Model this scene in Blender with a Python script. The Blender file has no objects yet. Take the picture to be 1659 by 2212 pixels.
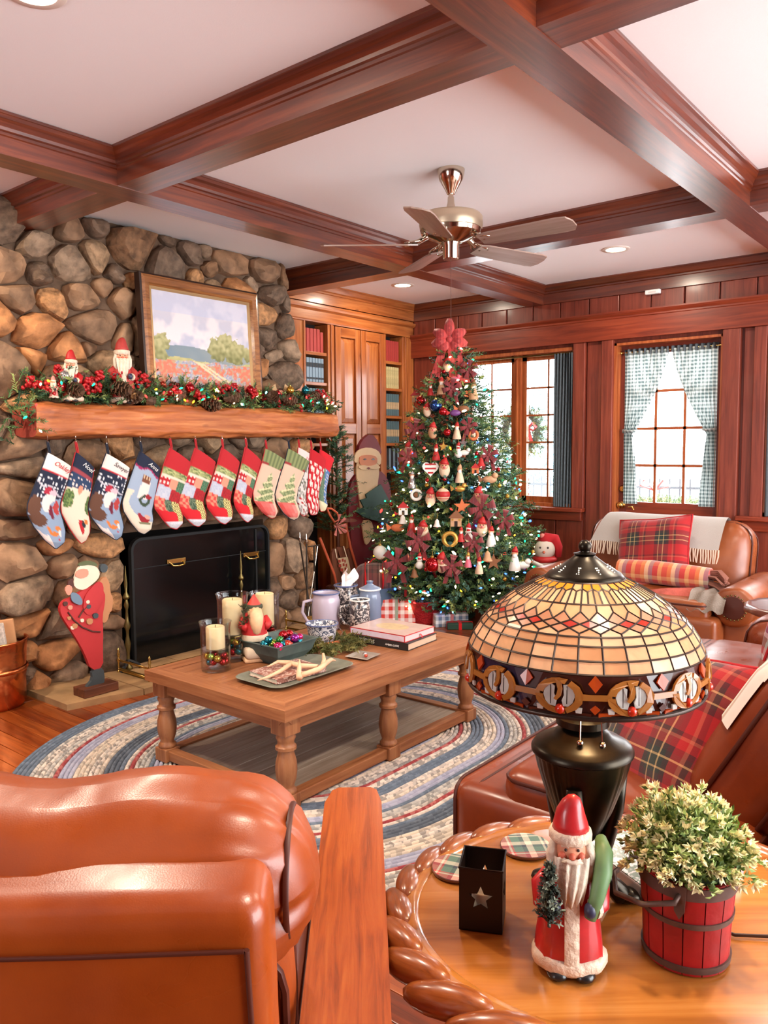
import bpy, bmesh, math, random
from mathutils import Vector, Matrix, noise
R_ = math.radians
rnd = random.Random(7)
scene = bpy.context.scene
COL = scene.collection

# ---------------------------------------------------------------- camera
H = 1.43
FPX = 1710.75
YAW, PITCH, ROLL = 0.684348, -0.082967, -0.007307
ca, sa, cb, sb = math.cos(YAW), math.sin(YAW), math.cos(PITCH), math.sin(PITCH)
FW = Vector((-sa*cb, ca*cb, sb))
RT = Vector((ca, sa, 0))
UP = RT.cross(FW)
RT, UP = RT*math.cos(ROLL)+UP*math.sin(ROLL), UP*math.cos(ROLL)-RT*math.sin(ROLL)
EYE = Vector((0, 0, H))
cam_data = bpy.data.cameras.new('camera')
cam = bpy.data.objects.new('camera', cam_data)
COL.objects.link(cam)
cam_data.sensor_fit = 'VERTICAL'
cam_data.sensor_height = 24
cam_data.lens = FPX/2212*24
cam_data.clip_start = 0.05
cam.matrix_world = Matrix(((RT.x, UP.x, -FW.x, 0), (RT.y, UP.y, -FW.y, 0), (RT.z, UP.z, -FW.z, H), (0, 0, 0, 1)))
scene.camera = cam

# ---------------------------------------------------------------- daylight and exposure
world = bpy.data.worlds.new('daylight')
scene.world = world
world.use_nodes = True
bg = world.node_tree.nodes['Background']
bg.inputs[0].default_value = (0.93, 0.97, 1.0, 1)
bg.inputs[1].default_value = 8.0
scene.view_settings.view_transform = 'Standard'
scene.view_settings.look = 'None'
scene.view_settings.exposure = 1.0
scene.view_settings.gamma = 1.0
scene.view_settings.use_curve_mapping = False
scene.cycles.max_bounces = 6
scene.cycles.diffuse_bounces = 3
scene.cycles.glossy_bounces = 2
scene.cycles.transmission_bounces = 6
scene.cycles.transparent_max_bounces = 8
scene.cycles.caustics_reflective = False
scene.cycles.caustics_refractive = False
scene.cycles.sample_clamp_indirect = 6.0
# daylight portals in the window openings (they guide the sky's light, they give none)
def portal(name, loc, sx, sy, rot):
    d = bpy.data.lights.new(name, 'AREA'); d.shape = 'RECTANGLE'; d.size = sx; d.size_y = sy
    d.cycles.is_portal = True
    o = bpy.data.objects.new(name, d); COL.objects.link(o); o.location = loc; o.rotation_euler = rot
portal('daylight_portal', (-3.67, 6.75, 1.57), 1.4, 1.6, (R_(-90), 0, 0))
portal('daylight_portal', (-2.29, 6.75, 1.56), 0.9, 1.5, (R_(-90), 0, 0))
portal('daylight_portal', (-0.95, 6.75, 1.57), 1.3, 1.6, (R_(-90), 0, 0))
portal('daylight_portal', (2.85, 3.5, 1.38), 2.45, 5.2, (0, R_(90), 0))
portal('daylight_portal', (-1.9, -2.05, 1.5), 1.2, 1.2, (R_(90), 0, 0))

# ---------------------------------------------------------------- from photo pixels to places in the room
def ray(x, y):
    return FW + RT*((x-829.5)/FPX) - UP*((y-1106)/FPX)
def onz(x, y, z):
    d = ray(x, y); return EYE + d*((z-H)/d.z)
def onx(x, y, X):
    d = ray(x, y); return EYE + d*(X/d.x)
def ony(x, y, Y):
    d = ray(x, y); return EYE + d*(Y/d.y)
def onpl(x, y, P, N):
    d = ray(x, y); return EYE + d*((Vector(P)-EYE).dot(N)/d.dot(N))

# ---------------------------------------------------------------- mesh helpers
class MB:
    def __init__(s): s.v = []; s.f = []; s.m = []
    def add(s, v, f, mi=0):
        o = len(s.v); s.v += [Vector(p) for p in v]
        s.f += [[i+o for i in q] for q in f]; s.m += [mi]*len(f); return s
    def box(s, x0, x1, y0, y1, z0, z1, mi=0):
        return s.add([(x0,y0,z0),(x1,y0,z0),(x1,y1,z0),(x0,y1,z0),(x0,y0,z1),(x1,y0,z1),(x1,y1,z1),(x0,y1,z1)],
                     [(0,3,2,1),(4,5,6,7),(0,1,5,4),(1,2,6,5),(2,3,7,6),(3,0,4,7)], mi)
    def bbox(s, x0, x1, y0, y1, z0, z1, b=.004, mi=0):
        hx, hy, hz = (x1-x0)/2, (y1-y0)/2, (z1-z0)/2
        t = MB().rcube(hx, hy, hz, min(b, hx*.9, hy*.9, hz*.9), 1, 1).move((x0+x1)/2, (y0+y1)/2, (z0+z1)/2)
        return s.join(t, mi)
    def join(s, o, mi=None):
        k = len(s.v); s.v += o.v; s.f += [[i+k for i in q] for q in o.f]; s.m += (o.m if mi is None else [mi]*len(o.f)); return s
    def rcube(s, hx, hy, hz, r, nr=3, nf=6, puff=(0,0,0), wob=0, seed=0):
        def ts(h):
            a = [-h+r*(1-math.cos(math.pi/2*i/nr)) for i in range(nr)] + [-h+r+(2*h-2*r)*i/nf for i in range(nf+1)]
            return a + [-q for q in reversed(a[:nr])]
        T = [ts(hx), ts(hy), ts(hz)]; h = (hx, hy, hz); idx = {}; o = len(s.v)
        def pt(p):
            k = tuple(round(q, 5) for q in p)
            if k in idx: return idx[k]
            q = Vector(p); inn = Vector([max(-h[i]+r, min(h[i]-r, q[i])) for i in range(3)])
            d = q-inn
            if d.length > 1e-9: d = d.normalized()*r
            w = inn+d; n = [w[i]/h[i] for i in range(3)]
            for i in range(3):
                if puff[i]:
                    a, b = (i+1) % 3, (i+2) % 3
                    w[i] += puff[i]*n[i]*(1-n[a]**2)*(1-n[b]**2)
            if wob:
                w += wob*Vector(noise.noise_vector(w*6+Vector((seed, seed*1.7, 3))))
            idx[k] = len(s.v); s.v.append(w); return idx[k]
        for ax in range(3):
            a, b = (ax+1) % 3, (ax+2) % 3
            for sg in (-1, 1):
                for i in range(len(T[a])-1):
                    for j in range(len(T[b])-1):
                        q = []
                        for (u, w) in ((i,j),(i+1,j),(i+1,j+1),(i,j+1)):
                            p = [0,0,0]; p[ax] = sg*h[ax]; p[a] = T[a][u]; p[b] = T[b][w]; q.append(pt(p))
                        s.f.append(q if sg > 0 else q[::-1]); s.m.append(0)
        return s
    def lathe(s, prof, n=24, mi=0, sx=1, sy=1, cap=True, wf=None):
        o = len(s.v)
        for (r, z) in prof:
            for k in range(n):
                a = 2*math.pi*k/n; rr = r*(wf(a, z) if wf else 1)
                s.v.append(Vector((rr*math.cos(a)*sx, rr*math.sin(a)*sy, z)))
        for i in range(len(prof)-1):
            for k in range(n):
                s.f.append([o+i*n+k, o+i*n+(k+1) % n, o+(i+1)*n+(k+1) % n, o+(i+1)*n+k]); s.m.append(mi)
        if cap:
            s.f.append([o+k for k in range(n)][::-1]); s.m.append(mi)
            e = o+(len(prof)-1)*n
            s.f.append([e+k for k in range(n)]); s.m.append(mi)
        return s
    def tube(s, pts, r, n=8, mi=0, closed=False, sc=(1,1)):
        pts = [Vector(p) for p in pts]; o = len(s.v); N = len(pts); nr = None
        for i, p in enumerate(pts):
            t = (pts[(i+1) % N]-pts[i-1]) if closed else (pts[min(i+1, N-1)]-pts[max(i-1, 0)])
            t = t.normalized() if t.length > 1e-9 else Vector((0,0,1))
            if nr is None:
                nr = t.orthogonal().normalized() if abs(t.z) > .9 else Vector((0,0,1)).cross(t).normalized()
            nr = (nr - t*nr.dot(t)); nr = nr.normalized() if nr.length > 1e-6 else t.orthogonal().normalized()
            b = t.cross(nr); rr = r[i] if isinstance(r, (list, tuple)) else r
            for k in range(n):
                a = 2*math.pi*k/n; s.v.append(p+nr*(rr*sc[0]*math.cos(a))+b*(rr*sc[1]*math.sin(a)))
        for i in range(N if closed else N-1):
            j = (i+1) % N
            for k in range(n):
                s.f.append([o+i*n+k, o+i*n+(k+1) % n, o+j*n+(k+1) % n, o+j*n+k]); s.m.append(mi)
        if not closed:
            s.f.append([o+k for k in range(n)][::-1]); e = o+(N-1)*n; s.f.append([e+k for k in range(n)]); s.m += [mi, mi]
        return s
    def prism(s, poly, fr, mi=0):
        """poly: list of points (Vector), fr: offset vector of the extrusion"""
        o = len(s.v); n = len(poly); fr = Vector(fr)
        s.v += [Vector(p) for p in poly] + [Vector(p)+fr for p in poly]
        nn = Vector((0,0,0))
        for i in range(n): nn += Vector(poly[i]).cross(Vector(poly[(i+1) % n]))
        fl = nn.dot(fr) < 0
        F = [list(range(n))[::-1], list(range(n, 2*n))] + [[i, (i+1) % n, n+(i+1) % n, n+i] for i in range(n)]
        for q in F:
            q = [o+i for i in q]; s.f.append(q[::-1] if fl else q); s.m.append(mi)
        return s
    def ball(s, c, r, n=10, m=7, mi=0, sc=(1,1,1)):
        o = len(s.v); c = Vector(c)
        s.v.append(c+Vector((0,0,-r*sc[2])))
        for i in range(1, m):
            a = -math.pi/2+math.pi*i/m
            for k in range(n):
                b = 2*math.pi*k/n
                s.v.append(c+Vector((r*sc[0]*math.cos(a)*math.cos(b), r*sc[1]*math.cos(a)*math.sin(b), r*sc[2]*math.sin(a))))
        s.v.append(c+Vector((0,0,r*sc[2]))); e = len(s.v)-1
        for k in range(n):
            s.f.append([o, o+1+(k+1) % n, o+1+k]); s.m.append(mi)
            s.f.append([e, o+1+(m-2)*n+k, o+1+(m-2)*n+(k+1) % n]); s.m.append(mi)
            for i in range(m-2):
                s.f.append([o+1+i*n+k, o+1+i*n+(k+1) % n, o+1+(i+1)*n+(k+1) % n, o+1+(i+1)*n+k]); s.m.append(mi)
        return s
    def grid(s, fn, nu, nv, mi=0, closed_u=False):
        o = len(s.v)
        for j in range(nv+1):
            for i in range(nu+(0 if closed_u else 1)): s.v.append(Vector(fn(i/nu, j/nv)))
        w = nu if closed_u else nu+1
        for j in range(nv):
            for i in range(nu):
                s.f.append([o+j*w+i, o+j*w+(i+1) % w, o+(j+1)*w+(i+1) % w, o+(j+1)*w+i]); s.m.append(mi)
        return s
    def move(s, x, y, z):
        t = Vector((x, y, z)); s.v = [p+t for p in s.v]; return s
    def xf(s, M): s.v = [M @ p for p in s.v]; return s
    def mesh(s, name, smooth=None):
        me = bpy.data.meshes.new(name); me.from_pydata([tuple(p) for p in s.v], [], s.f)
        if any(s.m): me.polygons.foreach_set('material_index', s.m)
        if smooth is not None:
            me.polygons.foreach_set('use_smooth', [True]*len(s.f))
            if smooth < 180: me.set_sharp_from_angle(angle=R_(smooth))
        me.update(); return me
    def build(s, name, mat, parent=None, smooth=None, loc=None, rot=None):
        return ob(name, s.mesh(name, smooth), mat, parent, loc, rot)
def ob(name, me, mat, parent=None, loc=None, rot=None):
    o = bpy.data.objects.new(name, me); COL.objects.link(o)
    if mat is not None and not me.materials:
        for m in (mat if isinstance(mat, (list, tuple)) else [mat]): me.materials.append(m)
    if parent: o.parent = parent
    if loc is not None: o.location = loc
    if rot is not None: o.rotation_euler = rot
    return o
def tag(o, label, cat, group=None):
    o['label'] = label; o['category'] = cat
    if group: o['group'] = group
    return o
def thing(name, label, cat, loc=(0,0,0), rz=0, group=None):
    o = bpy.data.objects.new(name, None); COL.objects.link(o); o.empty_display_size = .05
    o.location = loc; o.rotation_euler = (0, 0, rz); return tag(o, label, cat, group)
def struct(o): o['kind'] = 'structure'; return o
def stuff(o): o['kind'] = 'stuff'; return o
def copy_tree(o, parent=None):
    c = o.copy(); COL.objects.link(c); c.parent = parent
    for ch in list(o.children): copy_tree(ch, c)
    return c
def lerp(a, b, t): return a+(b-a)*t
def plerp(P, t):
    """point at parameter t (0..1) along a polyline"""
    L = [0]
    for i in range(1, len(P)): L.append(L[-1]+math.dist(P[i], P[i-1]))
    d = t*L[-1]
    for i in range(1, len(P)):
        if d <= L[i] or i == len(P)-1:
            k = (d-L[i-1])/max(L[i]-L[i-1], 1e-9)
            return [lerp(P[i-1][q], P[i][q], k) for q in range(len(P[0]))]
def chaikin(P, n=1, closed=True):
    for _ in range(n):
        Q = []
        for i in range(len(P) if closed else len(P)-1):
            a, b = Vector(P[i]), Vector(P[(i+1) % len(P)]); Q += [a*.75+b*.25, a*.25+b*.75]
        P = Q
    return P
ORD = ['first','second','third','fourth','fifth','sixth','seventh','eighth','ninth','tenth','eleventh','twelfth','thirteenth']

# ---------------------------------------------------------------- materials
def c(r, g, b):
    f = lambda x: (x/255/12.92 if x/255 <= .04045 else ((x/255+.055)/1.055)**2.4)
    return (f(r), f(g), f(b), 1)
def newmat(name):
    m = bpy.data.materials.new(name); m.use_nodes = True; t = m.node_tree
    return m, t.nodes, t.links, t.nodes['Principled BSDF']
def nd(n, typ, **kw):
    x = n.new(typ)
    for k, v in kw.items():
        if k in x.inputs: x.inputs[k].default_value = v
        else: setattr(x, k, v)
    return x
def coords(n, l, scale=(1,1,1), rot=(0,0,0), kind='Object'):
    tc = n.new('ShaderNodeTexCoord'); mp = n.new('ShaderNodeMapping'); l.new(tc.outputs[kind], mp.inputs[0])
    mp.inputs['Scale'].default_value = scale; mp.inputs['Rotation'].default_value = rot; return mp.outputs[0]
def ramp(n, stops, const=False):
    r = n.new('ShaderNodeValToRGB'); e = r.color_ramp.elements
    if const: r.color_ramp.interpolation = 'CONSTANT'
    e[0].position, e[0].color = stops[0]; e[1].position, e[1].color = stops[-1]
    for p, k in stops[1:-1]:
        q = e.new(p); q.color = k
    return r
def bump(n, l, b, out, strength=.3, dist=.01):
    x = n.new('ShaderNodeBump'); x.inputs['Strength'].default_value = strength; x.inputs['Distance'].default_value = dist
    l.new(out, x.inputs['Height']); l.new(x.outputs[0], b.inputs['Normal'])
def plain(name, col, rough=.5, metal=0, var=.0, scale=8, bmp=0, bscale=60, coat=0, emit=0, trans=0, ior=1.45, sheen=0, alpha=1):
    m, n, l, b = newmat(name)
    b.inputs['Base Color'].default_value = col; b.inputs['Roughness'].default_value = rough; b.inputs['Metallic'].default_value = metal
    b.inputs['Coat Weight'].default_value = coat; b.inputs['Coat Roughness'].default_value = .12
    b.inputs['Transmission Weight'].default_value = trans; b.inputs['IOR'].default_value = ior
    b.inputs['Sheen Weight'].default_value = sheen; b.inputs['Alpha'].default_value = alpha
    if emit:
        b.inputs['Emission Color'].default_value = col; b.inputs['Emission Strength'].default_value = emit
        m.cycles.emission_sampling = 'NONE'
    if var or bmp: co = coords(n, l)
    if var:
        t = nd(n, 'ShaderNodeTexNoise', Scale=scale, Detail=4); l.new(co, t.inputs[0])
        r = ramp(n, [(.3, tuple(q*(1-var) for q in col[:3])+(1,)), (.7, tuple(min(1, q*(1+var)) for q in col[:3])+(1,))])
        l.new(t.outputs[0], r.inputs[0]); l.new(r.outputs[0], b.inputs['Base Color'])
    if bmp:
        t = nd(n, 'ShaderNodeTexNoise', Scale=bscale, Detail=3); l.new(co, t.inputs[0]); bump(n, l, b, t.outputs[0], bmp)
    return m
def wood(name, dark, mid, light, axis='x', rough=.35, coat=.25, scale=1, bmp=.12, knots=0, cr=.15, cior=1.5):
    m, n, l, b = newmat(name)
    s = {'x': (.8, 14, 14), 'y': (14, .8, 14), 'z': (14, 14, .8)}[axis]
    co = coords(n, l, tuple(q*scale for q in s))
    t = nd(n, 'ShaderNodeTexNoise', Scale=2.2, Detail=6, Roughness=.62, Distortion=.6); l.new(co, t.inputs[0])
    r = ramp(n, [(.25, dark), (.5, mid), (.75, light)]); l.new(t.outputs[0], r.inputs[0])
    out = r.outputs[0]
    t2 = nd(n, 'ShaderNodeTexNoise', Scale=1.3, Detail=2); l.new(coords(n, l), t2.inputs[0])
    mx = nd(n, 'ShaderNodeMix', data_type='RGBA', blend_type='OVERLAY'); mx.inputs[0].default_value = .35
    l.new(out, mx.inputs[6]); l.new(t2.outputs[0], mx.inputs[7]); out = mx.outputs[2]
    if knots:
        v = nd(n, 'ShaderNodeTexVoronoi', Scale=knots); l.new(coords(n, l, tuple(q**.3 for q in s)), v.inputs[0])
        k = ramp(n, [(.0, (0,0,0,1)), (.11, (1,1,1,1))]); l.new(v.outputs[0], k.inputs[0])
        m2 = nd(n, 'ShaderNodeMix', data_type='RGBA'); l.new(k.outputs[0], m2.inputs[0]); m2.inputs[6].default_value = tuple(q*.35 for q in dark[:3])+(1,); l.new(out, m2.inputs[7]); out = m2.outputs[2]
    l.new(out, b.inputs['Base Color']); b.inputs['Roughness'].default_value = rough
    b.inputs['Coat Weight'].default_value = coat; b.inputs['Coat Roughness'].default_value = cr; b.inputs['Coat IOR'].default_value = cior
    if bmp: bump(n, l, b, t.outputs[0], bmp, .004)
    return m
def leather(name, dark, light, rough=.33):
    m, n, l, b = newmat(name); co = coords(n, l)
    t = nd(n, 'ShaderNodeTexNoise', Scale=3.5, Detail=5, Roughness=.6); l.new(co, t.inputs[0])
    r = ramp(n, [(.25, dark), (.78, light)]); l.new(t.outputs[0], r.inputs[0]); l.new(r.outputs[0], b.inputs['Base Color'])
    b.inputs['Roughness'].default_value = rough; b.inputs['Coat Weight'].default_value = .08; b.inputs['Coat Roughness'].default_value = .25
    v = nd(n, 'ShaderNodeTexVoronoi', Scale=420); l.new(co, v.inputs[0])
    w = nd(n, 'ShaderNodeTexNoise', Scale=9, Detail=3, Distortion=.25); l.new(co, w.inputs[0])
    ad = nd(n, 'ShaderNodeMath', operation='MULTIPLY_ADD'); l.new(v.outputs[0], ad.inputs[0]); ad.inputs[1].default_value = .12; l.new(w.outputs[0], ad.inputs[2])
    bump(n, l, b, ad.outputs[0], .12, .005)
    rr = ramp(n, [(.3, (rough-.08,)*3+(1,)), (.7, (rough+.12,)*3+(1,))]); l.new(w.outputs[0], rr.inputs[0]); l.new(rr.outputs[0], b.inputs['Roughness'])
    return m
def plaid(name, xs, ys=None, scale=10, kind='Object', axes=(0, 1), rough=.9, sheen=.3, fac=.5, rot=(0,0,0)):
    m, n, l, b = newmat(name); ys = ys or xs
    sp = n.new('ShaderNodeSeparateXYZ'); l.new(coords(n, l, (scale,)*3, rot, kind), sp.inputs[0]); outs = []
    for k, st in zip(axes, (xs, ys)):
        f = nd(n, 'ShaderNodeMath', operation='FRACT'); l.new(sp.outputs[k], f.inputs[0])
        r = ramp(n, st, True); l.new(f.outputs[0], r.inputs[0]); outs.append(r.outputs[0])
    mx = nd(n, 'ShaderNodeMix', data_type='RGBA'); mx.inputs[0].default_value = fac; l.new(outs[0], mx.inputs[6]); l.new(outs[1], mx.inputs[7])
    l.new(mx.outputs[2], b.inputs['Base Color']); b.inputs['Roughness'].default_value = rough; b.inputs['Sheen Weight'].default_value = sheen
    t = nd(n, 'ShaderNodeTexNoise', Scale=400); l.new(coords(n, l), t.inputs[0]); bump(n, l, b, t.outputs[0], .2, .002)
    return m
def vcol(name, rough=.8, bmp=.25, bscale=500, coat=0):
    m, n, l, b = newmat(name); a = nd(n, 'ShaderNodeVertexColor', layer_name='Col'); l.new(a.outputs[0], b.inputs['Base Color'])
    b.inputs['Roughness'].default_value = rough; b.inputs['Coat Weight'].default_value = coat
    if bmp:
        t = nd(n, 'ShaderNodeTexNoise', Scale=bscale, Detail=1); l.new(coords(n, l), t.inputs[0]); bump(n, l, b, t.outputs[0], bmp, .002)
    return m
def paint(me, cols):
    a = me.color_attributes.new('Col', 'FLOAT_COLOR', 'POINT')
    a.data.foreach_set('color', [q for k in cols for q in k])
def spots(name, base, spot, scale=40, thr=.35, rough=.3, coat=.4):
    m, n, l, b = newmat(name)
    t = nd(n, 'ShaderNodeTexNoise', Scale=scale, Detail=3, Distortion=1.5); l.new(coords(n, l), t.inputs[0])
    r = ramp(n, [(thr, base), (thr+.06, spot)]); l.new(t.outputs[0], r.inputs[0]); l.new(r.outputs[0], b.inputs['Base Color'])
    b.inputs['Roughness'].default_value = rough; b.inputs['Coat Weight'].default_value = coat; return m

# ================================================================ shared materials
BEAM_X = wood('beam wood x', c(54,15,4), c(98,36,12), c(132,58,22), 'x', .4, 1.0, cr=.25, cior=1.6)
BEAM_Y = wood('beam wood y', c(54,15,4), c(98,36,12), c(132,58,22), 'y', .4, 1.0, cr=.25, cior=1.6)
PANEL_Z = wood('panel wood z', c(84,30,20), c(120,50,34), c(142,68,48), 'z', .42, .12)
PANEL_X = wood('panel wood x', c(86,26,13), c(126,48,26), c(150,66,38), 'x', .38, .15)
HONEY_Z = wood('honey pine z', c(128,62,26), c(172,96,46), c(196,126,68), 'z', .33, .35, knots=3)
HONEY_Y = wood('honey pine y', c(128,62,26), c(172,96,46), c(196,126,68), 'y', .33, .35, knots=3)
CASE_Z = wood('window pine z', c(128,54,24), c(164,84,42), c(186,110,64), 'z', .35, .3)
CASE_X = wood('window pine x', c(128,54,24), c(164,84,42), c(186,110,64), 'x', .35, .3)
FLOORS = [wood('floor oak %d' % i, c(*a), c(*b), c(*d), 'x', .28, .4, 1.2) for i, (a, b, d) in enumerate((
    ((84,28,8),(136,58,18),(164,82,30)), ((70,22,6),(116,46,14),(144,66,24)), ((96,36,12),(150,70,24),(178,96,42)))) ]
PLASTER = plain('ceiling plaster', c(252,250,250), .9, bmp=.05, bscale=200)
WHITE = plain('white paint', c(238,236,232), .45)
BLACK = plain('black iron', c(18,18,19), .45, .3)
DARK = plain('dark void', c(22,15,12), .9)
BRASS = plain('brass', c(214,180,104), .2, 1)
NICKEL = plain('polished nickel', c(205,190,170), .12, 1)
RED = plain('red paint', c(178,34,34), .5, var=.12)
CREAM = plain('cream paint', c(232,214,188), .6, var=.06)
SKIN = plain('painted skin', c(222,158,128), .55)
GREEND = plain('dark green paint', c(30,62,48), .6, var=.15)

ZC, ZB = 2.824, 2.664                     # ceiling, beam undersides
YW, XW = 6.42, -4.84                      # window wall, bookcase wall

# ================================================================ floor, ceiling, walls
floor = struct(MB().box(-5.0, 2.9, -2.1, 6.6, -.12, -.014).build('floor', DARK))
def in_rug(x, y, r):
    yy = max(2.52, min(3.02, y)); return math.hypot(x+2.55, y-yy) < r
pm = {}; rest = MB()
y = -2.0
while y < 6.4:
    x = -4.84 - rnd.random()*1.1
    while x < 2.75:
        L = rnd.choice((.9, 1.15, 1.4)); mi = rnd.randrange(3); x1 = min(x+L-.002, 2.8); x0 = max(x, -5.0)
        und = all(in_rug(x+L*t, y+.04, 1.2) for t in (0, .25, .5, .75, 1))
        hid = und or (y > 3.9 and x > -2.6) or (x > -1.4 and y > 1.9) or y < .35 or x > -.2
        if hid: rest.bbox(x0, x1, y, y+.0865, -.014, 0, .0025, mi)
        elif x+L > -4.84:
            k = (L, mi)
            if k not in pm:
                pm[k] = MB().bbox(0, L-.002, 0, .0865, -.014, 0, .0025).mesh('plank'); pm[k].materials.append(FLOORS[mi])
            ob('plank', pm[k], None, floor, (x, y, 0))
        x += L
    y += .0885
stuff(rest.build('planking', FLOORS, floor))
struct(MB().box(-5.0, 2.9, -2.1, 6.6, ZC, ZC+.1).build('ceiling', PLASTER))

PROF = [(.0825,0),(.0825,.074),(.089,.078),(.089,.09),(.098,.095),(.1,.108),(.112,.124),(.124,.134),(.132,.146),(.136,.148),(.136,.16)]
def beam(n, ax, cpos, a, b):
    pr = [(-x, z) for x, z in PROF][::-1]+PROF
    pts = [(p, z+ZB-(.0025 if ax == 'y' else 0)) for p, z in pr]
    if ax == 'y': poly = [Vector((cpos+p, a, z)) for p, z in pts]; fr = (0, b-a, 0)
    else: poly = [Vector((a, cpos+p, z)) for p, z in pts]; fr = (b-a, 0, 0)
    return struct(MB().prism(poly, fr).build('trim_%d' % n, BEAM_Y if ax == 'y' else BEAM_X))
beam(1, 'y', -3.482, -2.0, YW); beam(2, 'y', -1.279, -2.0, YW)
beam(3, 'x', 2.278, -4.84, 2.8); beam(4, 'x', 4.583, -4.84, 2.8); beam(5, 'y', .92, -2.0, YW); beam(6, 'x', -.03, -4.84, 2.8)
CR = [(0,-.16),(.012,-.16),(.012,-.075),(.02,-.07),(.02,-.058),(.034,-.05),(.044,-.03),(.052,-.012),(.056,-.01),(.056,0),(0,0)]
struct(MB().prism([Vector((XW, YW-p, ZC+z)) for p, z in CR], (7.6, 0, 0)).build('trim_7', BEAM_X))
struct(MB().prism([Vector((XW+p, 4.62, ZC+z)) for p, z in CR], (0, 1.8, 0)).build('trim_8', HONEY_Y))
struct(MB().prism([Vector((XW+p, -2, ZC+z)) for p, z in CR], (0, 4.1, 0)).build('trim_9', BEAM_Y))

# ---- window wall
W1 = (-4.26, -3.09, .875, 2.275); DR = (-2.74, -1.865, 0, 2.27); W2 = (-1.56, -.42, .875, 2.275)
ww = MB(); xs = [-5.0, W1[0], W1[1], DR[0], DR[1], W2[0], W2[1], 2.9]
for i in range(0, 7):
    x0, x1 = xs[i], xs[i+1]
    if i % 2 == 0: ww.box(x0, x1, YW+.02, YW+.2, 0, ZC)
    else:
        lo = (.875, 0, .875)[i//2]
        ww.box(x0, x1, YW+.02, YW+.2, 2.27, ZC)
        if lo: ww.box(x0, x1, YW+.02, YW+.2, 0, lo)
wallw = struct(ww.build('wall_window', PANEL_Z))
def boards(x0, x1, z0, z1, w=.27):
    n = max(1, round((x1-x0)/w)); d = (x1-x0)/n
    for i in range(n):
        MB().bbox(x0+i*d+.004, x0+(i+1)*d-.004, YW-.002, YW+.02, z0, z1, .006).build('board', PANEL_Z, wallw)
boards(-4.84, -.3, 2.52, 2.664); boards(-4.84, -3.0, .12, .775); boards(-4.84, -4.3, .875, 2.3); boards(-1.72, -.3, .12, .775)
boards(-2.985, -2.83, .12, 2.3, .16); boards(-1.72, -1.63, .87, 2.3, .1)
def trimx(n, x0, x1, z0, z1, p, mat=None, b=.006): return struct(MB().bbox(x0, x1, YW-p, YW+.02, z0, z1, b).build('trim_%d' % n, mat or PANEL_X))
hd = [(0,-.11),(.045,-.11),(.045,.055),(.052,.06),(.052,.072),(.068,.088),(.075,.1),(.075,.112),(0,.112)]
struct(MB().prism([Vector((-4.84, YW-p, 2.409+z)) for p, z in hd], (7.6, 0, 0)).build('trim_10', PANEL_X))
trimx(11, -3.1, -2.99, .875, 2.3, .03, PANEL_Z); trimx(12, -2.84, -2.74, 0, 2.3, .035, PANEL_Z)
trimx(13, -1.865, -1.735, 0, 2.3, .035, PANEL_Z); trimx(14, -1.64, -1.55, .875, 2.3, .03, PANEL_Z); trimx(15, -4.35, -4.25, .875, 2.3, .03, PANEL_Z)
trimx(16, -4.36, -2.985, .845, .88, .075); trimx(17, -4.32, -3.01, .765, .845, .03)
trimx(18, -1.73, -.35, .845, .88, .075); trimx(19, -1.69, -.38, .765, .845, .03)
o = MB().bbox(XW, -2.75, YW-.03, YW+.02, 0, .12).build('baseboard_window', PANEL_X); struct(o)

GLASS = plain('window glass', (1,1,1,1), .0, trans=0, alpha=.06)
def window(n, x0, x1, z0, z1, label_side):
    t = bpy.data.objects.new('window_%d' % n, None); COL.objects.link(t); struct(t); t.location = ((x0+x1)/2, YW+.08, z0)
    L = Matrix.Translation((-(x0+x1)/2, -YW-.08, -z0))
    f = MB()
    mid = (x0+x1)/2
    # frame and two casements with muntins
    for a, b, d, e in ((x0, x1, z1-.03, z1), (x0, x1, z0, z0+.035), (x0, x0+.03, z0, z1), (x1-.03, x1, z0, z1)): f.box(a, b, YW+.0, YW+.16, d, e)
    f.box(mid-.035, mid+.035, YW+.03, YW+.15, z0, z1); f.box(mid-.008, mid+.008, YW+.015, YW+.03, z0, z1)
    f.xf(L).build('window_frame', CASE_Z, t)
    for a, b in ((x0+.03, mid-.035), (mid+.035, x1-.03)):
        s = MB(); s.box(a, a+.045, YW+.06, YW+.1, z0+.035, z1-.03); s.box(b-.045, b, YW+.06, YW+.1, z0+.035, z1-.03)
        s.box(a, b, YW+.06, YW+.1, z0+.035, z0+.09); s.box(a, b, YW+.06, YW+.1, z1-.085, z1-.03)
        so = s.xf(L).build('sash', CASE_Z, t)
        A, B, C0, D = a+.045, b-.045, z0+.09, z1-.085
        m = MB().box((A+B)/2-.008, (A+B)/2+.008, YW+.066, YW+.094, C0, D).xf(L).build('muntin', CASE_Z, so)
        for k in range(1, 5):
            z = lerp(C0, D, k/5); MB().box(A, B, YW+.066, YW+.094, z-.008, z+.008).xf(L).build('muntin', CASE_X, so)
        for i in range(2):
            for k in range(5):
                MB().box(lerp(A,B,i/2)+.004, lerp(A,B,(i+1)/2)-.004, YW+.078, YW+.082, lerp(C0,D,k/5)+.004, lerp(C0,D,(k+1)/5)-.004).xf(L).build('pane', GLASS, so)
window(1, *W1, 'left'); window(2, *W2, 'right')
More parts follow.
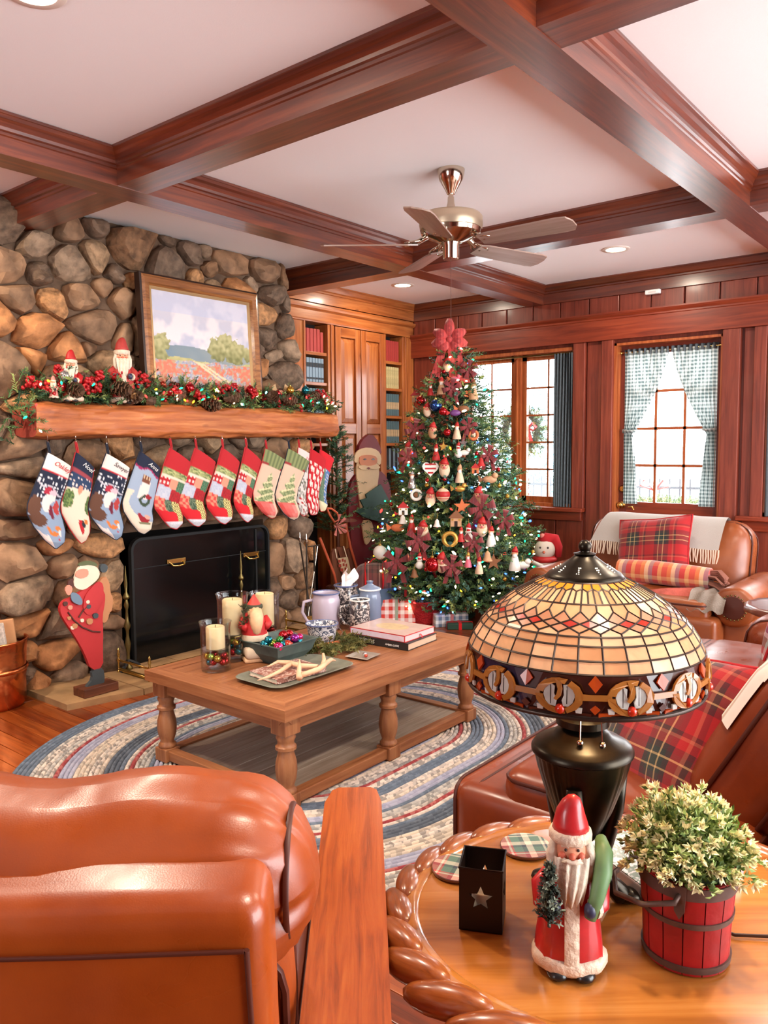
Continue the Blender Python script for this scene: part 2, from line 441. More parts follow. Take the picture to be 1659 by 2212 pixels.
# ---- glazed door
door = struct(bpy.data.objects.new('door_1', None)); COL.objects.link(door); dY = YW+.1
door.location = (DR[0], dY, 0); LD = Matrix.Translation((-DR[0], -dY, 0))
gx0, gx1, gz0, gz1 = -2.655, -1.945, .945, 2.175
MB().box(DR[0]+.02, gx0, dY, dY+.045, .01, 2.25).box(gx1, DR[1]-.02, dY, dY+.045, .01, 2.25).xf(LD).build('stile', PANEL_Z, door)
MB().box(gx0, gx1, dY, dY+.045, gz1, 2.25).box(gx0, gx1, dY, dY+.045, .7, gz0).box(gx0, gx1, dY, dY+.045, .01, .2).xf(LD).build('rail', PANEL_X, door)
MB().bbox(gx0+.01, gx1-.01, dY+.012, dY+.034, .2, .7, .01).xf(LD).build('door_panel', PANEL_Z, door)
for k in (1, 2): x = lerp(gx0, gx1, k/3); MB().box(x-.011, x+.011, dY+.005, dY+.04, gz0, gz1).xf(LD).build('muntin', CASE_Z, door)
for k in (1, 2, 3): z = lerp(gz0, gz1, k/4); MB().box(gx0, gx1, dY+.005, dY+.04, z-.011, z+.011).xf(LD).build('muntin', CASE_X, door)
for i in range(3):
    for k in range(4):
        MB().box(lerp(gx0,gx1,i/3)+.006, lerp(gx0,gx1,(i+1)/3)-.006, dY+.02, dY+.024, lerp(gz0,gz1,k/4)+.006, lerp(gz0,gz1,(k+1)/4)-.006).xf(LD).build('pane', GLASS, door)
MB().box(DR[0], DR[0]+.02, YW, YW+.19, 0, 2.27).box(DR[1]-.02, DR[1], YW, YW+.19, 0, 2.27).box(DR[0], DR[1], YW, YW+.19, 2.25, 2.27).xf(LD).build('jamb', CASE_Z, door)
def knobprof(s): return [(.03*s,0),(.03*s,.006*s),(.012*s,.012*s),(.012*s,.03*s),(.026*s,.04*s),(.028*s,.055*s),(.018*s,.065*s),(.001,.067*s)]
MB().lathe(knobprof(1), 18).xf(Matrix.Translation((-2.69+2.74, 0, .915)) @ Matrix.Rotation(R_(90), 4, 'X')).build('door_knob', BRASS, door, 60)
MB().lathe([(.03,0),(.03,.012),(.022,.018),(.022,.024),(.001,.026)], 18).xf(Matrix.Translation((-2.685+2.74, 0, 1.053)) @ Matrix.Rotation(R_(90), 4, 'X')).build('deadbolt', BRASS, door, 60)
MB().tube([(.05+.06,-.02,.9),(.05+.1,-.035,.905),(.05+.115,-.03,.88)], .006, 6).build('lever', BRASS, door, 60)

# ---- far side of the room: openings that let the day in
br = MB()
br.box(2.8, 2.95, -2.1, .9, 0, ZC).box(2.8, 2.95, 6.1, 6.6, 0, ZC).box(2.8, 2.95, .9, 6.1, 0, .15).box(2.8, 2.95, .9, 6.1, 2.6, ZC)
for y in (2.2, 3.5, 4.8): br.box(2.84, 2.92, y-.05, y+.05, .15, 2.6)
struct(br.build('wall_right', PANEL_Z))
bb = MB(); bb.box(-5, -2.5, -2.15, -2, 0, ZC).box(-1.3, 2.95, -2.15, -2, 0, ZC).box(-2.5, -1.3, -2.15, -2, 0, .9).box(-2.5, -1.3, -2.15, -2, 2.1, ZC)
bb.box(-1.94, -1.86, -2.12, -2.04, .9, 2.1)
struct(bb.build('wall_back', PANEL_Z))
# ---- wall left of the chimney
wl = struct(MB().box(-5.0, XW, -2.1, 2.2, 0, ZC).build('wall_left', PANEL_Z))
for k in range(8): MB().bbox(XW, XW+.02, .18+k*.24, .18+k*.24+.232, .7, 2.66, .006).build('board', PANEL_Z, wl)
for k in range(4): MB().bbox(XW, XW+.03, .3+k*.45, .3+k*.45+.42, .12, .62, .012).build('wainscot_panel', PANEL_Z, wl)
struct(MB().bbox(XW, XW+.06, 0, 2.12, .63, .7).build('trim_20', PANEL_X))
struct(MB().box(-5.0, XW-.32, 2.1, 6.6, 0, ZC).build('wall_bookcase', DARK))

# ================================================================ bookcase with cupboard
bk = thing('bookcase', 'built-in honey pine bookcase with panelled cupboard doors beside the chimney', 'bookcase', (XW, 4.7, 0))
LB = Matrix.Translation((-XW, -4.7, 0))
def bpart(name, mb, mat=HONEY_Z, par=None, sm=None): return mb.xf(LB).build(name, mat, par or bk, sm)
SH = [.95, 1.2, 1.46, 1.725, 1.99, 2.25]
bays = ((4.885, 5.168), (5.98, 6.24))
for a, b in ((4.62, 4.885), (5.168, 5.25), (5.95, 5.98), (6.24, 6.42)):
    bpart('stile', MB().bbox(XW-.3, XW, a, b, 0, 2.5, .004))
bpart('header', MB().bbox(XW-.3, XW, 4.62, 6.42, 2.505, 2.66, .003), HONEY_Y)
bpart('cap_moulding', MB().prism([Vector((XW+p, 4.62, 2.6+z)) for p, z in ((0,0),(.012,0),(.03,.012),(.036,.028),(.036,.036),(0,.036))], (0, 1.79, 0)), HONEY_Y)
bpart('bead_moulding', MB().prism([Vector((XW+p, 4.72, 2.5+z)) for p, z in ((0,0),(.01,0),(.014,.01),(.01,.02),(0,.02))], (0, 1.69, 0)), HONEY_Y)
for yy in (4.86, 5.2, 6.27): bpart('bead_moulding', MB().bbox(XW, XW+.012, yy, yy+.022, .1, 2.5, .004))
bpart('back_panel', MB().box(XW-.3, XW-.29, 4.62, 6.42, 0, 2.5), plain('bookcase back', c(40,22,14), .7))
bpart('plinth', MB().bbox(XW-.3, XW+.02, 4.62, 6.42, 0, .1), HONEY_Y)
for a, b in bays:
    for z in SH: bpart('shelf', MB().bbox(XW-.29, XW-.012, a, b, z-.028, z, .004), HONEY_Y)
def cup_door(y0, y1):
    d = bpart('cupboard_door', MB().box(XW-.03, XW-.012, y0+.004, y1-.004, .11, 2.492))
    for a, b in ((y0+.004, y0+.075), (y1-.075, y1-.004)): bpart('door_stile', MB().bbox(XW-.012, XW+.012, a, b, .11, 2.492, .004), par=d)
    for a, b in ((2.405, 2.492), (1.545, 1.64), (.11, .2)): bpart('door_rail', MB().bbox(XW-.012, XW+.012, y0+.075, y1-.075, a, b, .004), HONEY_Y, d)
    for a, b in ((1.64, 2.405), (.2, 1.545)):
        A, B = y0+.075, y1-.075; q = .045
        P = MB().add([(XW-.012,A,a),(XW-.012,B,a),(XW-.012,B,b),(XW-.012,A,b),(XW-.004,A+.008,a+.008),(XW-.004,B-.008,a+.008),(XW-.004,B-.008,b-.008),(XW-.004,A+.008,b-.008),
                      (XW+.012,A+q,a+q),(XW+.012,B-q,a+q),(XW+.012,B-q,b-q),(XW+.012,A+q,b-q)],
                     [(0,1,5,4),(1,2,6,5),(2,3,7,6),(3,0,4,7),(4,5,9,8),(5,6,10,9),(6,7,11,10),(7,4,8,11),(8,9,10,11)])
        bpart('raised_panel', P, HONEY_Z, d)
cup_door(5.252, 5.6); cup_door(5.602, 5.95)
BOOKM = {'red': plain('red cloth', c(170,58,52), .6, var=.08), 'gold': plain('tan gilt cloth', c(196,180,128), .55, var=.2, scale=30), 'blue': plain('grey blue cloth', c(128,146,160), .6, var=.1),
         'navy': plain('black cloth', c(34,36,40), .5), 'teal': plain('teal cloth', c(86,112,118), .6, var=.1), 'band': plain('spine label', c(200,170,130), .6, var=.2, scale=40), 'page': plain('pages', c(228,214,190), .9)}
def book(y, w, z, h, main, lbl, group, band=None):
    t = thing('book', lbl, 'book', (XW-.03, y, z), 0, group); d = .17
    MB().bbox(-d, .0, .0, w, 0, h, .003).build('cover', BOOKM[main], t)
    if band:
        for a, b in ((.3, .62),) if band == 'band' else ((.12, .2), (.62, .8)):
            MB().box(-.02, .0012, .0008, w-.0008, h*a, h*b).build('spine_label', BOOKM['band' if band == 'band' else band], t)
tiers = {0: {5: 'red', 4: 'blue', 3: 'teal'}, 1: {5: 'red', 4: 'gold', 3: 'teal', 2: 'teal', 1: 'navy'}}
names = {'red': 'red book', 'gold': 'tan gilt book', 'teal': 'teal book', 'blue': 'grey blue book', 'navy': 'black book'}
lvl = {5: 'top shelf', 4: 'second shelf', 3: 'third shelf', 2: 'fourth shelf', 1: 'fifth shelf'}
for bi, (a, b) in enumerate(bays):
    for si, colr in tiers[bi].items():
        n = 6 if bi == 0 and si == 5 else 7; w = (b-a-.03)/n; z = SH[si]; top = (SH+[2.5])[si+1]-.028
        for k in range(n):
            h = (top-z)*(.9 if si != 5 or k < 5 or bi else .8)
            book(a+.01+k*w, w*.86, z, h, 'navy' if colr == 'navy' and k % 2 else colr if colr != 'navy' else 'blue',
                 '%s, %s from left on the %s %s' % (names[colr], ORD[k], lvl[si], ('left of the cupboard doors', 'right of the cupboard doors')[bi]),
                 'bound sets on the bookcase shelves', {'teal': 'band', 'gold': None, 'red': None, 'blue': 'navy', 'navy': None}[colr])

# ================================================================ stone fireplace
fp = thing('stone_fireplace', 'fieldstone fireplace and chimney of rounded river stones reaching the ceiling', 'fireplace', (-4.5, 3.3, 0))
LF = Matrix.Translation((4.5, -3.3, 0))
XF = -4.5
MORTAR = plain('mortar', c(104,80,62), .95, var=.35, scale=12, bmp=.6, bscale=40)
OY0, OY1, OZ = 2.83, 4.06, .885
def yr(z): return lerp(4.64, 4.3, z/ZC)
cm = MB()
cm.prism([Vector((XF, 2.06, 0)), Vector((XF, OY0, 0)), Vector((XF, OY0, ZC)), Vector((XF, 2.06, ZC))], (-.6, 0, 0))
cm.prism([Vector((XF, OY0, OZ)), Vector((XF, OY1, OZ)), Vector((XF, OY1, ZC)), Vector((XF, OY0, ZC))], (-.6, 0, 0))
cm.prism([Vector((XF, OY1, 0)), Vector((XF, yr(0)-.05, 0)), Vector((XF, yr(ZC)-.05, ZC)), Vector((XF, OY1, ZC))], (-.6, 0, 0))
cm.xf(LF).build('masonry', MORTAR, fp)
MB().box(-5.05, -5.03, OY0-.1, OY1+.1, 0, OZ+.1).box(-5.1, XF, OY0-.1, OY1+.1, -.005, .03).xf(LF).build('firebox_lining', plain('soot', c(20,18,17), .95), fp)
STONES = [plain('stone %d' % i, c(*k), .8, var=.5, scale=9+2*i, bmp=1.0, bscale=16+3*i) for i, k in enumerate(
    ((150,114,84),(132,100,74),(170,114,70),(114,92,74),(144,118,94),(126,92,64),(158,126,94),(106,84,66),(178,128,84)))]
# relaxed points, cells by half-plane clipping
AS = 1.22
def clip(poly, px, py, nx, ny):
    out = []
    for i in range(len(poly)):
        a, b = poly[i], poly[(i+1) % len(poly)]
        da = (a[0]-px)*nx+(a[1]-py)*ny; db = (b[0]-px)*nx+(b[1]-py)*ny
        if da <= 0: out.append(a)
        if (da < 0 < db) or (db < 0 < da):
            t = da/(da-db); out.append((lerp(a[0], b[0], t), lerp(a[1], b[1], t)))
    return out
def cells(pts, dom, warp=1.0):
    res = []
    for i, p in enumerate(pts):
        poly = list(dom)
        for j, q in enumerate(pts):
            if i == j: continue
            dx, dy = (q[0]-p[0])/AS**2, q[1]-p[1]
            if abs(q[0]-p[0]) > .9 or abs(dy) > .9: continue
            w = .5+.5*(p[2]-q[2])
            poly = clip(poly, lerp(p[0], q[0], w), lerp(p[1], q[1], w), dx, dy)
            if len(poly) < 3: break
        res.append(poly)
    return res
rs = random.Random(21)
sd = [(y0, z0, y1, z1) for y0, z0, y1, z1 in ((2.02, 0, OY0, OZ+.02), (OY1, 0, 4.66, OZ+.02), (2.02, OZ+.02, 4.66, ZC))]
stone_n = 0
for di, (a, z0, b, z1) in enumerate(sd):
    dom = [(a, z0), (b if z0 > .5 or di == 0 else yr(z0), z0), (b if di == 0 else yr(z1), z1), (a, z1)]
    area = (b-a)*(z1-z0); n = int(area/.038); pts = []
    tries = 0
    while len(pts) < n and tries < 6000:
        tries += 1; p = (rs.uniform(a, b), rs.uniform(z0, z1))
        if all(math.hypot((p[0]-q[0])/AS, p[1]-q[1]) > .115 for q in pts): pts.append((p[0], p[1], rs.uniform(-.3, .3)))
    for it in range(2):
        ce = cells(pts, dom); np_ = []
        for p, q in zip(pts, ce):
            if len(q) < 3: np_.append(p); continue
            cx = sum(k[0] for k in q)/len(q); cy = sum(k[1] for k in q)/len(q); np_.append((lerp(p[0], cx, .6), lerp(p[1], cy, .6), p[2]))
        pts = np_
    for q in cells(pts, dom):
        if len(q) < 3: continue
        cy = sum(k[0] for k in q)/len(q); cz = sum(k[1] for k in q)/len(q)
        if cz > 2.79 or cy > yr(cz)-.02: continue
        sz = min(max(k[0] for k in q)-min(k[0] for k in q), max(k[1] for k in q)-min(k[1] for k in q))
        if sz < .05: continue
        gap = .008; P = []
        for k in q:
            d = math.hypot(k[0]-cy, k[1]-cz); P.append(Vector((cy+(k[0]-cy)*(1-gap/max(d, .03)), cz+(k[1]-cz)*(1-gap/max(d, .03)), 0)))
        P = chaikin(P, 1); P = chaikin(P, 1) if len(P) < 10 else P; N = len(P)
        while N > 20: P = P[::2]; N = len(P)
        dep = min(.085, .03+sz*.26)*rs.uniform(.8, 1.25); mb = MB(); s0 = rs.random()*50; tl = (rs.uniform(-.25,.25), rs.uniform(-.25,.25))
        for k, (sc, dx) in enumerate(((1.0, -.03), (1.0, .3), (.9, .72), (.68, .95), (.36, 1.0))):
            for p in P:
                y_, z_ = cy+(p.x-cy)*sc, cz+(p.y-cz)*sc; w_ = .1*noise.noise(Vector((p.x*14+s0, p.y*14, 7))) if 0 < k < 4 else 0; y_ += (p.x-cy)*w_; z_ += (p.y-cz)*w_
                nz = noise.noise(Vector((y_*10+s0, z_*10, s0)))*.55+noise.noise(Vector((y_*26+s0, z_*26, s0)))*.3
                xx = dep*dx*(1+nz*(1 if k > 1 else .3))+(tl[0]*(y_-cy)+tl[1]*(z_-cz) if k > 1 else 0)
                mb.v.append(Vector((XF+xx if k else XF-.03, y_, z_)))
        for k in range(4):
            for i in range(N): mb.f.append([k*N+i, k*N+(i+1) % N, (k+1)*N+(i+1) % N, (k+1)*N+i]); mb.m.append(0)
        mb.f.append([4*N+i for i in range(N)]); mb.m.append(0)
        o = mb.move(-XF, -cy, -cz).build('stone', rs.choice(STONES), fp, rs.choice((180, 34, 26)), (0, cy-3.3, cz)); stone_n += 1
for zi in range(14):                      # the narrow left flank of the chimney
    for xi in range(2):
        hz, hx_ = rs.uniform(.085, .105), rs.uniform(.09, .11); cx_, cz = -4.6-.2*xi+rs.uniform(-.02,.02), .1+zi*.2+rs.uniform(-.02,.02); sd0 = rs.random()*30; mb = MB().ball((0,0,0), 1, 12, 8, sc=(hx_, .06, hz))
        mb.v = [v*(1+.25*noise.noise(v*9+Vector((sd0,0,0)))) for v in mb.v]; mb.build('stone', rs.choice(STONES), fp, 180, (cx_+4.5, 2.06-3.3, cz))
# hearth of thin flat stones
HE = plain('hearth stone', c(164,128,88), .75, var=.3, scale=6, bmp=.5, bscale=14)
hp = [(2.17, -4.02), (2.6, -3.93), (3.1, -3.95), (3.7, -3.94), (4.3, -3.97), (4.62, -4.0)]
for k in range(len(hp)-1):
    y0, y1 = hp[k][0]+.004, hp[k+1][0]-.004
    MB().prism([Vector((hp[k][1], y0, 0)), Vector((hp[k+1][1], y1, 0)), Vector((XF+.02, y1, 0)), Vector((XF+.02, y0, 0))], (0, 0, .035)).xf(LF).build('hearth_slab', HE, fp)

# ---- mantel
MANT = wood('rough hewn timber', c(108,48,20), c(170,92,44), c(206,134,76), 'y', .6, .05, .9, bmp=.9, knots=3)
ENDG = plain('end grain', c(150,62,48), .7, var=.25, scale=20)
my0, my1 = 2.16, 4.58
def mant(u, v):
    y_ = lerp(my0, my1, v); a = 2*math.pi*u
    sx = abs(math.cos(a))**.45*math.copysign(1, math.cos(a)); sz = abs(math.sin(a))**.45*math.copysign(1, math.sin(a))
    e = min(1, .9+.1*min(v, 1-v)/.03)
    w = noise.noise(Vector((y_*2.2, sx*1.3, sz*1.3)))*.02+noise.noise(Vector((y_*7, sx*3, sz*4)))*.01+noise.noise(Vector((y_*22, sx*7, sz*12)))*.004-(.012 if abs(sz-.2-.1*math.sin(y_*3)) < .07 and sx > .5 and y_ < 3.0 else 0)
    return (-4.325+(.155+w)*sx*e, y_, 1.594+(.1+w)*sz*e+.008*math.sin(y_*2.1))
mm = MB().grid(mant, 64, 160, closed_u=True)
nn_ = 64
mm.f.append([i for i in range(nn_)][::-1]); mm.m.append(1); mm.f.append([160*nn_+i for i in range(nn_)]); mm.m.append(1)
mo = mm.move(4.325, -3.37, -1.5).build('mantel_beam', [MANT, ENDG], None, 60, (-4.325, 3.37, 1.5))
tag(mo, 'rough hewn timber log mantel on the stone chimney', 'mantel')

# ---- painting leaning on the mantel
pt = thing('framed_painting', 'landscape painting of wildflowers and trees in a wooden frame on the mantel', 'painting', (-4.3, 3.405, 1.69))
pt.rotation_euler = (0, R_(-3.0), 0)
FR = wood('frame wood', c(92,50,20), c(148,90,44), c(178,118,64), 'y', .35, .4, 1.5); FRD = plain('frame outer edge', c(46,26,18), .4); FRG = plain('frame lip', c(186,150,104), .4, .4)
pw, ph = .97, .83
def fpoly(prof, name, mat):
    mb = MB(); n = len(prof)
    for (sy, sz) in ((-1,-1),(1,-1),(1,1),(-1,1)):
        for (ins, xx) in prof: mb.v.append(Vector((xx, sy*(pw/2-ins), ph/2+sz*(ph/2-ins))))
    for k in range(4):
        for i in range(n-1):
            a, b = k*n, ((k+1) % 4)*n; mb.f.append([a+i, b+i, b+i+1, a+i+1]); mb.m.append(0)
    return mb.build(name, mat, pt, 30)
fpoly([(0,-.03),(0,.022),(.012,.028)], 'frame_edge', FRD); fpoly([(.012,.028),(.03,.036),(.06,.03),(.075,.014)], 'frame_moulding', FR); fpoly([(.075,.014),(.085,.016),(.095,.002)], 'frame_lip', FRG)
def picture(u, v):     # u right, v up
    N = lambda s, o=0: noise.noise(Vector((u*s*1.2, v*s, o)))
    sky = Vector((.52+.25*v, .58+.14*v, .72+.02*v)); cl = N(4, 3)+.5*N(9, 5)+.25*N(20, 7)
    k = max(0, min(1, (cl+.28)*2.2)); col = sky.lerp(Vector((.86,.80,.80)), k)
    if v > .8: col = col.lerp(Vector((.62,.66,.8)), .4)
    hz = .4+.02*math.sin(u*7)
    if v < hz+.07+.03*N(3, 9): col = Vector((.34,.42,.48)).lerp(Vector((.5,.52,.5)), max(0, min(1, u+.2*N(8,2))))
    if v < hz-.06+.02*N(9, 1): col = Vector((.56,.54,.3)).lerp(Vector((.72,.66,.42)), .5+.8*N(14, 4))
    for cx, cy, rx, ry in ((.72,.5,.17,.15),(.64,.46,.1,.1),(.82,.45,.13,.12),(.05,.48,.1,.14),(.02,.4,.12,.12),(.97,.46,.06,.09)):
        d = ((u-cx)/rx)**2+((v-cy)/ry)**2+.9*N(13, cx*9)+.5*N(28, 3)
        if d < .85: col = Vector((.36,.36,.18)).lerp(Vector((.66,.62,.4)), max(0, min(1, .5+(v-cy)/ry*.5+.6*N(24, 6))))
    if v < .33+.03*N(6, 8):
        f = N(18, 11)+.7*N(40, 12)+.5*N(80, 13); k = N(4, 4)+.9*f+(.35 if .2 < v < .3 else -.12); col = Vector((.46,.5,.6)).lerp(Vector((.74,.66,.66)), max(0, min(1, .4+1.2*N(50, 2)))).lerp(Vector((.78,.36,.26)), max(0, min(1, .5+2.2*k)))
        col = col.lerp(Vector((.62,.6,.42)), max(0, min(.6, N(30, 21)*1.5)))
        px_ = .42+(.33-v)*1.5
        for q in (-.03, .05):
            if abs(u-px_-q*(1.2-v*2)) < .02+.012*N(30, 5): col = Vector((.84,.72,.54))
    return col
NU, NV = 150, 126
pmb = MB().grid(lambda u, v: (.004, lerp(-pw/2+.09, pw/2-.09, u), lerp(.09, ph-.09, v)), NU, NV)
pme = pmb.mesh('canvas'); cols = []
for j in range(NV+1):
    for i in range(NU+1):
        k = picture(i/NU, j/NV); cols.append((max(0,k.x)**1.7, max(0,k.y)**1.7, max(0,k.z)**1.7, 1))
paint(pme, cols); ob('canvas', pme, vcol('oil paint', .55, .3, 90), pt)
MB().box(-.025, .002, -pw/2+.05, pw/2-.05, .05, ph-.05).build('backing', FRD, pt)

# ---- fire screen with glass doors
sc_ = thing('fire_screen', 'black metal fire screen with dark glass doors and brass handles', 'fire screen', (-4.44, 3.445, .03))
SCR = plain('smoked screen glass', c(9,11,12), .12); SCF = plain('screen frame black', c(14,15,16), .7)
w2_, h2_ = .585, .825
def arch(w, h, r, n=6):
    P = [(-w, 0), (w, 0)]
    for s in (1, -1):
        for k in range(n+1):
            a = math.pi/2*k/n if s > 0 else math.pi/2*(1-k/n); P.append((s*(w-r+r*math.cos(a)), h-r+r*math.sin(a)))
    return P
fo = arch(w2_+.006, h2_, .08); fi = arch(w2_-.01, h2_-.018, .068); fm = MB(); n_ = len(fo)
for P, xx in ((fo, 0), (fo, .035), (fi, .035), (fi, 0)): fm.v += [Vector((xx, p[0], p[1])) for p in P]
for q in range(3):
    for i in range(n_): fm.f.append([q*n_+i, q*n_+(i+1) % n_, (q+1)*n_+(i+1) % n_, (q+1)*n_+i]); fm.m.append(0)
fm.build('screen_frame', SCF, sc_)
MB().prism([Vector((.012, p[0], p[1])) for p in arch(w2_-.008, h2_-.014, .07)], (.004, 0, 0)).build('glass_door', SCR, sc_)
MB().box(.016, .02, -w2_+.02, w2_-.02, .623, .628).build('door_rail', SCF, sc_)
MB().box(.016, .024, .46, .475, .02, h2_-.03).build('door_rail', SCF, sc_)
for yy, zz in ((-.24, .628), (.42, .6)):
    hd_ = MB().bbox(.016, .026, yy-.075, yy+.075, zz, zz+.03, .003).build('handle', BRASS, sc_)
    MB().tube([(.026,yy-.06,zz+.012),(.05,yy-.045,zz-.012),(.055,yy,zz-.016),(.05,yy+.045,zz-.012),(.026,yy+.06,zz+.012)], .006, 6).build('handle_grip', BRASS, hd_, 60)
LOG = plain('charred log', c(62,54,48), .9, var=.4, scale=12, bmp=.8)
for k, (y0, z, L, a) in enumerate(((3.1, .12, .6, .1), (3.2, .2, .5, -.3), (3.05, .29, .55, .2), (3.75, .12, .4, .15))):
    o = MB().tube([(0, t*L, .02*math.sin(t*9+k)) for t in (0, .25, .5, .75, 1)], .06, 9).build('log', LOG, None, 60, (-4.72+.04*k, y0, z), (a*.5, 0, a))
    tag(o, 'charred log stacked behind the smoked fire screen glass', 'log', 'logs in the firebox')
# ---- andirons
AB = plain('antique brass', c(120,104,62), .35, .9)
for k, (px, py0, py1, xx) in enumerate(((273, 1440, 1222, -4.36), (522, 1360, 1190, -4.36))):
    P = onx(px, 1300, xx); t = thing('andiron', ('blackened brass andiron post at the left end of the fire screen', 'blackened brass andiron post behind the tall candle glass')[k], 'andiron', (xx, P.y, .035))
    hh = onx(px, py1, xx).z-.035
    prof = [(.03,.0),(.03,.02),(.014,.04),(.012,.12),(.024,.2),(.012,.26),(.012,.3),(.028,.34),(.014,.38),(.009,.46),(.02,.5),(.009,.54),(.026,.555),(.026,.565),(.008,.6),(.014,.66),(.006,.74),(.002,.8)]
    MB().lathe([(r*.8, z*hh/.8) for r, z in prof], 12).build('post', AB, t, 50)
    MB().tube([(0,0,.06),(.03,-.05,.03),(.03,-.07,0)], .012, 6).tube([(0,0,.06),(.03,.05,.03),(.03,.07,0)], .012, 6).build('foot', BLACK, t, 50)
# ---- brass fender
fe = thing('fireplace_fender', 'low brass fender rail with finials around the hearth', 'fender', (-4.06, 3.4, .035))
fx, fy0, fy1 = .03, -.69, .75
for z, r in ((.015, .008), (.075, .007)):
    MB().tube([(-.3, fy0, z), (fx, fy0, z), (fx, fy1, z), (-.3, fy1, z)], r, 8).build('rail', BRASS, fe, 60)
MB().box(-.3, fx, fy0, fy0+.004, .0, .03).box(fx-.004, fx, fy0, fy1, 0, .03).build('base_strip', AB, fe)
for x_, y_ in ((fx, fy0), (-.3, fy0), (fx, fy1), (-.3, fy1), (fx, .03)):
    MB().lathe([(.012,0),(.012,.01),(.007,.02),(.007,.06),(.013,.075),(.007,.09),(.007,.1),(.011,.115),(.006,.13),(.008,.14),(.001,.155)], 10).build('finial_post', BRASS, fe, 50, (x_, y_, 0))
MB().tube([(fx+.0, .02-.2, .14), (fx, .3, .14)], .006, 6).build('top_bar', BRASS, fe, 60)
# ---- fireplace tools
ft = thing('fireplace_tools', 'set of black iron fireplace tools with brass shovel right of the hearth', 'fire tools', (-4.1, 4.2, .035))
MB().lathe([(.1,0),(.1,.012),(.02,.03),(.012,.05)], 20).build('base', BLACK, ft, 50)
def tl(px, py0, py1, name, mat, r=.006):
    a = onx(px[0], py0, -4.1); b = onx(px[1], py1, -4.1); q = Vector((-4.1, 4.2, .035))
    return MB().tube([a-q, a.lerp(b, .5)-q, b-q], r, 6).build(name, mat, ft, 60), a-q, b-q
IRON = plain('wrought iron', c(58,48,40), .5, .6)
o, a, b = tl((648, 672), 1172, 1330, 'poker', IRON)
MB().lathe([(.004,0),(.011,.02),(.005,.05),(.002,.075)], 8).build('poker_tip', NICKEL, o, 50, a)
o, a, b = tl((662, 664), 1175, 1330, 'tongs', IRON)
MB().lathe([(.004,0),(.011,.02),(.005,.05),(.002,.075)], 8).build('tongs_tip', NICKEL, o, 50, a)
o, a, b = tl((686, 666), 1180, 1330, 'shovel_rod', NICKEL, .005)
sv = MB().grid(lambda u, v: (.03*math.sin(v*3)+.02, (u-.5)*(.09+.04*v), -v*.13), 8, 6).build('shovel_blade', BRASS, ft, 180, b+Vector((0,0,.0)))
MB().tube([(0, -.06, .66), (0, .06, .66)], .005, 6).tube([(0,0,.03),(0,0,.66)], .007, 6).build('stand', IRON, ft, 60)

# ================================================================ evergreen helpers
def sprig(mb, p, d, L, n=22, nl=.022, w=.0035, mi=0, rg=rnd, flat=False):
    p = Vector(p); d = Vector(d).normalized(); s = d.orthogonal().normalized(); t = d.cross(s)
    o = len(mb.v); mb.v += [p+s*.003, p-s*.003, p+d*L]; mb.f.append([o, o+1, o+2]); mb.m.append(mi)
    for k in range(n):
        f = (k+.5)/n; a = rg.random()*6.283 if not flat else rg.choice((0, math.pi))+rg.uniform(-.5, .5)
        r = (s*math.cos(a)+t*math.sin(a)); q = p+d*(L*f); e = (d*.75+r).normalized()*nl*rg.uniform(.75, 1.15)*(1-.3*f)
        u = d.cross(r)*w; o = len(mb.v); mb.v += [q-u, q+u, q+e+u*.5, q+e-u*.5]; mb.f.append([o, o+1, o+2, o+3]); mb.m.append(mi)
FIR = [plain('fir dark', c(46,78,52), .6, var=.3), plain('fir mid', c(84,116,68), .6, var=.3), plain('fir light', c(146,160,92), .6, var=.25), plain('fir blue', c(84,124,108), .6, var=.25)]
def bulbmat(name, col, e): return plain(name, col, .3, emit=e)
BULB = {'warm': bulbmat('warm bulb', c(255,226,170), 5), 'green': bulbmat('green bulb', c(20,200,120), 3.2), 'blue': bulbmat('blue bulb', c(50,90,255), 4.5),
        'red': bulbmat('red bulb', c(255,40,36), 3.5), 'yellow': bulbmat('amber bulb', c(255,176,30), 3.5), 'ice': bulbmat('ice bulb', c(120,230,235), 3.5)}
bme = {}
for k, m in BULB.items():
    b_ = MB().lathe([(.003,-.008),(.0045,-.002),(.007,.004),(.0062,.01),(.003,.016),(.0005,.019)], 7).mesh('bulb', 180); b_.materials.append(m); bme[k] = b_
SHINY = {k: plain('shiny '+k, c(*v), .12, .85, coat=.4) for k, v in dict(red=(190,24,34), teal=(24,128,146), green=(60,140,70), lime=(166,190,70), blue=(44,84,160), pink=(226,50,120), purple=(150,40,150), gold=(206,160,60), silver=(206,206,206), orange=(230,80,60)).items()}
PINEC = plain('pinecone scale', c(96,66,46), .7, var=.35, scale=30)
pc = MB()
for k in range(46):
    f = k/46; a = k*2.4; r = .032*math.sin(math.pi*(.12+.8*f))**.8; z = .085*f
    u = Vector((math.cos(a), math.sin(a), 0)); s = Vector((-math.sin(a), math.cos(a), 0))
    b0 = u*r*.35+Vector((0,0,z)); e = u*r+Vector((0,0,z+.012)); w = .011
    pc.add([b0-s*w*.5, b0+s*w*.5, e+s*w, e-s*w, (e-s*w)*1+Vector((0,0,.004)), e+s*w+Vector((0,0,.004))], [(0,1,2,3),(3,2,5,4),(0,4,5,1)])
pc.lathe([(.004,0),(.014,.02),(.016,.04),(.01,.07),(.002,.084)], 7)
PCME = pc.mesh('pinecone'); PCME.materials.append(PINEC)
BERM = plain('red berries', c(176,28,34), .35, var=.2)
bc = MB(); rb = random.Random(3)
for k in range(26):
    v_ = Vector((rb.gauss(0,1), rb.gauss(0,1), abs(rb.gauss(0,1)))).normalized()*rb.uniform(.012,.036); bc.ball(v_, .008, 6, 5); bc.tube([(0,0,0), v_], .0015, 3)
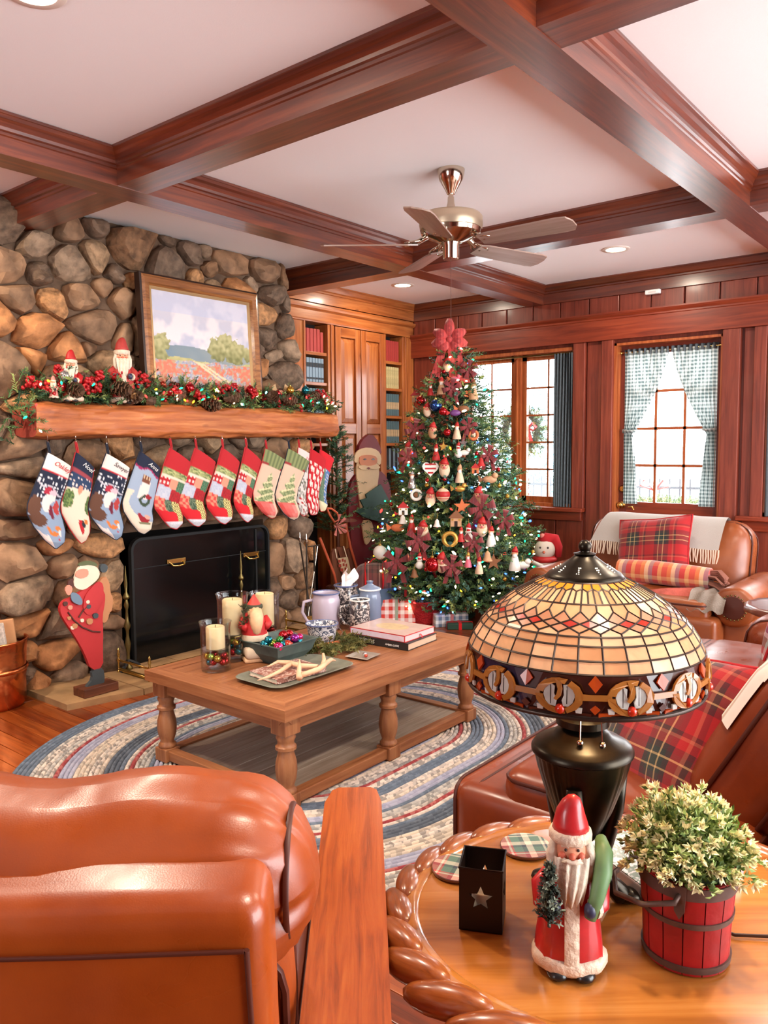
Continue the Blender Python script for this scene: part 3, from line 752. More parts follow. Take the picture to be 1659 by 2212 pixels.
BERME = bc.mesh('berry_cluster', 180); BERME.materials.append(BERM)

# ================================================================ mantel garland
ga = thing('mantel_garland', 'evergreen garland with pinecones, berries, baubles and coloured lights along the mantel', 'garland', (-4.32, 3.37, 1.69))
gm = MB(); rg = random.Random(11)
for k in range(760):
    y_ = rg.uniform(-1.3, 1.19); x_ = rg.uniform(-.06, .13); z_ = .01+.13*rg.random()**1.2*(1.0 if y_ < .1 else .75)
    if y_ < -1.2: z_ -= rg.random()*.28; x_ = rg.uniform(-.02, .12)
    d = Vector((rg.uniform(-.2, 1), rg.uniform(-1, 1), rg.uniform(-.25, .9)))
    sprig(gm, (x_, y_, z_), d, rg.uniform(.07, .13), 20, .026, .0035, rg.choice((0, 0, 1, 1, 2)), rg)
stuff(gm.build('greenery', FIR, ga))
for k in range(20):
    y_ = -1.12+k*.117+rg.uniform(-.03, .03)
    o = ob('pinecone', PCME, None, ga, (rg.uniform(.07, .14), y_, rg.uniform(.02, .1)), (rg.uniform(.5, 2), rg.uniform(-.8, .8), rg.random()*6)); o.scale = (1.4,)*3
for k in range(30):
    y_ = -1.2+k*.08+rg.uniform(-.04, .04)
    o = ob('berry_cluster', BERME, None, ga, (rg.uniform(.06, .13), y_, rg.uniform(.04, .16)), (rg.uniform(-.6,.6), rg.uniform(.2, 1.2), rg.random()*6)); o.scale = (1.5,)*3
def bauble(r): return MB().ball((0,0,0), r, 14, 10).lathe([(r*.22,r*.95),(r*.22,r*1.15),(r*.05,r*1.17)], 8)
BAU = {}
def baumesh(r, col):
    k = (round(r, 4), col)
    if k not in BAU:
        m = bauble(r).mesh('bauble', 60); m.materials.append(SHINY[col]); BAU[k] = m
    return BAU[k]
for px, py, col, r in ((140,812,'silver',.032),(131,835,'red',.03),(258,838,'lime',.022),(300,832,'teal',.024),(410,838,'red',.032),(466,842,'lime',.024),(447,850,'teal',.018),(540,842,'red',.03),(505,845,'teal',.02),(627,843,'gold',.03),(660,843,'teal',.03),(462,862,'gold',.022),(600,850,'red',.024),(560,850,'lime',.02),(352,830,'orange',.02),(365,846,'red',.026)):
    P = onx(px, py, -4.2); ob('bauble', baumesh(r, col), None, ga, (P.x+4.32, P.y-3.37, P.z-1.69))
for k in range(56):
    y_ = rg.uniform(-1.3, 1.17); cu = rg.choice(('warm','warm','ice','red','red','yellow','green'))
    zz = rg.uniform(.02, .12) - (rg.random()*.26 if y_ < -1.2 else 0)
    o = ob('bulb', bme[cu], None, ga, (rg.uniform(.12, .165), y_, zz), (rg.uniform(-1,1), rg.uniform(0,1.5), 0)); o.scale = (.95,)*3

# ================================================================ santa figurines
ROBE = plain('carved red robe', c(176,56,50), .6, var=.15, scale=20); ROBE2 = plain('bright red glaze', c(186,36,40), .35, var=.2, scale=25, coat=.3); FURW = plain('white fur glaze', c(226,204,180), .5, var=.1, scale=40, bmp=.5, bscale=90)
BEARD = plain('carved white beard', c(224,208,186), .55, var=.12, scale=30, bmp=.5, bscale=70); CHEEK = plain('rosy cheek', c(216,108,82), .5); FACE = plain('painted face', c(228,160,126), .5); EYE_ = plain('painted eye', c(50,38,34), .3); MIT = plain('dark blue mitten', c(48,50,74), .4); BOOT = plain('black boot glaze', c(28,26,26), .3, coat=.3); SACK = plain('green sack glaze', c(104,138,92), .45, var=.25, scale=18)
def santa(name, label, loc, rz, h, robe=None, style='tall', fur=None):
    """a standing figurine facing local +x"""
    robe = robe or ROBE; fur = fur or FURW
    t = thing(name, label, 'figurine', loc, rz); s = h
    el = lambda a, z: 1+.03*math.sin(a*7+z*20)
    MB().lathe([(.2*s,.03*s),(.205*s,.06*s),(.19*s,.2*s),(.165*s,.38*s),(.15*s,.5*s),(.125*s,.58*s),(.07*s,.63*s)], 22, sx=.8, wf=el).build('robe', robe, t, 60)
    MB().lathe([(.2*s,.02*s),(.222*s,.045*s),(.222*s,.09*s),(.2*s,.11*s)], 22, sx=.82, wf=lambda a, z: 1+.025*math.sin(a*9)).build('hem', fur, t, 60)
    MB().grid(lambda u, v: (.8*s*(plerp([(.06,.212),(.2,.198),(.38,.174),(.5,.159),(.56,.14)], v)[1]+.012)*(1-.05*(2*u-1)**2), (u-.5)*.085*s, lerp(.06,.56,v)*s), 6, 10).build('front_trim', fur, t, 180)
    MB().ball((0.01*s,0,.72*s), .105*s, 16, 12, sc=(.9,.92,1.05)).build('head', FACE, t, 180)
    bd = MB().grid(lambda u, v: ((.1+.05*math.sin(math.pi*min(1,v*1.2))+.012*math.sin(u*22+v*6))*s*(1-.25*(2*u-1)**2)+.02*s, (2*u-1)*lerp(.1,.028,v**1.6)*s, lerp(.715,.33,v)*s), 16, 14)
    bd.build('beard', BEARD, t, 180)
    MB().tube([(.115*s,-.06*s,.688*s),(.13*s,-.025*s,.7*s),(.132*s,0,.695*s),(.13*s,.025*s,.7*s),(.115*s,.06*s,.688*s)], [.006*s,.016*s,.012*s,.016*s,.006*s], 7).build('moustache', BEARD, t, 180)
    hair = MB()
    for sg in (-1, 1): hair.tube([(.02*s,sg*.09*s,.8*s),(.04*s,sg*.108*s,.7*s),(.05*s,sg*.105*s,.6*s),(.07*s,sg*.075*s,.52*s)], [.022*s,.035*s,.035*s,.01*s], 8)
    hair.build('hair', BEARD, t, 180)
    MB().ball((.115*s,0,.722*s), .021*s, 8, 6).build('nose', CHEEK, t, 180)
    for sg in (-1, 1):
        MB().ball((.085*s,sg*.052*s,.712*s), .026*s, 8, 6).build('cheek', CHEEK, t, 180)
        MB().ball((.095*s,sg*.036*s,.752*s), .009*s, 7, 5).build('eye', EYE_, t, 180)
        MB().tube([(.088*s,sg*.06*s,.772*s),(.1*s,sg*.035*s,.779*s),(.1*s,sg*.018*s,.772*s)], .007*s, 5).build('brow', BEARD, t, 180)
    MB().lathe([(.108*s,.775*s),(.122*s,.785*s),(.124*s,.83*s),(.108*s,.845*s)], 20, wf=lambda a, z: 1+.02*math.sin(a*11)).build('hat_band', fur, t, 60)
    hp_ = [(0,0,.835*s),(0,-.002*s,.88*s),(.002*s,-.002*s,.94*s),(.004*s,.008*s,.995*s),(.004*s,.016*s,1.03*s),(.004*s,.018*s,1.045*s)]
    MB().tube(hp_, [.11*s,.1*s,.084*s,.062*s,.038*s,.01*s], 16).build('hat', robe, t, 180)
    for sg in (-1, 1):
        MB().tube([(0,sg*.11*s,.57*s),(.02*s,sg*.17*s,.5*s),(.07*s,sg*.165*s,.42*s),(.12*s,sg*.12*s,.42*s)], [.05*s,.06*s,.055*s,.05*s], 10).build('sleeve', robe, t, 180)
        MB().tube([(.105*s,sg*.135*s,.42*s),(.13*s,sg*.112*s,.425*s)], .058*s, 10).build('cuff', fur, t, 60)
        MB().ball((.155*s,sg*.1*s,.43*s), .042*s, 9, 7, sc=(1,.9,1.15)).build('mitten', MIT, t, 180)
        MB().ball((.11*s,sg*.075*s,.022*s), .075*s, 10, 7, sc=(1.1,.9,.5)).build('boot', BOOT, t, 180)
    return t
P = onx(265, 810, -4.235); s_ = santa('santa_figurine', 'red robed carved santa with long white beard beside the painting on the mantel', (-4.235, P.y, 1.69), R_(-28), .38)
MB().lathe([(.018,0),(.024,.035),(.022,.036)], 10).tube([(-.02,0,.035),(0,0,.06),(.02,0,.035)], .002, 4).build('basket', plain('wicker', c(190,140,90), .8), s_, 60, (.07, .05, .03))
P = onx(155, 830, -4.21); santa('santa_figurine', 'pale bearded santa head figure in red cap at the left of the mantel', (-4.21, P.y, 1.69), R_(-40), .28, RED)
P = onx(108, 835, -4.2)
santa('santa_figurine', 'tiny pink and white santa nestled in the garland above the mantel end', (-4.2, P.y+.02, 1.705), R_(-40), .12, plain('pale pink robe', c(214,130,120), .6))
P = onx(612, 845, -4.25); an = thing('angel_figurine', 'small carved wooden angel with raised wings at the right of the mantel', 'figurine', (-4.28, P.y, 1.69), R_(-35))
MB().lathe([(.04,0),(.035,.05),(.02,.1),(.012,.115)], 12).build('gown', CREAM, an, 60); MB().ball((0,0,.135), .025, 10, 8).build('head', SKIN, an, 180)
MB().ball((-.008,0,.142), .027, 10, 8).build('hair', plain('brown hair', c(70,44,30), .7), an, 180)
for sg in (-1, 1): MB().prism([Vector((-.015, sg*q[0], q[1])) for q in ((.01,.06),(.05,.1),(.06,.18),(.035,.2),(.02,.14))], (.008,0,0)).build('wing', plain('carved wing', c(206,164,116), .6), an)

# ================================================================ stockings
NP = vcol('needlepoint wool', .9, .5, 700)
def V(*a): return Vector(c(*a)[:3])
NAVY, OFFW, LTB, REDC, BRN, ORG, GRN, CRM, PNK, GRY = V(28,34,56), V(232,214,206), V(142,160,184), V(182,32,40), V(96,62,46), V(210,120,60), V(74,98,54), V(226,208,186), V(226,140,112), V(196,196,206)
def hsh(a, b): return (math.sin(a*127.1+b*311.7)*43758.5453) % 1
def bl(u, v, cu, cv, ru, rv): return ((u-cu)/ru)**2+((v-cv)/rv)**2 < 1+.5*noise.noise(Vector((u*9, v*18, cu*7)))
def dots(u, v, nu, nv, r=.3):
    a, b = int(u*nu), int(v*nv); fu, fv = u*nu-a, v*nv-b; return hsh(a, b) > .45 and math.hypot(fu-.5, fv-.5) < r
def st_night(u, v):
    if v < .14: return OFFW
    if v < .155: return REDC
    if bl(u,v,.62,.35,.13,.035): return V(220,180,190)
    col = NAVY if v < .5-.12*u else LTB.lerp(V(120,140,165), .3*u)
    if v < .42 and dots(u,v,9,26): col = V(230,230,235)
    if abs(v-(.26+.1*u+.02*math.sin(u*9))) < .008: col = V(190,185,195)
    if bl(u,v,.16,.5,.2,.1): col = BRN
    if bl(u,v,.22,.64,.26,.07): col = BRN
    if bl(u,v,.5,.46,.13,.1) or bl(u,v,.62,.4,.12,.05): col = OFFW
    if bl(u,v,.44,.34,.13,.04): col = V(170,40,60)
    if bl(u,v,.66,.55,.06,.09): col = V(110,30,50)
    if bl(u,v,.84,.5,.1,.08): col = V(176,60,58)
    if v > .68:
        if bl(u,v,.52,.8,.16,.03) or bl(u,v,.4,.76,.06,.06) or bl(u,v,.72,.74,.1,.035): col = ORG
        if bl(u,v,.74,.79,.05,.04): col = OFFW
        if bl(u,v,.66,.86,.06,.014): col = REDC
        if u < .3 and v > .72+.1*math.sin(u*8): col = OFFW
    return col
def st_sled(u, v):
    if v < .14: return NAVY
    if v < .19: return V(150,62,70)
    col = V(40,60,92) if v < .36-.06*u else CRM
    if v < .34 and dots(u,v,8,24): col = OFFW
    if bl(u,v,.5,.34,.1,.05): col = PNK
    if bl(u,v,.16,.47,.2,.1) or bl(u,v,.95,.5,.14,.13): col = GRN if hsh(int(u*30),int(v*70)) > .35 else V(120,140,80)
    if bl(u,v,.55,.78,.1,.09): col = REDC
    if bl(u,v,.66,.74,.09,.05): col = V(40,44,52)
    if bl(u,v,.78,.7,.08,.04): col = ORG
    return col
def st_light(u, v):
    if v < .13+.02*math.sin(u*9): return NAVY
    if v < .15+.02*math.sin(u*9): return V(160,40,90)
    col = LTB.lerp(V(170,180,196), .4)
    if v > .42 and u < .35+.2*math.sin(v*9) or v > .78: col = CRM
    if .2 < v < .5 and abs(u-.52) < .2: col = OFFW if abs(u-.52) < .14+.1*(v-.2) else col
    if .2 < v < .3 and abs(u-.5) < .15: col = V(120,70,50) if v > .25 or int(u*30) % 3 else V(230,200,160)
    if bl(u,v,.62,.5,.2,.075) and not bl(u,v,.62,.5,.1,.035): col = V(56,72,54)
    if bl(u,v,.72,.45,.12,.03): col = V(150,30,40)
    if bl(u,v,.6,.76,.2,.045) or bl(u,v,.46,.72,.08,.05): col = V(150,30,40)
    if bl(u,v,.72,.72,.12,.03): col = V(214,160,140)
    if .8 < v < .83 and .3 < u < .85: col = V(120,120,90)
    return col
def st_patch(u, v):
    if v < .2: return REDC
    if v < .31: return GRN.lerp(V(190,190,130), hsh(int(u*14), int(v*60))) if v < .285 else CRM
    w = v+.05*math.sin((u-.5)*2); h = hsh(int(u*26), int(v*64)); chk = (int(u*18)+int(v*46)) % 2
    if v > .85: return GRY.lerp(V(220,220,226), h)
    k = (.31, .43, .57, .72, .86); r = sum(w+.16*(u-.5)*(-1) > q for q in k)-1
    if r <= 0: return (REDC if (int(u*16) % 2 or int(v*50) % 3) else OFFW) if u < .36 else V(226,146,120) if u < .66 else V(90,128,96) if chk else V(62,96,70)
    if r == 1: return GRY.lerp(V(170,176,196), h) if u < .5 else REDC.lerp(V(120,30,36), h*.8)
    if r == 2: return (PNK if (int(u*9)+int(v*24)) % 2 else V(206,70,66)) if u < .34 else V(60,82,62).lerp(V(140,150,120), .6*(h > .6)) if u < .62 else (V(226,214,140) if chk else V(120,100,60))
    return V(206,30,40) if u < .7 else (V(226,214,140) if chk else V(120,100,60))
def st_tree(u, v):
    if v < .19: return V(98,108,70).lerp(V(140,146,96), .5+.5*math.sin(u*40)) if not (v > .16 and (u < .25 or u > .8)) else V(150,50,50)
    col = V(214,180,156); x = u-.5-.1*(v-.4)
    if .24 < v < .72:
        hw = (v-.25)*1.25
        if abs(x) < hw*(.8+.25*math.sin(v*60)): col = V(92,112,72).lerp(V(170,176,128), hsh(int(u*22), int(v*55)))
        if abs(x) < hw*.9 and abs((v*11+x*1.4) % 1-.5) < .13: col = V(220,206,160)
    if v >= .69 and .02 < u < .8 and v < .93: col = V(200,52,48).lerp(V(226,140,130), hsh(int(u*5), int(v*14)))
    if u > .86: col = V(226,196,170)
    return col
def st_white(u, v):
    if v < .18: return V(232,206,200) if not (.35 < u < .8 and .07 < v < .12 and int(u*40) % 2) else V(190,70,70)
    h = hsh(int(u*12), int(v*30)); return V(222,214,208) if h < .55 else V(150,140,132) if h < .8 else (V(180,50,46) if v > .7 else V(110,112,96))
def st_deer(u, v):
    if v < .17: return V(186,24,36)
    a = (u*3.2+(.5 if int(v*9) % 2 else 0)) % 1; b = (v*9) % 1
    return V(232,214,204) if (abs(a-.5) < .32 and abs(b-.5) < .2) or (abs(a-.35) < .13 and abs(b-.5) < .42) or (abs(a-.68) < .1 and b > .4) else V(190,26,38)
def st_blue(u, v):
    if v < .25: return V(206,28,40)
    if v > .82: return V(226,214,176)
    col = V(84,120,168) if u > .45 else V(120,140,112).lerp(V(80,110,90), hsh(int(u*20), int(v*40)))
    if u > .45 and dots(u,v,7,20): col = OFFW
    return col
ST = [
 (st_night, -4.19, 'navy', [(101.7,977.6),(93,1003),(73.6,1049.6),(58.7,1088.8),(57.8,1109),(71.8,1137),(96,1167),(118,1184.5)], [(153,1008.5),(147.4,1033.7),(137,1061),(129.7,1085),(127.8,1102),(135.3,1124),(141,1148.6),(139,1171),(122,1185)], 'navy snow scene christmas stocking with white cuff and red name, leftmost on the mantel', 'Oakley', 'red'),
 (st_sled, -4.2, 'red', [(162.4,976.7),(152,1019.7),(139,1059),(130.6,1090.7),(132.5,1109),(148.4,1139),(163.3,1161.7),(174,1173)], [(202.6,1012),(199,1034.6),(196,1061),(189.5,1090.7),(189.5,1105.7),(194,1128),(193,1150.5),(185.7,1167),(177,1173)], 'cream and navy penguin sled stocking with navy cuff, second from left', 'Noel', 'white'),
 (st_night, -4.19, 'navy', [(228.7,979.5),(219.4,1004.7),(204.4,1045.8),(192.3,1085),(190.4,1102),(198.8,1120.6),(219.4,1146.8),(247,1165)], [(279.7,1012),(274.5,1034.6),(267,1060.8),(258.6,1090.7),(257.7,1102),(264,1124),(266.5,1139),(262,1158),(252,1166)], 'navy snow scene stocking with white cuff and dark name, third from left', 'Sawyer', 'grey'),
 (st_light, -4.19, 'navy', [(301.6,974.8),(292.3,999),(277.3,1042),(263.3,1085),(266,1103.8),(281,1128),(297.9,1148.6),(308,1153)], [(345.5,1012),(341.8,1034.6),(333.4,1075.8),(327.8,1103.8),(330.6,1122.5),(325.9,1143),(312,1153.5)], 'pale blue lighthouse and wreath stocking with navy cuff', 'Anna', 'white'),
 (st_patch, -4.19, 'red', [(366,967.7),(354,1000),(342,1043.7),(331,1082),(334.8,1099),(351.7,1123),(366,1139),(378,1142.5)], [(412.7,1001.5),(404.7,1031.6),(390.3,1070),(385.5,1089.5),(393.9,1113.6),(393.9,1130.5),(382,1142.5)], 'red patchwork stocking with grey toe, nearest of four beside the lighthouse stocking', None, None),
 (st_patch, -4.19, 'red', [(420.4,967.7),(409.6,1000),(395,1046),(384,1082),(390,1104),(407,1125.6),(419,1135),(426,1137)], [(465,999),(456.6,1031.6),(440.9,1070),(437.3,1084.7),(445,1111),(443.3,1125.6),(430,1137)], 'red patchwork stocking with grey toe, second of the four patchwork ones', None, None),
 (st_patch, -4.19, 'red', [(478,966.5),(468.6,1002.7),(455.4,1043.7),(444.5,1079.8),(448,1096.7),(462.6,1116),(474.7,1128),(483,1131.5)], [(516.9,999),(509.6,1031.6),(498.8,1065.4),(496.4,1082),(502,1106),(500,1120.8),(487,1131.7)], 'red patchwork stocking with grey toe, third of the four patchwork ones', None, None),
 (st_patch, -4.19, 'red', [(528.9,965.3),(520.5,1002.7),(510.8,1043.7),(504,1077.4),(507,1094),(520.5,1116),(527.7,1124.4),(533,1127.5)], [(563.9,997.9),(554,1029),(545.8,1060.6),(541,1082),(547,1104),(545.8,1118.4),(536,1127.6)], 'narrow red patchwork stocking with grey toe, last of four before the tree stockings', None, None),
 (st_tree, -4.18, 'red', [(572.3,969),(566.3,995.5),(554,1034),(545.8,1063),(548,1082),(563.9,1104),(580.7,1117),(585,1119)], [(618,996.7),(607.3,1019.6),(595,1055.7),(592.8,1082),(599.3,1104),(594,1117),(588,1119.5)], 'beige stocking with stitched green tree and green cuff beside the patchwork stockings', None, None),
 (st_tree, -4.165, 'navy', [(621.7,969),(615.7,993),(602.4,1034),(593.5,1067.8),(597.6,1087),(612,1108.8),(626.6,1120.8),(633,1123)], [(667.5,998),(658,1019.6),(643.4,1055.7),(639.8,1082),(647.8,1106),(643.4,1118.4),(636,1123)], 'beige stocking with stitched green tree hanging in front of the white cuffed one', None, None),
 (st_white, -4.215, 'red', [(643.4,966.5),(641,995),(640,1048),(640,1082),(648,1109),(652,1113.6)], [(683,991.8),(674.8,1012),(665,1048.5),(660,1077.4),(667.5,1096.7),(664,1111),(656,1114.8)], 'white and grey patterned stocking with pale pink cuff', None, None),
 (st_deer, -4.19, 'red', [(670,969),(667.5,1012),(665,1048.5),(661.5,1070),(665,1092),(668.8,1108.8),(672,1112)], [(702.5,993),(698.9,1019.6),(689,1055.7),(686.8,1079.8),(688,1099),(684.4,1111),(676,1112.4)], 'red stocking with an all-over pattern of white figures', None, None),
 (st_blue, -4.22, 'red', [(690.5,971),(689,1012),(688,1048.5),(686.8,1075),(689,1094),(691.7,1102.7)], [(720.6,993),(712,1017),(705,1053),(703,1077.4),(706.8,1092),(701,1104),(693,1105)], 'blue and green stocking with red cuff and cream toe, rightmost on the mantel', None, None)]
LOOPM = {'navy': plain('navy ribbon', c(30,34,48), .8), 'red': plain('red ribbon', c(176,28,34), .7)}
TXM = {'red': plain('red thread', c(190,60,60), .8), 'white': plain('white thread', c(235,230,225), .8), 'grey': plain('grey thread', c(90,84,84), .8)}
def text_mesh(name, txt, size, mat, parent, M, shear=0):
    cu = bpy.data.curves.new(name, 'FONT'); cu.body = txt; cu.size = size; cu.extrude = .0006; cu.align_x = 'CENTER'; cu.align_y = 'CENTER'; cu.shear = shear
    tmp = bpy.data.objects.new(name, cu); dg = bpy.context.evaluated_depsgraph_get(); COL.objects.link(tmp); dg.update()
    me = bpy.data.meshes.new_from_object(tmp.evaluated_get(dg)); bpy.data.objects.remove(tmp)
    me.transform(M); me.materials.clear(); return ob(name, me, mat, parent)
for fn, X0, lp, Lp, Rp, lab, nm, nc in ST:
    A = onx(*Lp[0], X0); t = thing('christmas_stocking', lab, 'stocking', tuple(A), 0, 'stockings hanging from the mantel')
    NU, NV = 30, 66; mb = MB(); cols = []
    rows = [(onx(*plerp(Lp, j/NV), X0)-A, onx(*plerp(Rp, j/NV), X0)-A) for j in range(NV+1)]
    def th(u, v): return .022*math.sqrt(max(0, 1-(2*u-1)**2))*min(1, (1-v)*9+.05)+.0015
    mb.grid(lambda u, v: (lambda a, b: a.lerp(b, u)+Vector((th(u, v), 0, 0)))(*rows[round(v*NV)]), NU, NV)
    mb.grid(lambda u, v: (lambda a, b: a.lerp(b, 1-u)-Vector((th(1-u, v)*.6, 0, 0)))(*rows[round(v*NV)]), NU, NV)
    me = mb.mesh('sock', 180)
    for sd_ in (0, 1):
        for j in range(NV+1):
            for i in range(NU+1):
                u = i/NU if not sd_ else 1-i/NU; k = fn(min(.999, u), j/NV)
                if sd_: k = NAVY if lp == 'navy' else V(150,40,44)
                cols.append((k.x, k.y, k.z, 1))
    paint(me, cols); ob('sock', me, NP, t)
    eg = MB().tube([r[0]+Vector((.002,0,0)) for r in rows[::3]]+[rows[-1][1]], .0035, 5).tube([r[1]+Vector((.002,0,0)) for r in rows[::3]], .0035, 5).build('piping', LOOPM[lp], t, 60)
    MB().tube([(0,.012,-.004),(.002,.004,.03),(.004,0,.06),(.004,.006,.06),(.002,.014,.03),(0,.02,-.004)], .0045, 5).build('hanging_loop', LOOPM[lp], t, 60)
    MB().tube([(.004,.003,.05),(.008,.003,.062),(.004,.003,.07),(.004,.003,max(.075, 1.5-A.z))], .0022, 5).build('hook', NICKEL, t, 60)
    if nm:
        a, b = rows[0]; q = (b-a).normalized(); ctr = a.lerp(b, .62)+(rows[4][0]+rows[4][1]-a-b)*.5+Vector((.0265, 0, 0)); n_ = Vector((1, 0, 0)); up = n_.cross(q)
        M = Matrix(((q.x, up.x, n_.x, ctr.x), (q.y, up.y, n_.y, ctr.y), (q.z, up.z, n_.z, ctr.z), (0,0,0,1)))
        text_mesh('stitched_name', nm, .036, TXM[nc], t, M, .3)

# ================================================================ painted santa cut-out on the hearth
def cut(name, poly, X0, th, mat, par, off, n=1):
    P = [onx(x, y, X0)-off for x, y in poly]
    if n: P = chaikin(P, n)
    return MB().prism(P, (th, 0, 0)).build(name, mat, par)
XS = -4.1; sc0 = onx(200, 1500, XS); sc0.z = .035
cs = thing('santa_cutout', 'flat painted wooden santa cut-out with sack and boots standing on the hearth', 'wood cutout', tuple(sc0))
CRED = plain('painted red board', c(190,48,50), .6, var=.06); CWH = plain('painted beard board', c(232,214,190), .6, var=.06); CTAN = plain('painted tan board', c(190,130,88), .6, var=.06); CDK = plain('painted slate board', c(66,74,78), .6); CSK = plain('painted pink face', c(222,146,122), .6); CBR = plain('brown line paint', c(84,46,38), .6); CBL = plain('painted blue board', c(110,130,150), .6)
cut('coat', [(150,1290),(178,1272),(205,1262),(222,1278),(222,1300),(216,1330),(218,1360),(217,1400),(218,1440),(192,1447),(178,1410),(160,1378),(138,1345),(126,1325),(125,1308),(134,1295)], XS, .025, CRED, cs, sc0)
cut('arm', [(180,1290),(196,1268),(212,1254),(222,1262),(222,1288),(213,1310),(206,1322),(190,1330),(178,1318)], XS+.025, .008, CRED, cs, sc0)
cut('beard', [(156,1262),(160,1240),(168,1222),(184,1218),(205,1222),(214,1236),(210,1250),(194,1264),(180,1274),(164,1272)], XS+.025, .012, CWH, cs, sc0)
cut('face', [(161,1242),(166,1232),(178,1228),(190,1230),(190,1244),(176,1250),(164,1246)], XS+.037, .006, CSK, cs, sc0)
cut('sack', [(205,1262),(222,1242),(232,1256),(234,1280),(240,1290),(238,1318),(232,1322),(228,1340),(218,1346),(214,1332),(218,1310),(222,1280)], XS-.004, .022, CTAN, cs, sc0)
cut('holly_crown', [(165,1222),(172,1214),(190,1210),(206,1216),(208,1224),(190,1219),(176,1222)], XS+.026, .014, plain('holly green', c(92,98,66), .7), cs, sc0)
cut('bell', [(212,1222),(220,1216),(230,1222),(226,1236),(214,1236)], XS+.01, .02, CDK, cs, sc0)
cut('pipe', [(143,1268),(146,1252),(160,1248),(158,1266),(150,1274)], XS+.02, .012, CBR, cs, sc0)
cut('hand', [(138,1272),(146,1262),(156,1268),(152,1284),(144,1286)], XS+.03, .008, CSK, cs, sc0)
cut('mitten', [(152,1278),(168,1282),(178,1298),(174,1308),(158,1302),(152,1294)], XS+.034, .008, CBL, cs, sc0)
cut('boots', [(193,1446),(218,1438),(222,1470),(214,1478),(196,1484),(180,1488),(184,1480),(196,1466)], XS, .025, CDK, cs, sc0)
for P_ in ([(147,1322),(160,1340),(178,1355),(200,1364),(217,1365)], [(170,1334),(180,1318),(190,1308)]):
    MB().tube([onx(x, y, XS+.03)-sc0 for x, y in P_], .0045, 5).build('rope', CBR, cs, 60)
for (x, y, w, m_) in ((160,1352,6,CTAN),(155,1356,4,CWH),(176,1340,4,CWH),(192,1342,7,CTAN),(205,1330,6,CDK),(188,1300,4,CWH),(140,1304,5,CBR),(150,1312,5,CSK),(148,1335,4,CTAN),(190,1310,5,CDK)):
    cut('toy', [(x-w,y-w*.8),(x+w,y-w),(x+w*.9,y+w*.8),(x-w*.8,y+w)], XS+.025, .01, m_, cs, sc0, 1)
bp = [onx(x, y, XS)-sc0 for x, y in ((168,1490),(242,1474))]
MB().bbox(-.05, .07, bp[0].y, bp[1].y, -.0, .05, .004).build('base', wood('cutout base', c(60,28,16), c(96,50,28), c(120,66,38), 'y', .6, 0), cs)

# ================================================================ copper bucket with kindling
cb_ = onz(22, 1530, 0); cbx, cby = cb_.x-.12, cb_.y-.03
cu = thing('copper_bucket', 'shiny hammered copper kindling bucket on the floor left of the hearth', 'bucket', (cbx, cby, 0))
COP = plain('hammered copper', c(214,120,70), .22, 1, var=.25, scale=14, bmp=.35, bscale=18)
MB().lathe([(.15,0),(.165,.02),(.17,.16),(.176,.2),(.172,.215),(.178,.32),(.185,.36),(.188,.37),(.18,.365),(.172,.33),(.165,.05),(.001,.04)], 36, cap=False).build('body', COP, cu, 60)
MB().lathe([(.178,.2),(.184,.208),(.184,.218),(.178,.226)], 36, cap=False).build('band', COP, cu, 60)
MB().tube([(.185*math.cos(a), .185*math.sin(a), .37) for a in [2*math.pi*k/24 for k in range(24)]], .007, 6, closed=True).build('rim', COP, cu, 60)
KP = [plain('kraft paper', c(196,140,96), .8, var=.15), plain('newsprint', c(206,190,176), .8, var=.3, scale=60), wood('kindling', c(120,66,36), c(176,116,72), c(200,150,104), 'z', .7, 0)]
for k, (x_, y_, h_, m_, rz, tp) in enumerate(((.0,.06,.52,0,.4,'kraft paper'),(.08,-.05,.5,1,.2,'newsprint'),(.06,.09,.49,0,1.0,'kraft paper'),(-.05,-.03,.54,0,.7,'kraft paper'),(.09,.03,.48,1,.6,'newsprint'),(.0,.11,.45,2,.3,'wood'))):
    o = MB().bbox(-.05 if m_ < 2 else -.02, .05 if m_ < 2 else .02, -.01, .012, 0, h_-.045, .004).build(('paper_bundle', 'paper_bundle', 'kindling_stick')[m_], KP[m_], None, None, (cbx+x_, cby+y_, .045), (R_(4), R_(-5), rz))
    tag(o, ('folded kraft paper standing in the middle of the copper bucket', 'folded newsprint sheet at the front left of the copper bucket', 'kraft paper bundle nearest the chimney in the copper bucket',
            'tallest kraft paper bundle at the back of the copper bucket', 'newsprint bundle at the front right of the copper bucket', 'short stick of kindling in the copper bucket')[k], 'kindling' if m_ == 2 else 'paper', 'kindling in the copper bucket')

# ================================================================ tall santa board by the cupboard
XT = -4.5; T0 = onx(795, 1200, XT); T0.z = 0
ts = thing('santa_board', 'tall flat wooden santa board in maroon coat holding a green tree by the cupboard', 'wood cutout', tuple(T0))
MAR = plain('maroon paint', c(110,22,28), .7, var=.1, scale=4); MBD = plain('aged cream paint', c(216,178,136), .7, var=.06); MFC = plain('board face paint', c(200,120,82), .7)
base_px = [(757,1260),(764,1340),(838,1340),(838,1260)]
def cutT(name, poly, dx, th, mat, n=1): return cut(name, poly, XT+dx, th, mat, ts, T0, n)
cutT('coat', [(768,1020),(752,1042),(746,1090),(753,1150),(757,1250),(765,1400),(836,1400),(838,1250),(842,1150),(840,1060),(830,1030),(815,1015)], 0, .03, MAR)
cutT('hat', [(766,984),(772,955),(795,934),(812,955),(820,985),(795,975)], 0, .034, MAR)
cutT('hat_fur', [(763,1000),(764,982),(775,970),(795,966),(814,972),(822,986),(820,1006),(812,1000),(796,994),(776,998)], .034, .012, MBD)
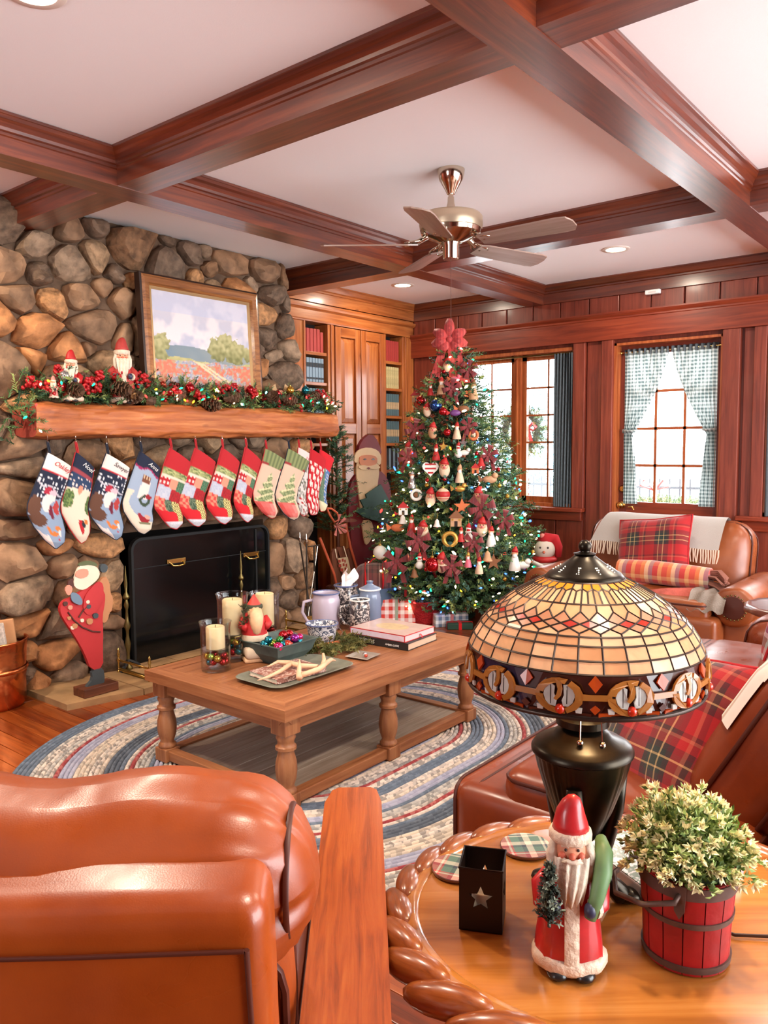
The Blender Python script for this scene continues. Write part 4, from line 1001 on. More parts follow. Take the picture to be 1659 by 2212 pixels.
cutT('beard', [(768,1000),(776,996),(796,992),(814,998),(818,1012),(812,1060),(808,1090),(800,1120),(780,1120),(774,1070),(768,1030)], .03, .012, MBD)
cutT('face', [(775,998),(776,985),(795,982),(814,986),(814,1003),(796,1008),(778,1005)], .046, .006, MFC)
cutT('moustache', [(770,1008),(782,1004),(796,1007),(812,1003),(822,1010),(810,1014),(796,1012),(782,1016)], .044, .01, MBD)
for x in (788, 806): cutT('eye', [(x-4,992),(x,990),(x+4,992),(x,994)], .052, .003, EYE_, 0)
cutT('mouth', [(792,1011),(796,1009),(800,1011),(796,1014)], .054, .003, plain('mouth red', c(120,40,34), .6), 0)
cutT('green_tree', [(820,1046),(838,1080),(834,1082),(842,1100),(838,1104),(842,1124),(822,1128),(800,1122),(786,1118),(768,1106),(770,1102),(784,1096),(776,1080),(790,1076),(788,1068)], .046, .014, GREEND, 0)
cutT('coat_edge', [(779,1124),(800,1122),(806,1145),(802,1160),(796,1172),(788,1178),(784,1160)], .031, .01, MBD)
MB().bbox(-.1, .1, -.2, .2, 0, .04).build('base', BEAM_Y, ts)

# ================================================================ old sled with sign leaning by the chimney
SL = wood('old sled wood', c(66,30,18), c(104,54,34), c(132,76,50), 'z', .6, .1); ORR = plain('worn orange paint', c(186,84,52), .6, var=.2)
X1 = -4.42; S0 = onx(735, 1200, X1); S0.z = 0
sl = thing('old_sled', 'weathered wooden runner sled standing upright between chimney and santa board', 'sled', tuple(S0))
def slp(name, poly, dx, th, mat, n=0): return cut(name, poly, X1+dx, th, mat, sl, S0, n)
slp('deck_board', [(712,1200),(716,1186),(722,1184),(728,1190),(742,1260),(748,1330),(728,1330)], 0, .02, SL, 1)
slp('deck_board', [(724,1182),(742,1180),(758,1260),(764,1330),(750,1330)], 0, .02, SL)
slp('deck_board', [(745,1190),(752,1182),(760,1200),(772,1260),(778,1330),(766,1330)], 0, .02, SL, 1)
for P_ in ([(691,1162),(704,1195),(722,1240),(735,1300)], [(746,1130),(758,1185),(770,1225),(780,1300)]):
    MB().tube([onx(x, y, X1+.04)-S0 for x, y in P_], .011, 6).build('runner', ORR, sl, 60)
MB().tube([onx(x, y, X1+.05)-S0 for x, y in ((706,1098),(712,1112),(722,1128),(733,1122),(728,1108),(716,1099),(706,1098))], .009, 6).build('handle_loop', ORR, sl, 60)
slp('cross_bar', [(730,1121),(752,1119),(766,1122),(767,1126),(752,1128),(731,1127)], .03, .025, SL, 1)
RIB = plain('faded striped ribbon', c(170,96,86), .8, var=.35, scale=60)
bwm = MB(); Pb = onx(728, 1136, X1+.07)-S0
for k in range(8):
    a = k*.8; r = .06+.02*(k % 3); e = Pb+Vector((.02, math.cos(a)*r, math.sin(a)*r)); s2 = Vector((0, -math.sin(a), math.cos(a)))*.018
    bwm.add([Pb, e+s2+Vector((.02,0,0)), e+Vector((.035,0,0)), e-s2+Vector((.02,0,0))], [(0,1,2,3)])
bwm.build('ribbon_bow', RIB, sl)
sgn = slp('sign', [(728,1206),(749,1203),(757,1240),(741,1244)], .03, .012, plain('cream sign', c(206,184,150), .7, var=.1))
rd = plain('red lettering', c(160,60,44), .7)
for k, (x, y, w) in enumerate(((733,1212,5),(740,1210,4),(745,1212,3),(734,1222,6),(742,1220,4),(748,1221,3),(738,1231,6),(746,1229,4),(742,1238,5))):
    cut('lettering', [(x-w*.5,y-3),(x+w*.5,y-3.4),(x+w*.6,y+3),(x-w*.4,y+3.4)], X1+.042, .001, rd, sgn, S0, 0)
for P_ in ([(728,1206),(724,1186)], [(749,1203),(742,1180)]): MB().tube([onx(x, y, X1+.035)-S0 for x, y in P_], .004, 5).build('rope', CREAM, sl, 60)
# ---- slim potted pine behind the stockings
q = onx(728, 1110, -4.62); sp = thing('slim_pine_tree', 'slim sparse dark green pine behind the last stockings', 'tree', (-4.62, q.y, 0))
MB().tube([(0,0,0),(0.01,0,.6),(0,0.01,1.62)], [.02,.014,.004], 7).build('trunk', SL, sp, 60)
pmb = MB(); rp = random.Random(5)
for k in range(120):
    z = rp.uniform(.7, 1.6); a = rp.random()*6.28; d = Vector((math.cos(a), math.sin(a), .25)); L = (1.72-z)*.32
    if d.x < -.1: L *= .5
    for j in range(3): sprig(pmb, Vector((0,0,z))+d*(L*j/3), d+Vector((rp.uniform(-.3,.3), rp.uniform(-.3,.3), rp.uniform(-.2,.2))), L/2.4+.03, 16, .028, .003, rp.choice((0,0,1)), rp)
stuff(pmb.build('needles', FIR[:2], sp))
MB().lathe([(.07,0),(.1,.2),(.105,.22),(.09,.21)], 16).build('pot', SL, sp, 60)

# ================================================================ christmas tree
TX, TY = -3.70, 5.48
RP = [(.0,.0),(.08,.42),(.2,.58),(.35,.66),(.5,.68),(.75,.62),(1.0,.54),(1.3,.44),(1.6,.335),(1.9,.22),(2.1,.13),(2.3,.03),(2.4,.0)]
def tr(z):
    for i in range(len(RP)-1):
        if RP[i][0] <= z <= RP[i+1][0]: return lerp(RP[i][1], RP[i+1][1], (z-RP[i][0])/(RP[i+1][0]-RP[i][0]))
    return 0
tree = thing('christmas_tree', 'tall decorated christmas tree in the corner between bookcase and window', 'tree', (TX, TY, 0))
MB().tube([(0,0,0),(0,0,1.2),(0,0,2.25)], [.05,.035,.008], 10).build('trunk', wood('bark', c(50,36,26), c(76,56,40), c(96,74,54), 'z', .9, 0), tree, 60)
MB().lathe([(.16,0),(.17,.02),(.1,.05),(.09,.16),(.06,.17)], 16).build('stand', GREEND, tree, 60)
rt = random.Random(17)
core = MB()
for k in range(260):          # bare branches
    z = .15+1.95*rt.random()**1.2; a = rt.random()*6.283; r = tr(z)*.8
    core.tube([(0,0,z-.04), (r*.5*math.cos(a), r*.5*math.sin(a), z), (r*math.cos(a), r*math.sin(a), z-.02)], [.008,.006,.003], 4)
stuff(core.build('branches', plain('dark branch', c(40,34,24), .9), tree))
fm_ = MB()
cam_a = math.atan2(-TY, -TX)
for k in range(6400):
    z = .1+2.16*(1-math.sqrt(rt.random()*.985)); a = rt.random()*6.283
    da = abs((a-cam_a+math.pi) % (2*math.pi)-math.pi)
    if da > 2.2 and rt.random() < .6: continue
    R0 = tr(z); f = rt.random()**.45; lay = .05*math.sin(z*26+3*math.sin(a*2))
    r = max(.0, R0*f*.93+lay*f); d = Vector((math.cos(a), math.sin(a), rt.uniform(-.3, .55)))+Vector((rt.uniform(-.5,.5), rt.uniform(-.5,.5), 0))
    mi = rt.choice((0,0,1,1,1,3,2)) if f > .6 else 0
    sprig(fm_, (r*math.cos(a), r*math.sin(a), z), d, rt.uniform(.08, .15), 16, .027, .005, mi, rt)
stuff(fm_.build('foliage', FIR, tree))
# ---- string of lights
sl_ = thing('string_lights', 'multicoloured string lights wound around the christmas tree', 'string lights', (TX, TY, 0))
for k in range(290):
    z = .1+2.13*(1-math.sqrt(rt.random()*.98)); a = cam_a+rt.uniform(-1.75, 1.75); r = tr(z)*rt.uniform(.86, 1.04)+.035
    o = ob('bulb', bme[rt.choice(('warm',)*7+('green','green','blue','blue','red','red','yellow','ice'))], None, sl_, (r*math.cos(a), r*math.sin(a), z), (rt.uniform(-1.6,1.6), rt.uniform(-1.6,1.6), 0))
    o.scale = (rt.choice((.9,1.0,1.1,1.5)),)*3
wr = MB(); wp = []
for k in range(400):
    f = k/400; z = .15+2.05*f; a = f*11*6.283; r = tr(z)*.9; wp.append((r*math.cos(a), r*math.sin(a), z+.02*math.sin(k)))
wr.tube(wp, .0022, 4).build('wire', plain('green wire', c(24,50,34), .6), sl_, 180)
# ---- ornaments: unit shapes facing local +x, hung from their top
def on_tree(px, py, k=1.03):
    d = ray(px, py); d = d/d.dot(FW); best = None; ax = Vector((TX, TY))
    s = 5.2
    while s < 7.6:
        p = EYE+d*s
        if math.hypot(p.x-TX, p.y-TY) < tr(p.z)*k+.03: return p
        s += .01
    s = (Vector((TX, TY, 0))-EYE).dot(FW); return EYE+d*(s-.1)
OM = dict(cream=plain('cream resin', c(222,190,160), .5, var=.12, scale=30), red=RED, tan=plain('tan resin', c(196,150,112), .5, var=.15, scale=30), white=plain('white glaze', c(236,230,222), .35, coat=.3), gold=plain('gold paint', c(206,160,76), .35, .6), brown=plain('brown wood ornament', c(132,84,52), .6), silver=SHINY['silver'], pink=plain('pink resin', c(216,96,116), .4), orange=plain('orange resin', c(206,110,64), .5), burg=plaid('burgundy plaid ribbon', [(0, c(128,40,44)), (.45, c(84,34,40)), (.6, c(160,96,90)), (.7, c(118,40,44))], scale=40), blue=SHINY['blue'], black=EYE_, green=GREEND, purple=plain('purple resin', c(110,60,120), .4), redsh=SHINY['red'], skin=FACE)
def hook_(t, z): MB().tube([(0,0,z), (0,.002,z+.02), (-.02,0,z+.035)], .0012, 4).build('hanger', OM['gold'], t, 60)
def ornament(kind, col, px, py, lab, sz=.075, cat='ornament', c2=None, group='ornaments on the christmas tree'):
    p = on_tree(px, py); rz = math.atan2(-p.y, -p.x); t = thing({'santa':'santa_ornament','ball':'ball_ornament','bow':'ribbon_bow','star':'star_ornament','heart':'heart_ornament','ring':'wreath_ornament','figure':'figure_ornament','bell':'bell_ornament','house':'house_ornament','bird':'bird_ornament','fish':'fish_ornament','snowman':'snowman_ornament'}[kind], lab, cat if kind != 'bow' else 'bow', tuple(p), rz, group)
    s = sz*1.18; m = OM[col]; m2 = OM[c2] if c2 else OM['red']
    if kind == 'santa':
        MB().ball((0,0,-.1*s), .5*s, 12, 9, sc=(.45,.72,1)).build('beard', m, t, 180)
        MB().ball((.1*s,0,.12*s), .3*s, 10, 8, sc=(.6,.9,.8)).build('face', OM['skin'], t, 180); MB().ball((.3*s,0,.08*s), .07*s, 7, 5).build('nose', OM['pink'], t, 180)
        MB().tube([(0,0,.28*s),(0,.02*s,.5*s),(0,.1*s,.72*s)], [.34*s,.22*s,.05*s], 10).build('cap', m2, t, 180)
        for q in (-1, 1): MB().ball((.27*s,q*.1*s,.2*s), .04*s, 6, 4).build('eye', EYE_, t, 180)
        hook_(t, .7*s)
    elif kind == 'ball':
        MB().ball((0,0,0), .5*s, 16, 11).build('globe', m, t, 180); MB().lathe([(.11*s,.46*s),(.11*s,.58*s),(.04*s,.6*s)], 8).build('cap', OM['gold'], t, 60)
        if c2: MB().lathe([(.42*s,-.28*s),(.505*s,-.06*s),(.51*s,.1*s),(.44*s,.26*s)], 16, cap=False).build('painted_band', m2, t, 180)
        hook_(t, .58*s)
    elif kind == 'bow':
        for k in range(6):
            a = k*1.047+.3; L = .6*s
            MB().grid(lambda u, v: (.25*s*math.sin(math.pi*v)*(1 if k % 2 else .7)+.05*s, math.cos(a)*L*math.sin(v*math.pi*.5)+(u-.5)*.34*s*-math.sin(a)*(.3+v), math.sin(a)*L*math.sin(v*math.pi*.5)+(u-.5)*.34*s*math.cos(a)*(.3+v)), 2, 6).build('loop', m, t, 180)
        for q in (-1, 1): MB().grid(lambda u, v: (.04*s+.06*s*math.sin(v*6), q*(.1+.25*v)*s+(u-.5)*.22*s, -.95*s*v), 2, 6).build('tail', m, t, 180)
        MB().ball((.08*s,0,0), .12*s, 8, 6).build('knot', m, t, 180)
    elif kind == 'star':
        P = [Vector((-.06*s, (.55 if k % 2 == 0 else .23)*s*math.sin(k*math.pi/5), (.55 if k % 2 == 0 else .23)*s*math.cos(k*math.pi/5))) for k in range(10)]
        MB().prism(P, (.12*s,0,0)).build('star_body', m, t); hook_(t, .54*s)
    elif kind == 'heart':
        P = [Vector((-.1*s, .034*s*16*math.sin(a)**3, .034*s*(13*math.cos(a)-5*math.cos(2*a)-2*math.cos(3*a)-math.cos(4*a)))) for a in [k*6.283/28 for k in range(28)]]
        MB().prism(P, (.2*s,0,0)).build('heart_body', m, t)
        for k in range(3):
            zz = (.28-.28*k)*s; hw = (.36,.36,.18)[k]*s; MB().bbox(.095*s, .112*s, -hw, hw, zz-.055*s, zz+.055*s, .004*s).build('stripe', m2, t)
        hook_(t, .4*s)
    elif kind == 'ring':
        MB().tube([(0, .36*s*math.cos(a), .36*s*math.sin(a)) for a in [k*6.283/20 for k in range(20)]], .13*s, 8, closed=True).build('ring', m, t, 180)
        MB().ball((.05*s,0,0 if c2 != 'green' else -.3*s), .2*s, 8, 6, sc=(.4,1,1)).build('centre', m2, t, 180); hook_(t, .48*s)
    elif kind in ('figure', 'snowman'):
        MB().lathe([(.3*s,-.6*s),(.28*s,-.4*s),(.16*s,.05*s),(.12*s,.12*s)] if kind == 'figure' else [(.12*s,-.6*s),(.3*s,-.45*s),(.3*s,-.25*s),(.16*s,-.08*s),(.22*s,.05*s),(.1*s,.18*s)], 12).build('body', m, t, 60)
        MB().ball((0,0,.25*s), .17*s, 10, 8).build('head', OM['skin'] if kind == 'figure' else m, t, 180)
        MB().tube([(0,0,.32*s),(0,.02*s,.48*s),(0,.06*s,.6*s)], [.18*s,.12*s,.03*s], 9).build('hat', m2, t, 180)
        MB().ball((.12*s,0,.14*s), .12*s, 8, 6, sc=(.6,1,1.1)).build('beard' if kind == 'figure' else 'scarf', OM['white'] if kind == 'figure' else m2, t, 180); hook_(t, .58*s)
    elif kind == 'bell':
        MB().lathe([(.4*s,-.4*s),(.36*s,-.34*s),(.25*s,-.1*s),(.2*s,.18*s),(.08*s,.32*s),(.02*s,.36*s)], 14).build('bell_body', m, t, 60); MB().ball((0,0,-.44*s), .1*s, 7, 5).build('clapper', m2, t, 180); hook_(t, .36*s)
    elif kind == 'house':
        MB().box(-.25*s,.25*s,-.35*s,.35*s,-.5*s,.1*s).build('walls', m, t)
        MB().prism([Vector((-.32*s,-.48*s,.05*s)),Vector((-.32*s,.48*s,.05*s)),Vector((-.32*s,0,.55*s))], (.64*s,0,0)).build('roof', m2, t)
        MB().box(.25*s,.27*s,-.1*s,.1*s,-.5*s,-.15*s).build('door', EYE_, t)
        for q in (-.22,.22): MB().box(.25*s,.265*s,q*s-.06*s,q*s+.06*s,-.12*s,.0).build('window_pane', OM['gold'], t)
        hook_(t, .54*s)
    elif kind in ('bird', 'fish'):
        MB().ball((0,0,0), .42*s, 12, 8, sc=(.5,1.1,.62)).build('body', m, t, 180)
        if kind == 'bird': MB().ball((.05*s,.34*s,.26*s), .2*s, 9, 7).build('head', m, t, 180); MB().tube([(.05*s,.5*s,.26*s),(.05*s,.68*s,.22*s)], [.06*s,.01*s], 6).build('beak', m2, t, 60)
        MB().prism([Vector((-.04*s,-.36*s,0)),Vector((-.04*s,-.78*s,.3*s)),Vector((-.04*s,-.7*s,-.2*s))], (.08*s,0,0)).build('tail', m2, t); hook_(t, .26*s)
    return t
O = ornament
O('santa','cream',965,790,'oval cream santa face ornament just below the tree top bow'); O('bow','burg',1012,798,'burgundy plaid bow on the upper right of the tree near the window',.11)
O('figure','tan',953,833,'slim tan santa figure ornament below the amber lights',.1); O('bird','pink',983,819,'magenta pink bird ornament high on the tree',.07,c2='orange')
O('bow','burg',976,838,'dark burgundy bow beneath the pink bird on the tree',.11); O('figure','tan',1023,842,'tan robed santa ornament at the upper right tree edge',.11,c2='brown')
O('figure','red',930,840,'small red coated figure ornament at the upper left of the tree',.075); O('ball','redsh',909,866,'cluster-like red bauble at the left edge of the upper tree',.07)
O('house','tan',899,856,'tan birdhouse ornament at the far left edge of the upper tree',.085); O('ball','blue',941,876,'large deep blue glass bauble on the upper tree',.085)
O('santa','cream',923,886,'cream santa face ornament left of the blue bauble'); O('ball','redsh',957,889,'shiny red apple-like bauble in the tree centre above the car',.06)
O('fish','brown',1001,883,'brown fish ornament right of the blue glass bauble',.085,c2='orange'); O('fish','purple',983,892,'purple toy ornament below the brown fish',.08,c2='red')
O('bow','burg',896,927,'burgundy bow at the left edge of the mid tree',.12); O('santa','tan',935,931,'tan santa face ornament right of the left burgundy bow',.085)
O('ball','redsh',966,934,'small round red bauble in the middle of the tree',.05); O('figure','cream',987,930,'slim cream santa ornament with red hat in the middle of the tree',.095)
O('ring','orange',1023,940,'round orange cookie ornament on the right of the mid tree',.075,c2='cream'); O('bow','burg',1012,921,'burgundy bow above the round cookie ornament',.1)
O('star','gold',958,965,'yellow gold star ornament in the tree middle',.06); O('star','silver',1001,957,'thin silver star ornament near the snowman',.06)
O('snowman','white',990,972,'white snowman ornament with red hat in the tree middle',.085); O('bird','white',1004,978,'white polar bear shaped ornament with red scarf',.07)
O('figure','red',942,977,'red santa figurine ornament above the striped heart',.09); O('santa','cream',882,972,'cream santa face ornament at the left edge above the tall board',.08)
O('bow','burg',880,988,'burgundy bow at the left edge beside the black spined books',.11); O('bell','red',1039,997,'red and white striped lighthouse-like ornament on the right',.075,c2='white')
O('bow','burg',1055,982,'burgundy bow at the right edge of the mid tree',.11); O('heart','white',930,1012,'white heart ornament with red stripes',.1)
O('santa','cream',960,1012,'large cream santa face right of the striped heart',.1); O('figure','cream',993,1023,'cream cherub ornament in the tree centre right',.1,c2='tan')
O('house','orange',1027,1012,'orange birdhouse ornament above the squirrel',.065); O('bird','tan',1058,1036,'tan squirrel ornament at the right of the tree',.1,c2='brown')
O('figure','silver',890,1035,'silver moose-like ornament on the left of the tree',.1,c2='silver'); O('ring','white',899,1069,'white ring ornament with brown centre',.085,c2='brown')
O('santa','cream',930,1075,'cream carved santa face in the tree centre left',.095); O('ball','cream',957,1069,'cream bauble with painted red band in the tree centre',.09,c2='red')
O('bird','gold',993,1056,'gold butterfly ornament right of the banded bauble',.08,c2='gold'); O('santa','tan',1033,1074,'tan santa face above a big burgundy bow on the right',.1)
O('bow','burg',1040,1096,'large burgundy bow on the right of the tree',.15); O('star','orange',998,1094,'coral red star ornament left of the large burgundy bow',.1)
O('bell','silver',1063,1090,'silver bell ornament on the right of the tree',.09,c2='gold'); O('house','white',871,1098,'white cottage ornament with red roof at the left',.085)
O('bell','white',870,1121,'white boat-like bell below the white cottage',.075,c2='brown'); O('fish','orange',859,1140,'orange fish ornament at the left edge of the lower tree',.1,c2='orange')
O('figure','red',889,1131,'slim red santa ornament between cottage and tulip',.1); O('santa','cream',914,1146,'cream santa face on the lower left of the tree',.1)
O('bell','white',944,1129,'white tulip shaped ornament in the tree centre',.065,c2='pink'); O('house','tan',985,1120,'tan church ornament in the tree centre right',.1,c2='brown')
O('santa','cream',1041,1140,'cream santa face below the large burgundy bow',.1); O('bow','burg',903,1166,'wide burgundy bow on the lower left of the tree',.14)
O('ring','gold',972,1165,'gold straw wreath ornament in the lower tree',.11,c2='green'); O('figure','red',996,1154,'little red santa ornament right of the gold wreath',.08)
O('bow','burg',1022,1171,'burgundy bow low on the right of the tree',.11); O('snowman','white',1012,1150,'tall white snowman ornament near the red santa',.1)
O('figure','white',1061,1158,'slim white candle-like santa at the lower right',.11); O('ball','white',821,1193,'white eyeball-like bauble at the lowest left of the tree',.095,c2=None)
O('bow','burg',856,1212,'big burgundy bow at the lower left beside the white bauble',.15); O('ball','redsh',934,1220,'large red bauble low in the centre of the tree',.1)
O('santa','cream',954,1217,'cream santa face touching the large red bauble',.105); O('bow','burg',975,1222,'burgundy bow right of the low santa face',.12)
O('snowman','white',906,1211,'small snowman ornament left of the large red bauble',.09); O('bell','brown',895,1237,'small brown bell ornament at the tree bottom',.07,c2='gold')
O('figure','cream',1035,1221,'cream doll ornament with red hat at the lower right',.09); O('star','brown',1066,1214,'brown twig star at the lower right of the tree',.1)
O('figure','white',1112,1206,'white cone santa at the far right tree edge',.13); O('bird','white',1129,1221,'white penguin-like bird at the far right tree edge',.1,c2='orange')
O('figure','pink',1011,1209,'pink robed angel ornament low on the tree',.08,c2='gold'); O('bell','tan',1053,1200,'tan wooden bell ornament beside the twig star',.085)
O('bow','burg',1088,1122,'burgundy bow at the right tree edge by the windowsill',.11); O('bird','tan',867,1110,'tan bird ornament near the tall santa board',.06)
for k in range(34):
    z = .25+1.9*(1-math.sqrt(rt.random())); a = cam_a+rt.uniform(-1.4, 1.4); r = tr(z)+.03; cl = rt.choice(('red','gold','teal','green','silver','red'))
    o = ob('small_bauble', baumesh(.017, cl), None, None, (TX+r*math.cos(a), TY+r*math.sin(a), z)); tag(o, 'tiny shiny %s bauble among the tree lights' % cl, 'ornament', 'tiny %s baubles on the tree' % cl)
# ---- tree topper bow
SHEER = plaid('sheer red plaid ribbon', [(0, c(196,62,58)), (.35, c(150,36,40)), (.5, c(206,84,76)), (.8, c(168,44,46))], scale=22, rough=.7)
tp = thing('tree_topper_bow', 'large sheer red plaid bow on top of the christmas tree', 'bow', (TX-.02, TY-.06, 2.29), math.atan2(-TY, -TX))
for k, a in enumerate((90, 30, 150, -15, 195, -50, 230)):
    a = R_(a); L = .17 if k == 0 else .15
    def lp_(u, v):
        w = .085*math.sin(math.pi*min(1, .12+v*.75)); b = .05*math.sin(math.pi*v)
        return (b+.02*math.sin(u*3), math.cos(a)*L*v-math.sin(a)*(u-.5)*w, math.sin(a)*L*v+math.cos(a)*(u-.5)*w)
    MB().grid(lp_, 4, 8).grid(lambda u, v: (lambda q: (q[0]*-.4, q[1], q[2]))(lp_(u, v)), 4, 8).build('loop', SHEER, tp, 180)
for q in (-1, 1, .3): MB().grid(lambda u, v: (.03+.1*v, q*(.03+.1*v)+(u-.5)*(.05+.03*v), -.36*v), 3, 10).build('tail', SHEER, tp, 180)
MB().ball((.03,0,0), .03, 8, 6).build('knot', SHEER, tp, 180)

# ================================================================ presents under the tree
def gingham(name, a, b, scale, axes=(0,1)): return plaid(name, [(0, c(*a)), (.5, c(*b))], scale=scale, axes=axes, fac=.5, sheen=.1)
def gift(label, p, rz, d, mat, rib=None, bow=True):
    t = thing('wrapped_gift', label, 'gift', tuple(p), rz, 'presents under the tree'); x, y_, z = d
    MB().bbox(-x/2, x/2, -y_/2, y_/2, 0, z, .006).build('box', mat, t)
    if rib:
        w = .012; MB().box(-w, w, -y_/2-.002, y_/2+.002, -.0, z+.002).build('ribbon', rib, t); MB().box(-x/2-.002, x/2+.002, -w, w, -.0, z+.0025).build('ribbon', rib, t)
        if bow:
            for s in (-1, 1): MB().tube([(0,0,z),(s*.03,.015,z+.03),(s*.055,0,z+.02),(s*.03,-.015,z+.008),(0,0,z)], .006, 5, sc=(1,.5)).build('bow_loop', rib, t, 60)
    return t
SILV = plain('sage ribbon', c(150,160,140), .6); REDR = plain('red satin ribbon', c(206,30,34), .4)
g1 = onz(858, 1338, 0); gift('red and white gingham wrapped gift standing beside the red basket', (-3.9, 4.93, 0), R_(39), (.3, .12, .21), gingham('red gingham', (206,60,50), (240,226,220), 16, (0,2)), SILV)
g2 = onz(980, 1350, 0); gift('blue and white check gift with pink ribbon lying in front of the tree', (-3.55, 5.17, 0), R_(50), (.27, .16, .1), gingham('blue gingham', (104,124,150), (232,232,234), 18, (0,2)), plain('pink ribbon', c(220,130,130), .5))
gift('flat brown paper gift behind the blue check gift', (-3.75, 5.33, 0), R_(40), (.34, .2, .12), plain('brown plaid paper', c(120,92,80), .7, var=.25, scale=14), None)
gift('dark green wrapped gift at the front right of the tree', (-3.42, 5.12, 0), R_(40), (.2, .12, .05), GREEND, REDR, False)
gift('argyle patterned gift behind the gingham gift', (-4.02, 5.22, 0), R_(39), (.2, .12, .26), plaid('argyle paper', [(0, c(196,170,156)), (.5, c(110,70,64))], scale=9, axes=(0,2), rot=(0, R_(45), 0)), None)
BK = plain('red woven basket', c(168,26,30), .7, var=.2, scale=60, bmp=.8, bscale=90)
rbk = thing('red_basket', 'round red woven basket under the tree beside the gingham gift', 'basket', (-3.76, 5.1, 0))
MB().lathe([(.1,0),(.115,.02),(.14,.14),(.15,.18),(.152,.19),(.14,.185),(.11,.03),(.0,.02)], 28, cap=False).build('bowl', BK, rbk, 60)
MB().tube([(.148*math.cos(k*6.283/24), .148*math.sin(k*6.283/24), .187) for k in range(24)], .009, 6, closed=True).build('rim', BK, rbk, 60)
MB().tube([(-.1,-.1,.18),(-.1,-.1,.34),(-.06,-.06,.42),(0,0,.45),(.06,.06,.42),(.1,.1,.3),(.1,.1,.18)], .012, 6, sc=(1,.4)).build('handle', RED, rbk, 60)
gift('small blue plaid gift inside the red basket', (-3.77, 5.12, .06), R_(30), (.16, .1, .14), gingham('slate gingham', (90,110,140), (214,214,220), 26, (0,2)), None)
# ---- blue tub with plaid parcel
DEN = plain('blue galvanised tub', c(84,108,132), .55, var=.12)
pb = Vector((-4.08, 4.86, 0)); tb = thing('blue_tub', 'oval dusty blue tub left of the tree', 'tub', tuple(pb), R_(39))
MB().lathe([(.13,0),(.15,.02),(.175,.28),(.18,.3),(.17,.29),(.14,.03),(.0,.02)], 28, sy=.8, cap=False).build('body', DEN, tb, 60)
for s in (-1, 1): MB().tube([(s*.176,-.04,.24),(s*.21,0,.25),(s*.176,.04,.24)], .007, 6).build('handle', DEN, tb, 60)
PLD = plaid('muted tartan', [(0, c(120,80,76)), (.3, c(64,52,52)), (.5, c(176,150,140)), (.6, c(120,60,60)), (.85, c(80,60,60))], scale=11)
pg = thing('plaid_parcel', 'muted plaid bundle tied with red ribbon in the blue tub', 'gift', (pb.x, pb.y, .23), R_(39))
MB().rcube(.15, .11, .11, .07, 3, 4, (0,0,.02)).move(0,0,.13).build('bundle', PLD, pg, 180)
for x_ in (-.06, .08):
    MB().tube([(x_, .116*math.cos(a), .135+.124*math.sin(a)) for a in [k*6.283/24 for k in range(24)]], .014, 6, closed=True, sc=(.25,1)).build('ribbon', REDR, pg, 60)
MB().tube([(-.04,0,.255),(0,.03,.29),(.07,.02,.285),(.1,0,.258)], .012, 6, sc=(1,.4)).build('bow_loop', REDR, pg, 60)
# ---- sleigh toys right of the tree
sn = thing('snowman_doll', 'plush snowman doll in a red stocking cap right of the tree', 'doll', (-3.0, 5.72, .33), R_(-66))
MB().ball((0,0,.1), .1, 14, 10).ball((0,0,.26), .085, 14, 10).build('body', plain('grey felt', c(200,186,172), .9, var=.05), sn, 180)
MB().tube([(-.02,0,.3),(-.03,.03,.345),(-.03,.075,.345),(-.02,.105,.28),(-.01,.11,.2)], [.075,.06,.045,.036,.022], 12).build('cap', plain('red felt', c(172,26,34), .9), sn, 180)
MB().ball((0,-.02,.37), .022, 8, 6).build('pompom', plain('pink pompom', c(206,120,110), .9), sn, 180)
MB().tube([(.09,0,.25),(.13,0,.25)], [.012,.003], 6).build('nose', ORR, sn, 60)
for s in (-1, 1): MB().ball((.075,s*.03,.285), .009, 6, 5).build('eye', EYE_, sn, 180)
MB().lathe([(.075,.16),(.1,.175),(.1,.195),(.075,.21)], 16).build('scarf', RED, sn, 60)
sg_ = thing('toy_sleigh', 'small red and white sleigh on the low table right of the tree', 'toy', (-2.92, 5.55, .33), R_(-20))
MB().rcube(.1,.07,.05,.03,2,2).move(0,0,.08).build('sleigh_body', plain('coral red', c(196,74,72), .4), sg_, 180)
for s in (-1, 1): MB().tube([(-.12,s*.06,.02),(.08,s*.06,.015),(.13,s*.06,.04),(.13,s*.06,.08)], .006, 6).build('runner', WHITE, sg_, 60)
MB().tube([(.1,0,.12),(-.02,0,.15),(-.12,.0,.17)], .016, 7).build('trim', WHITE, sg_, 60)
lt = thing('low_red_table', 'low dark red side table right of the tree', 'table', (-3.0, 5.68, 0))
MB().bbox(-.2,.22,-.24,.2,.3,.33,.006).build('top', plain('dark red lacquer', c(120,20,24), .35), lt)
for a in (-.17,.19):
    for b in (-.21,.17): MB().bbox(a-.02,a+.02,b-.02,b+.02,0,.3,.004).build('leg', lt.children[0].data.materials[0], lt)

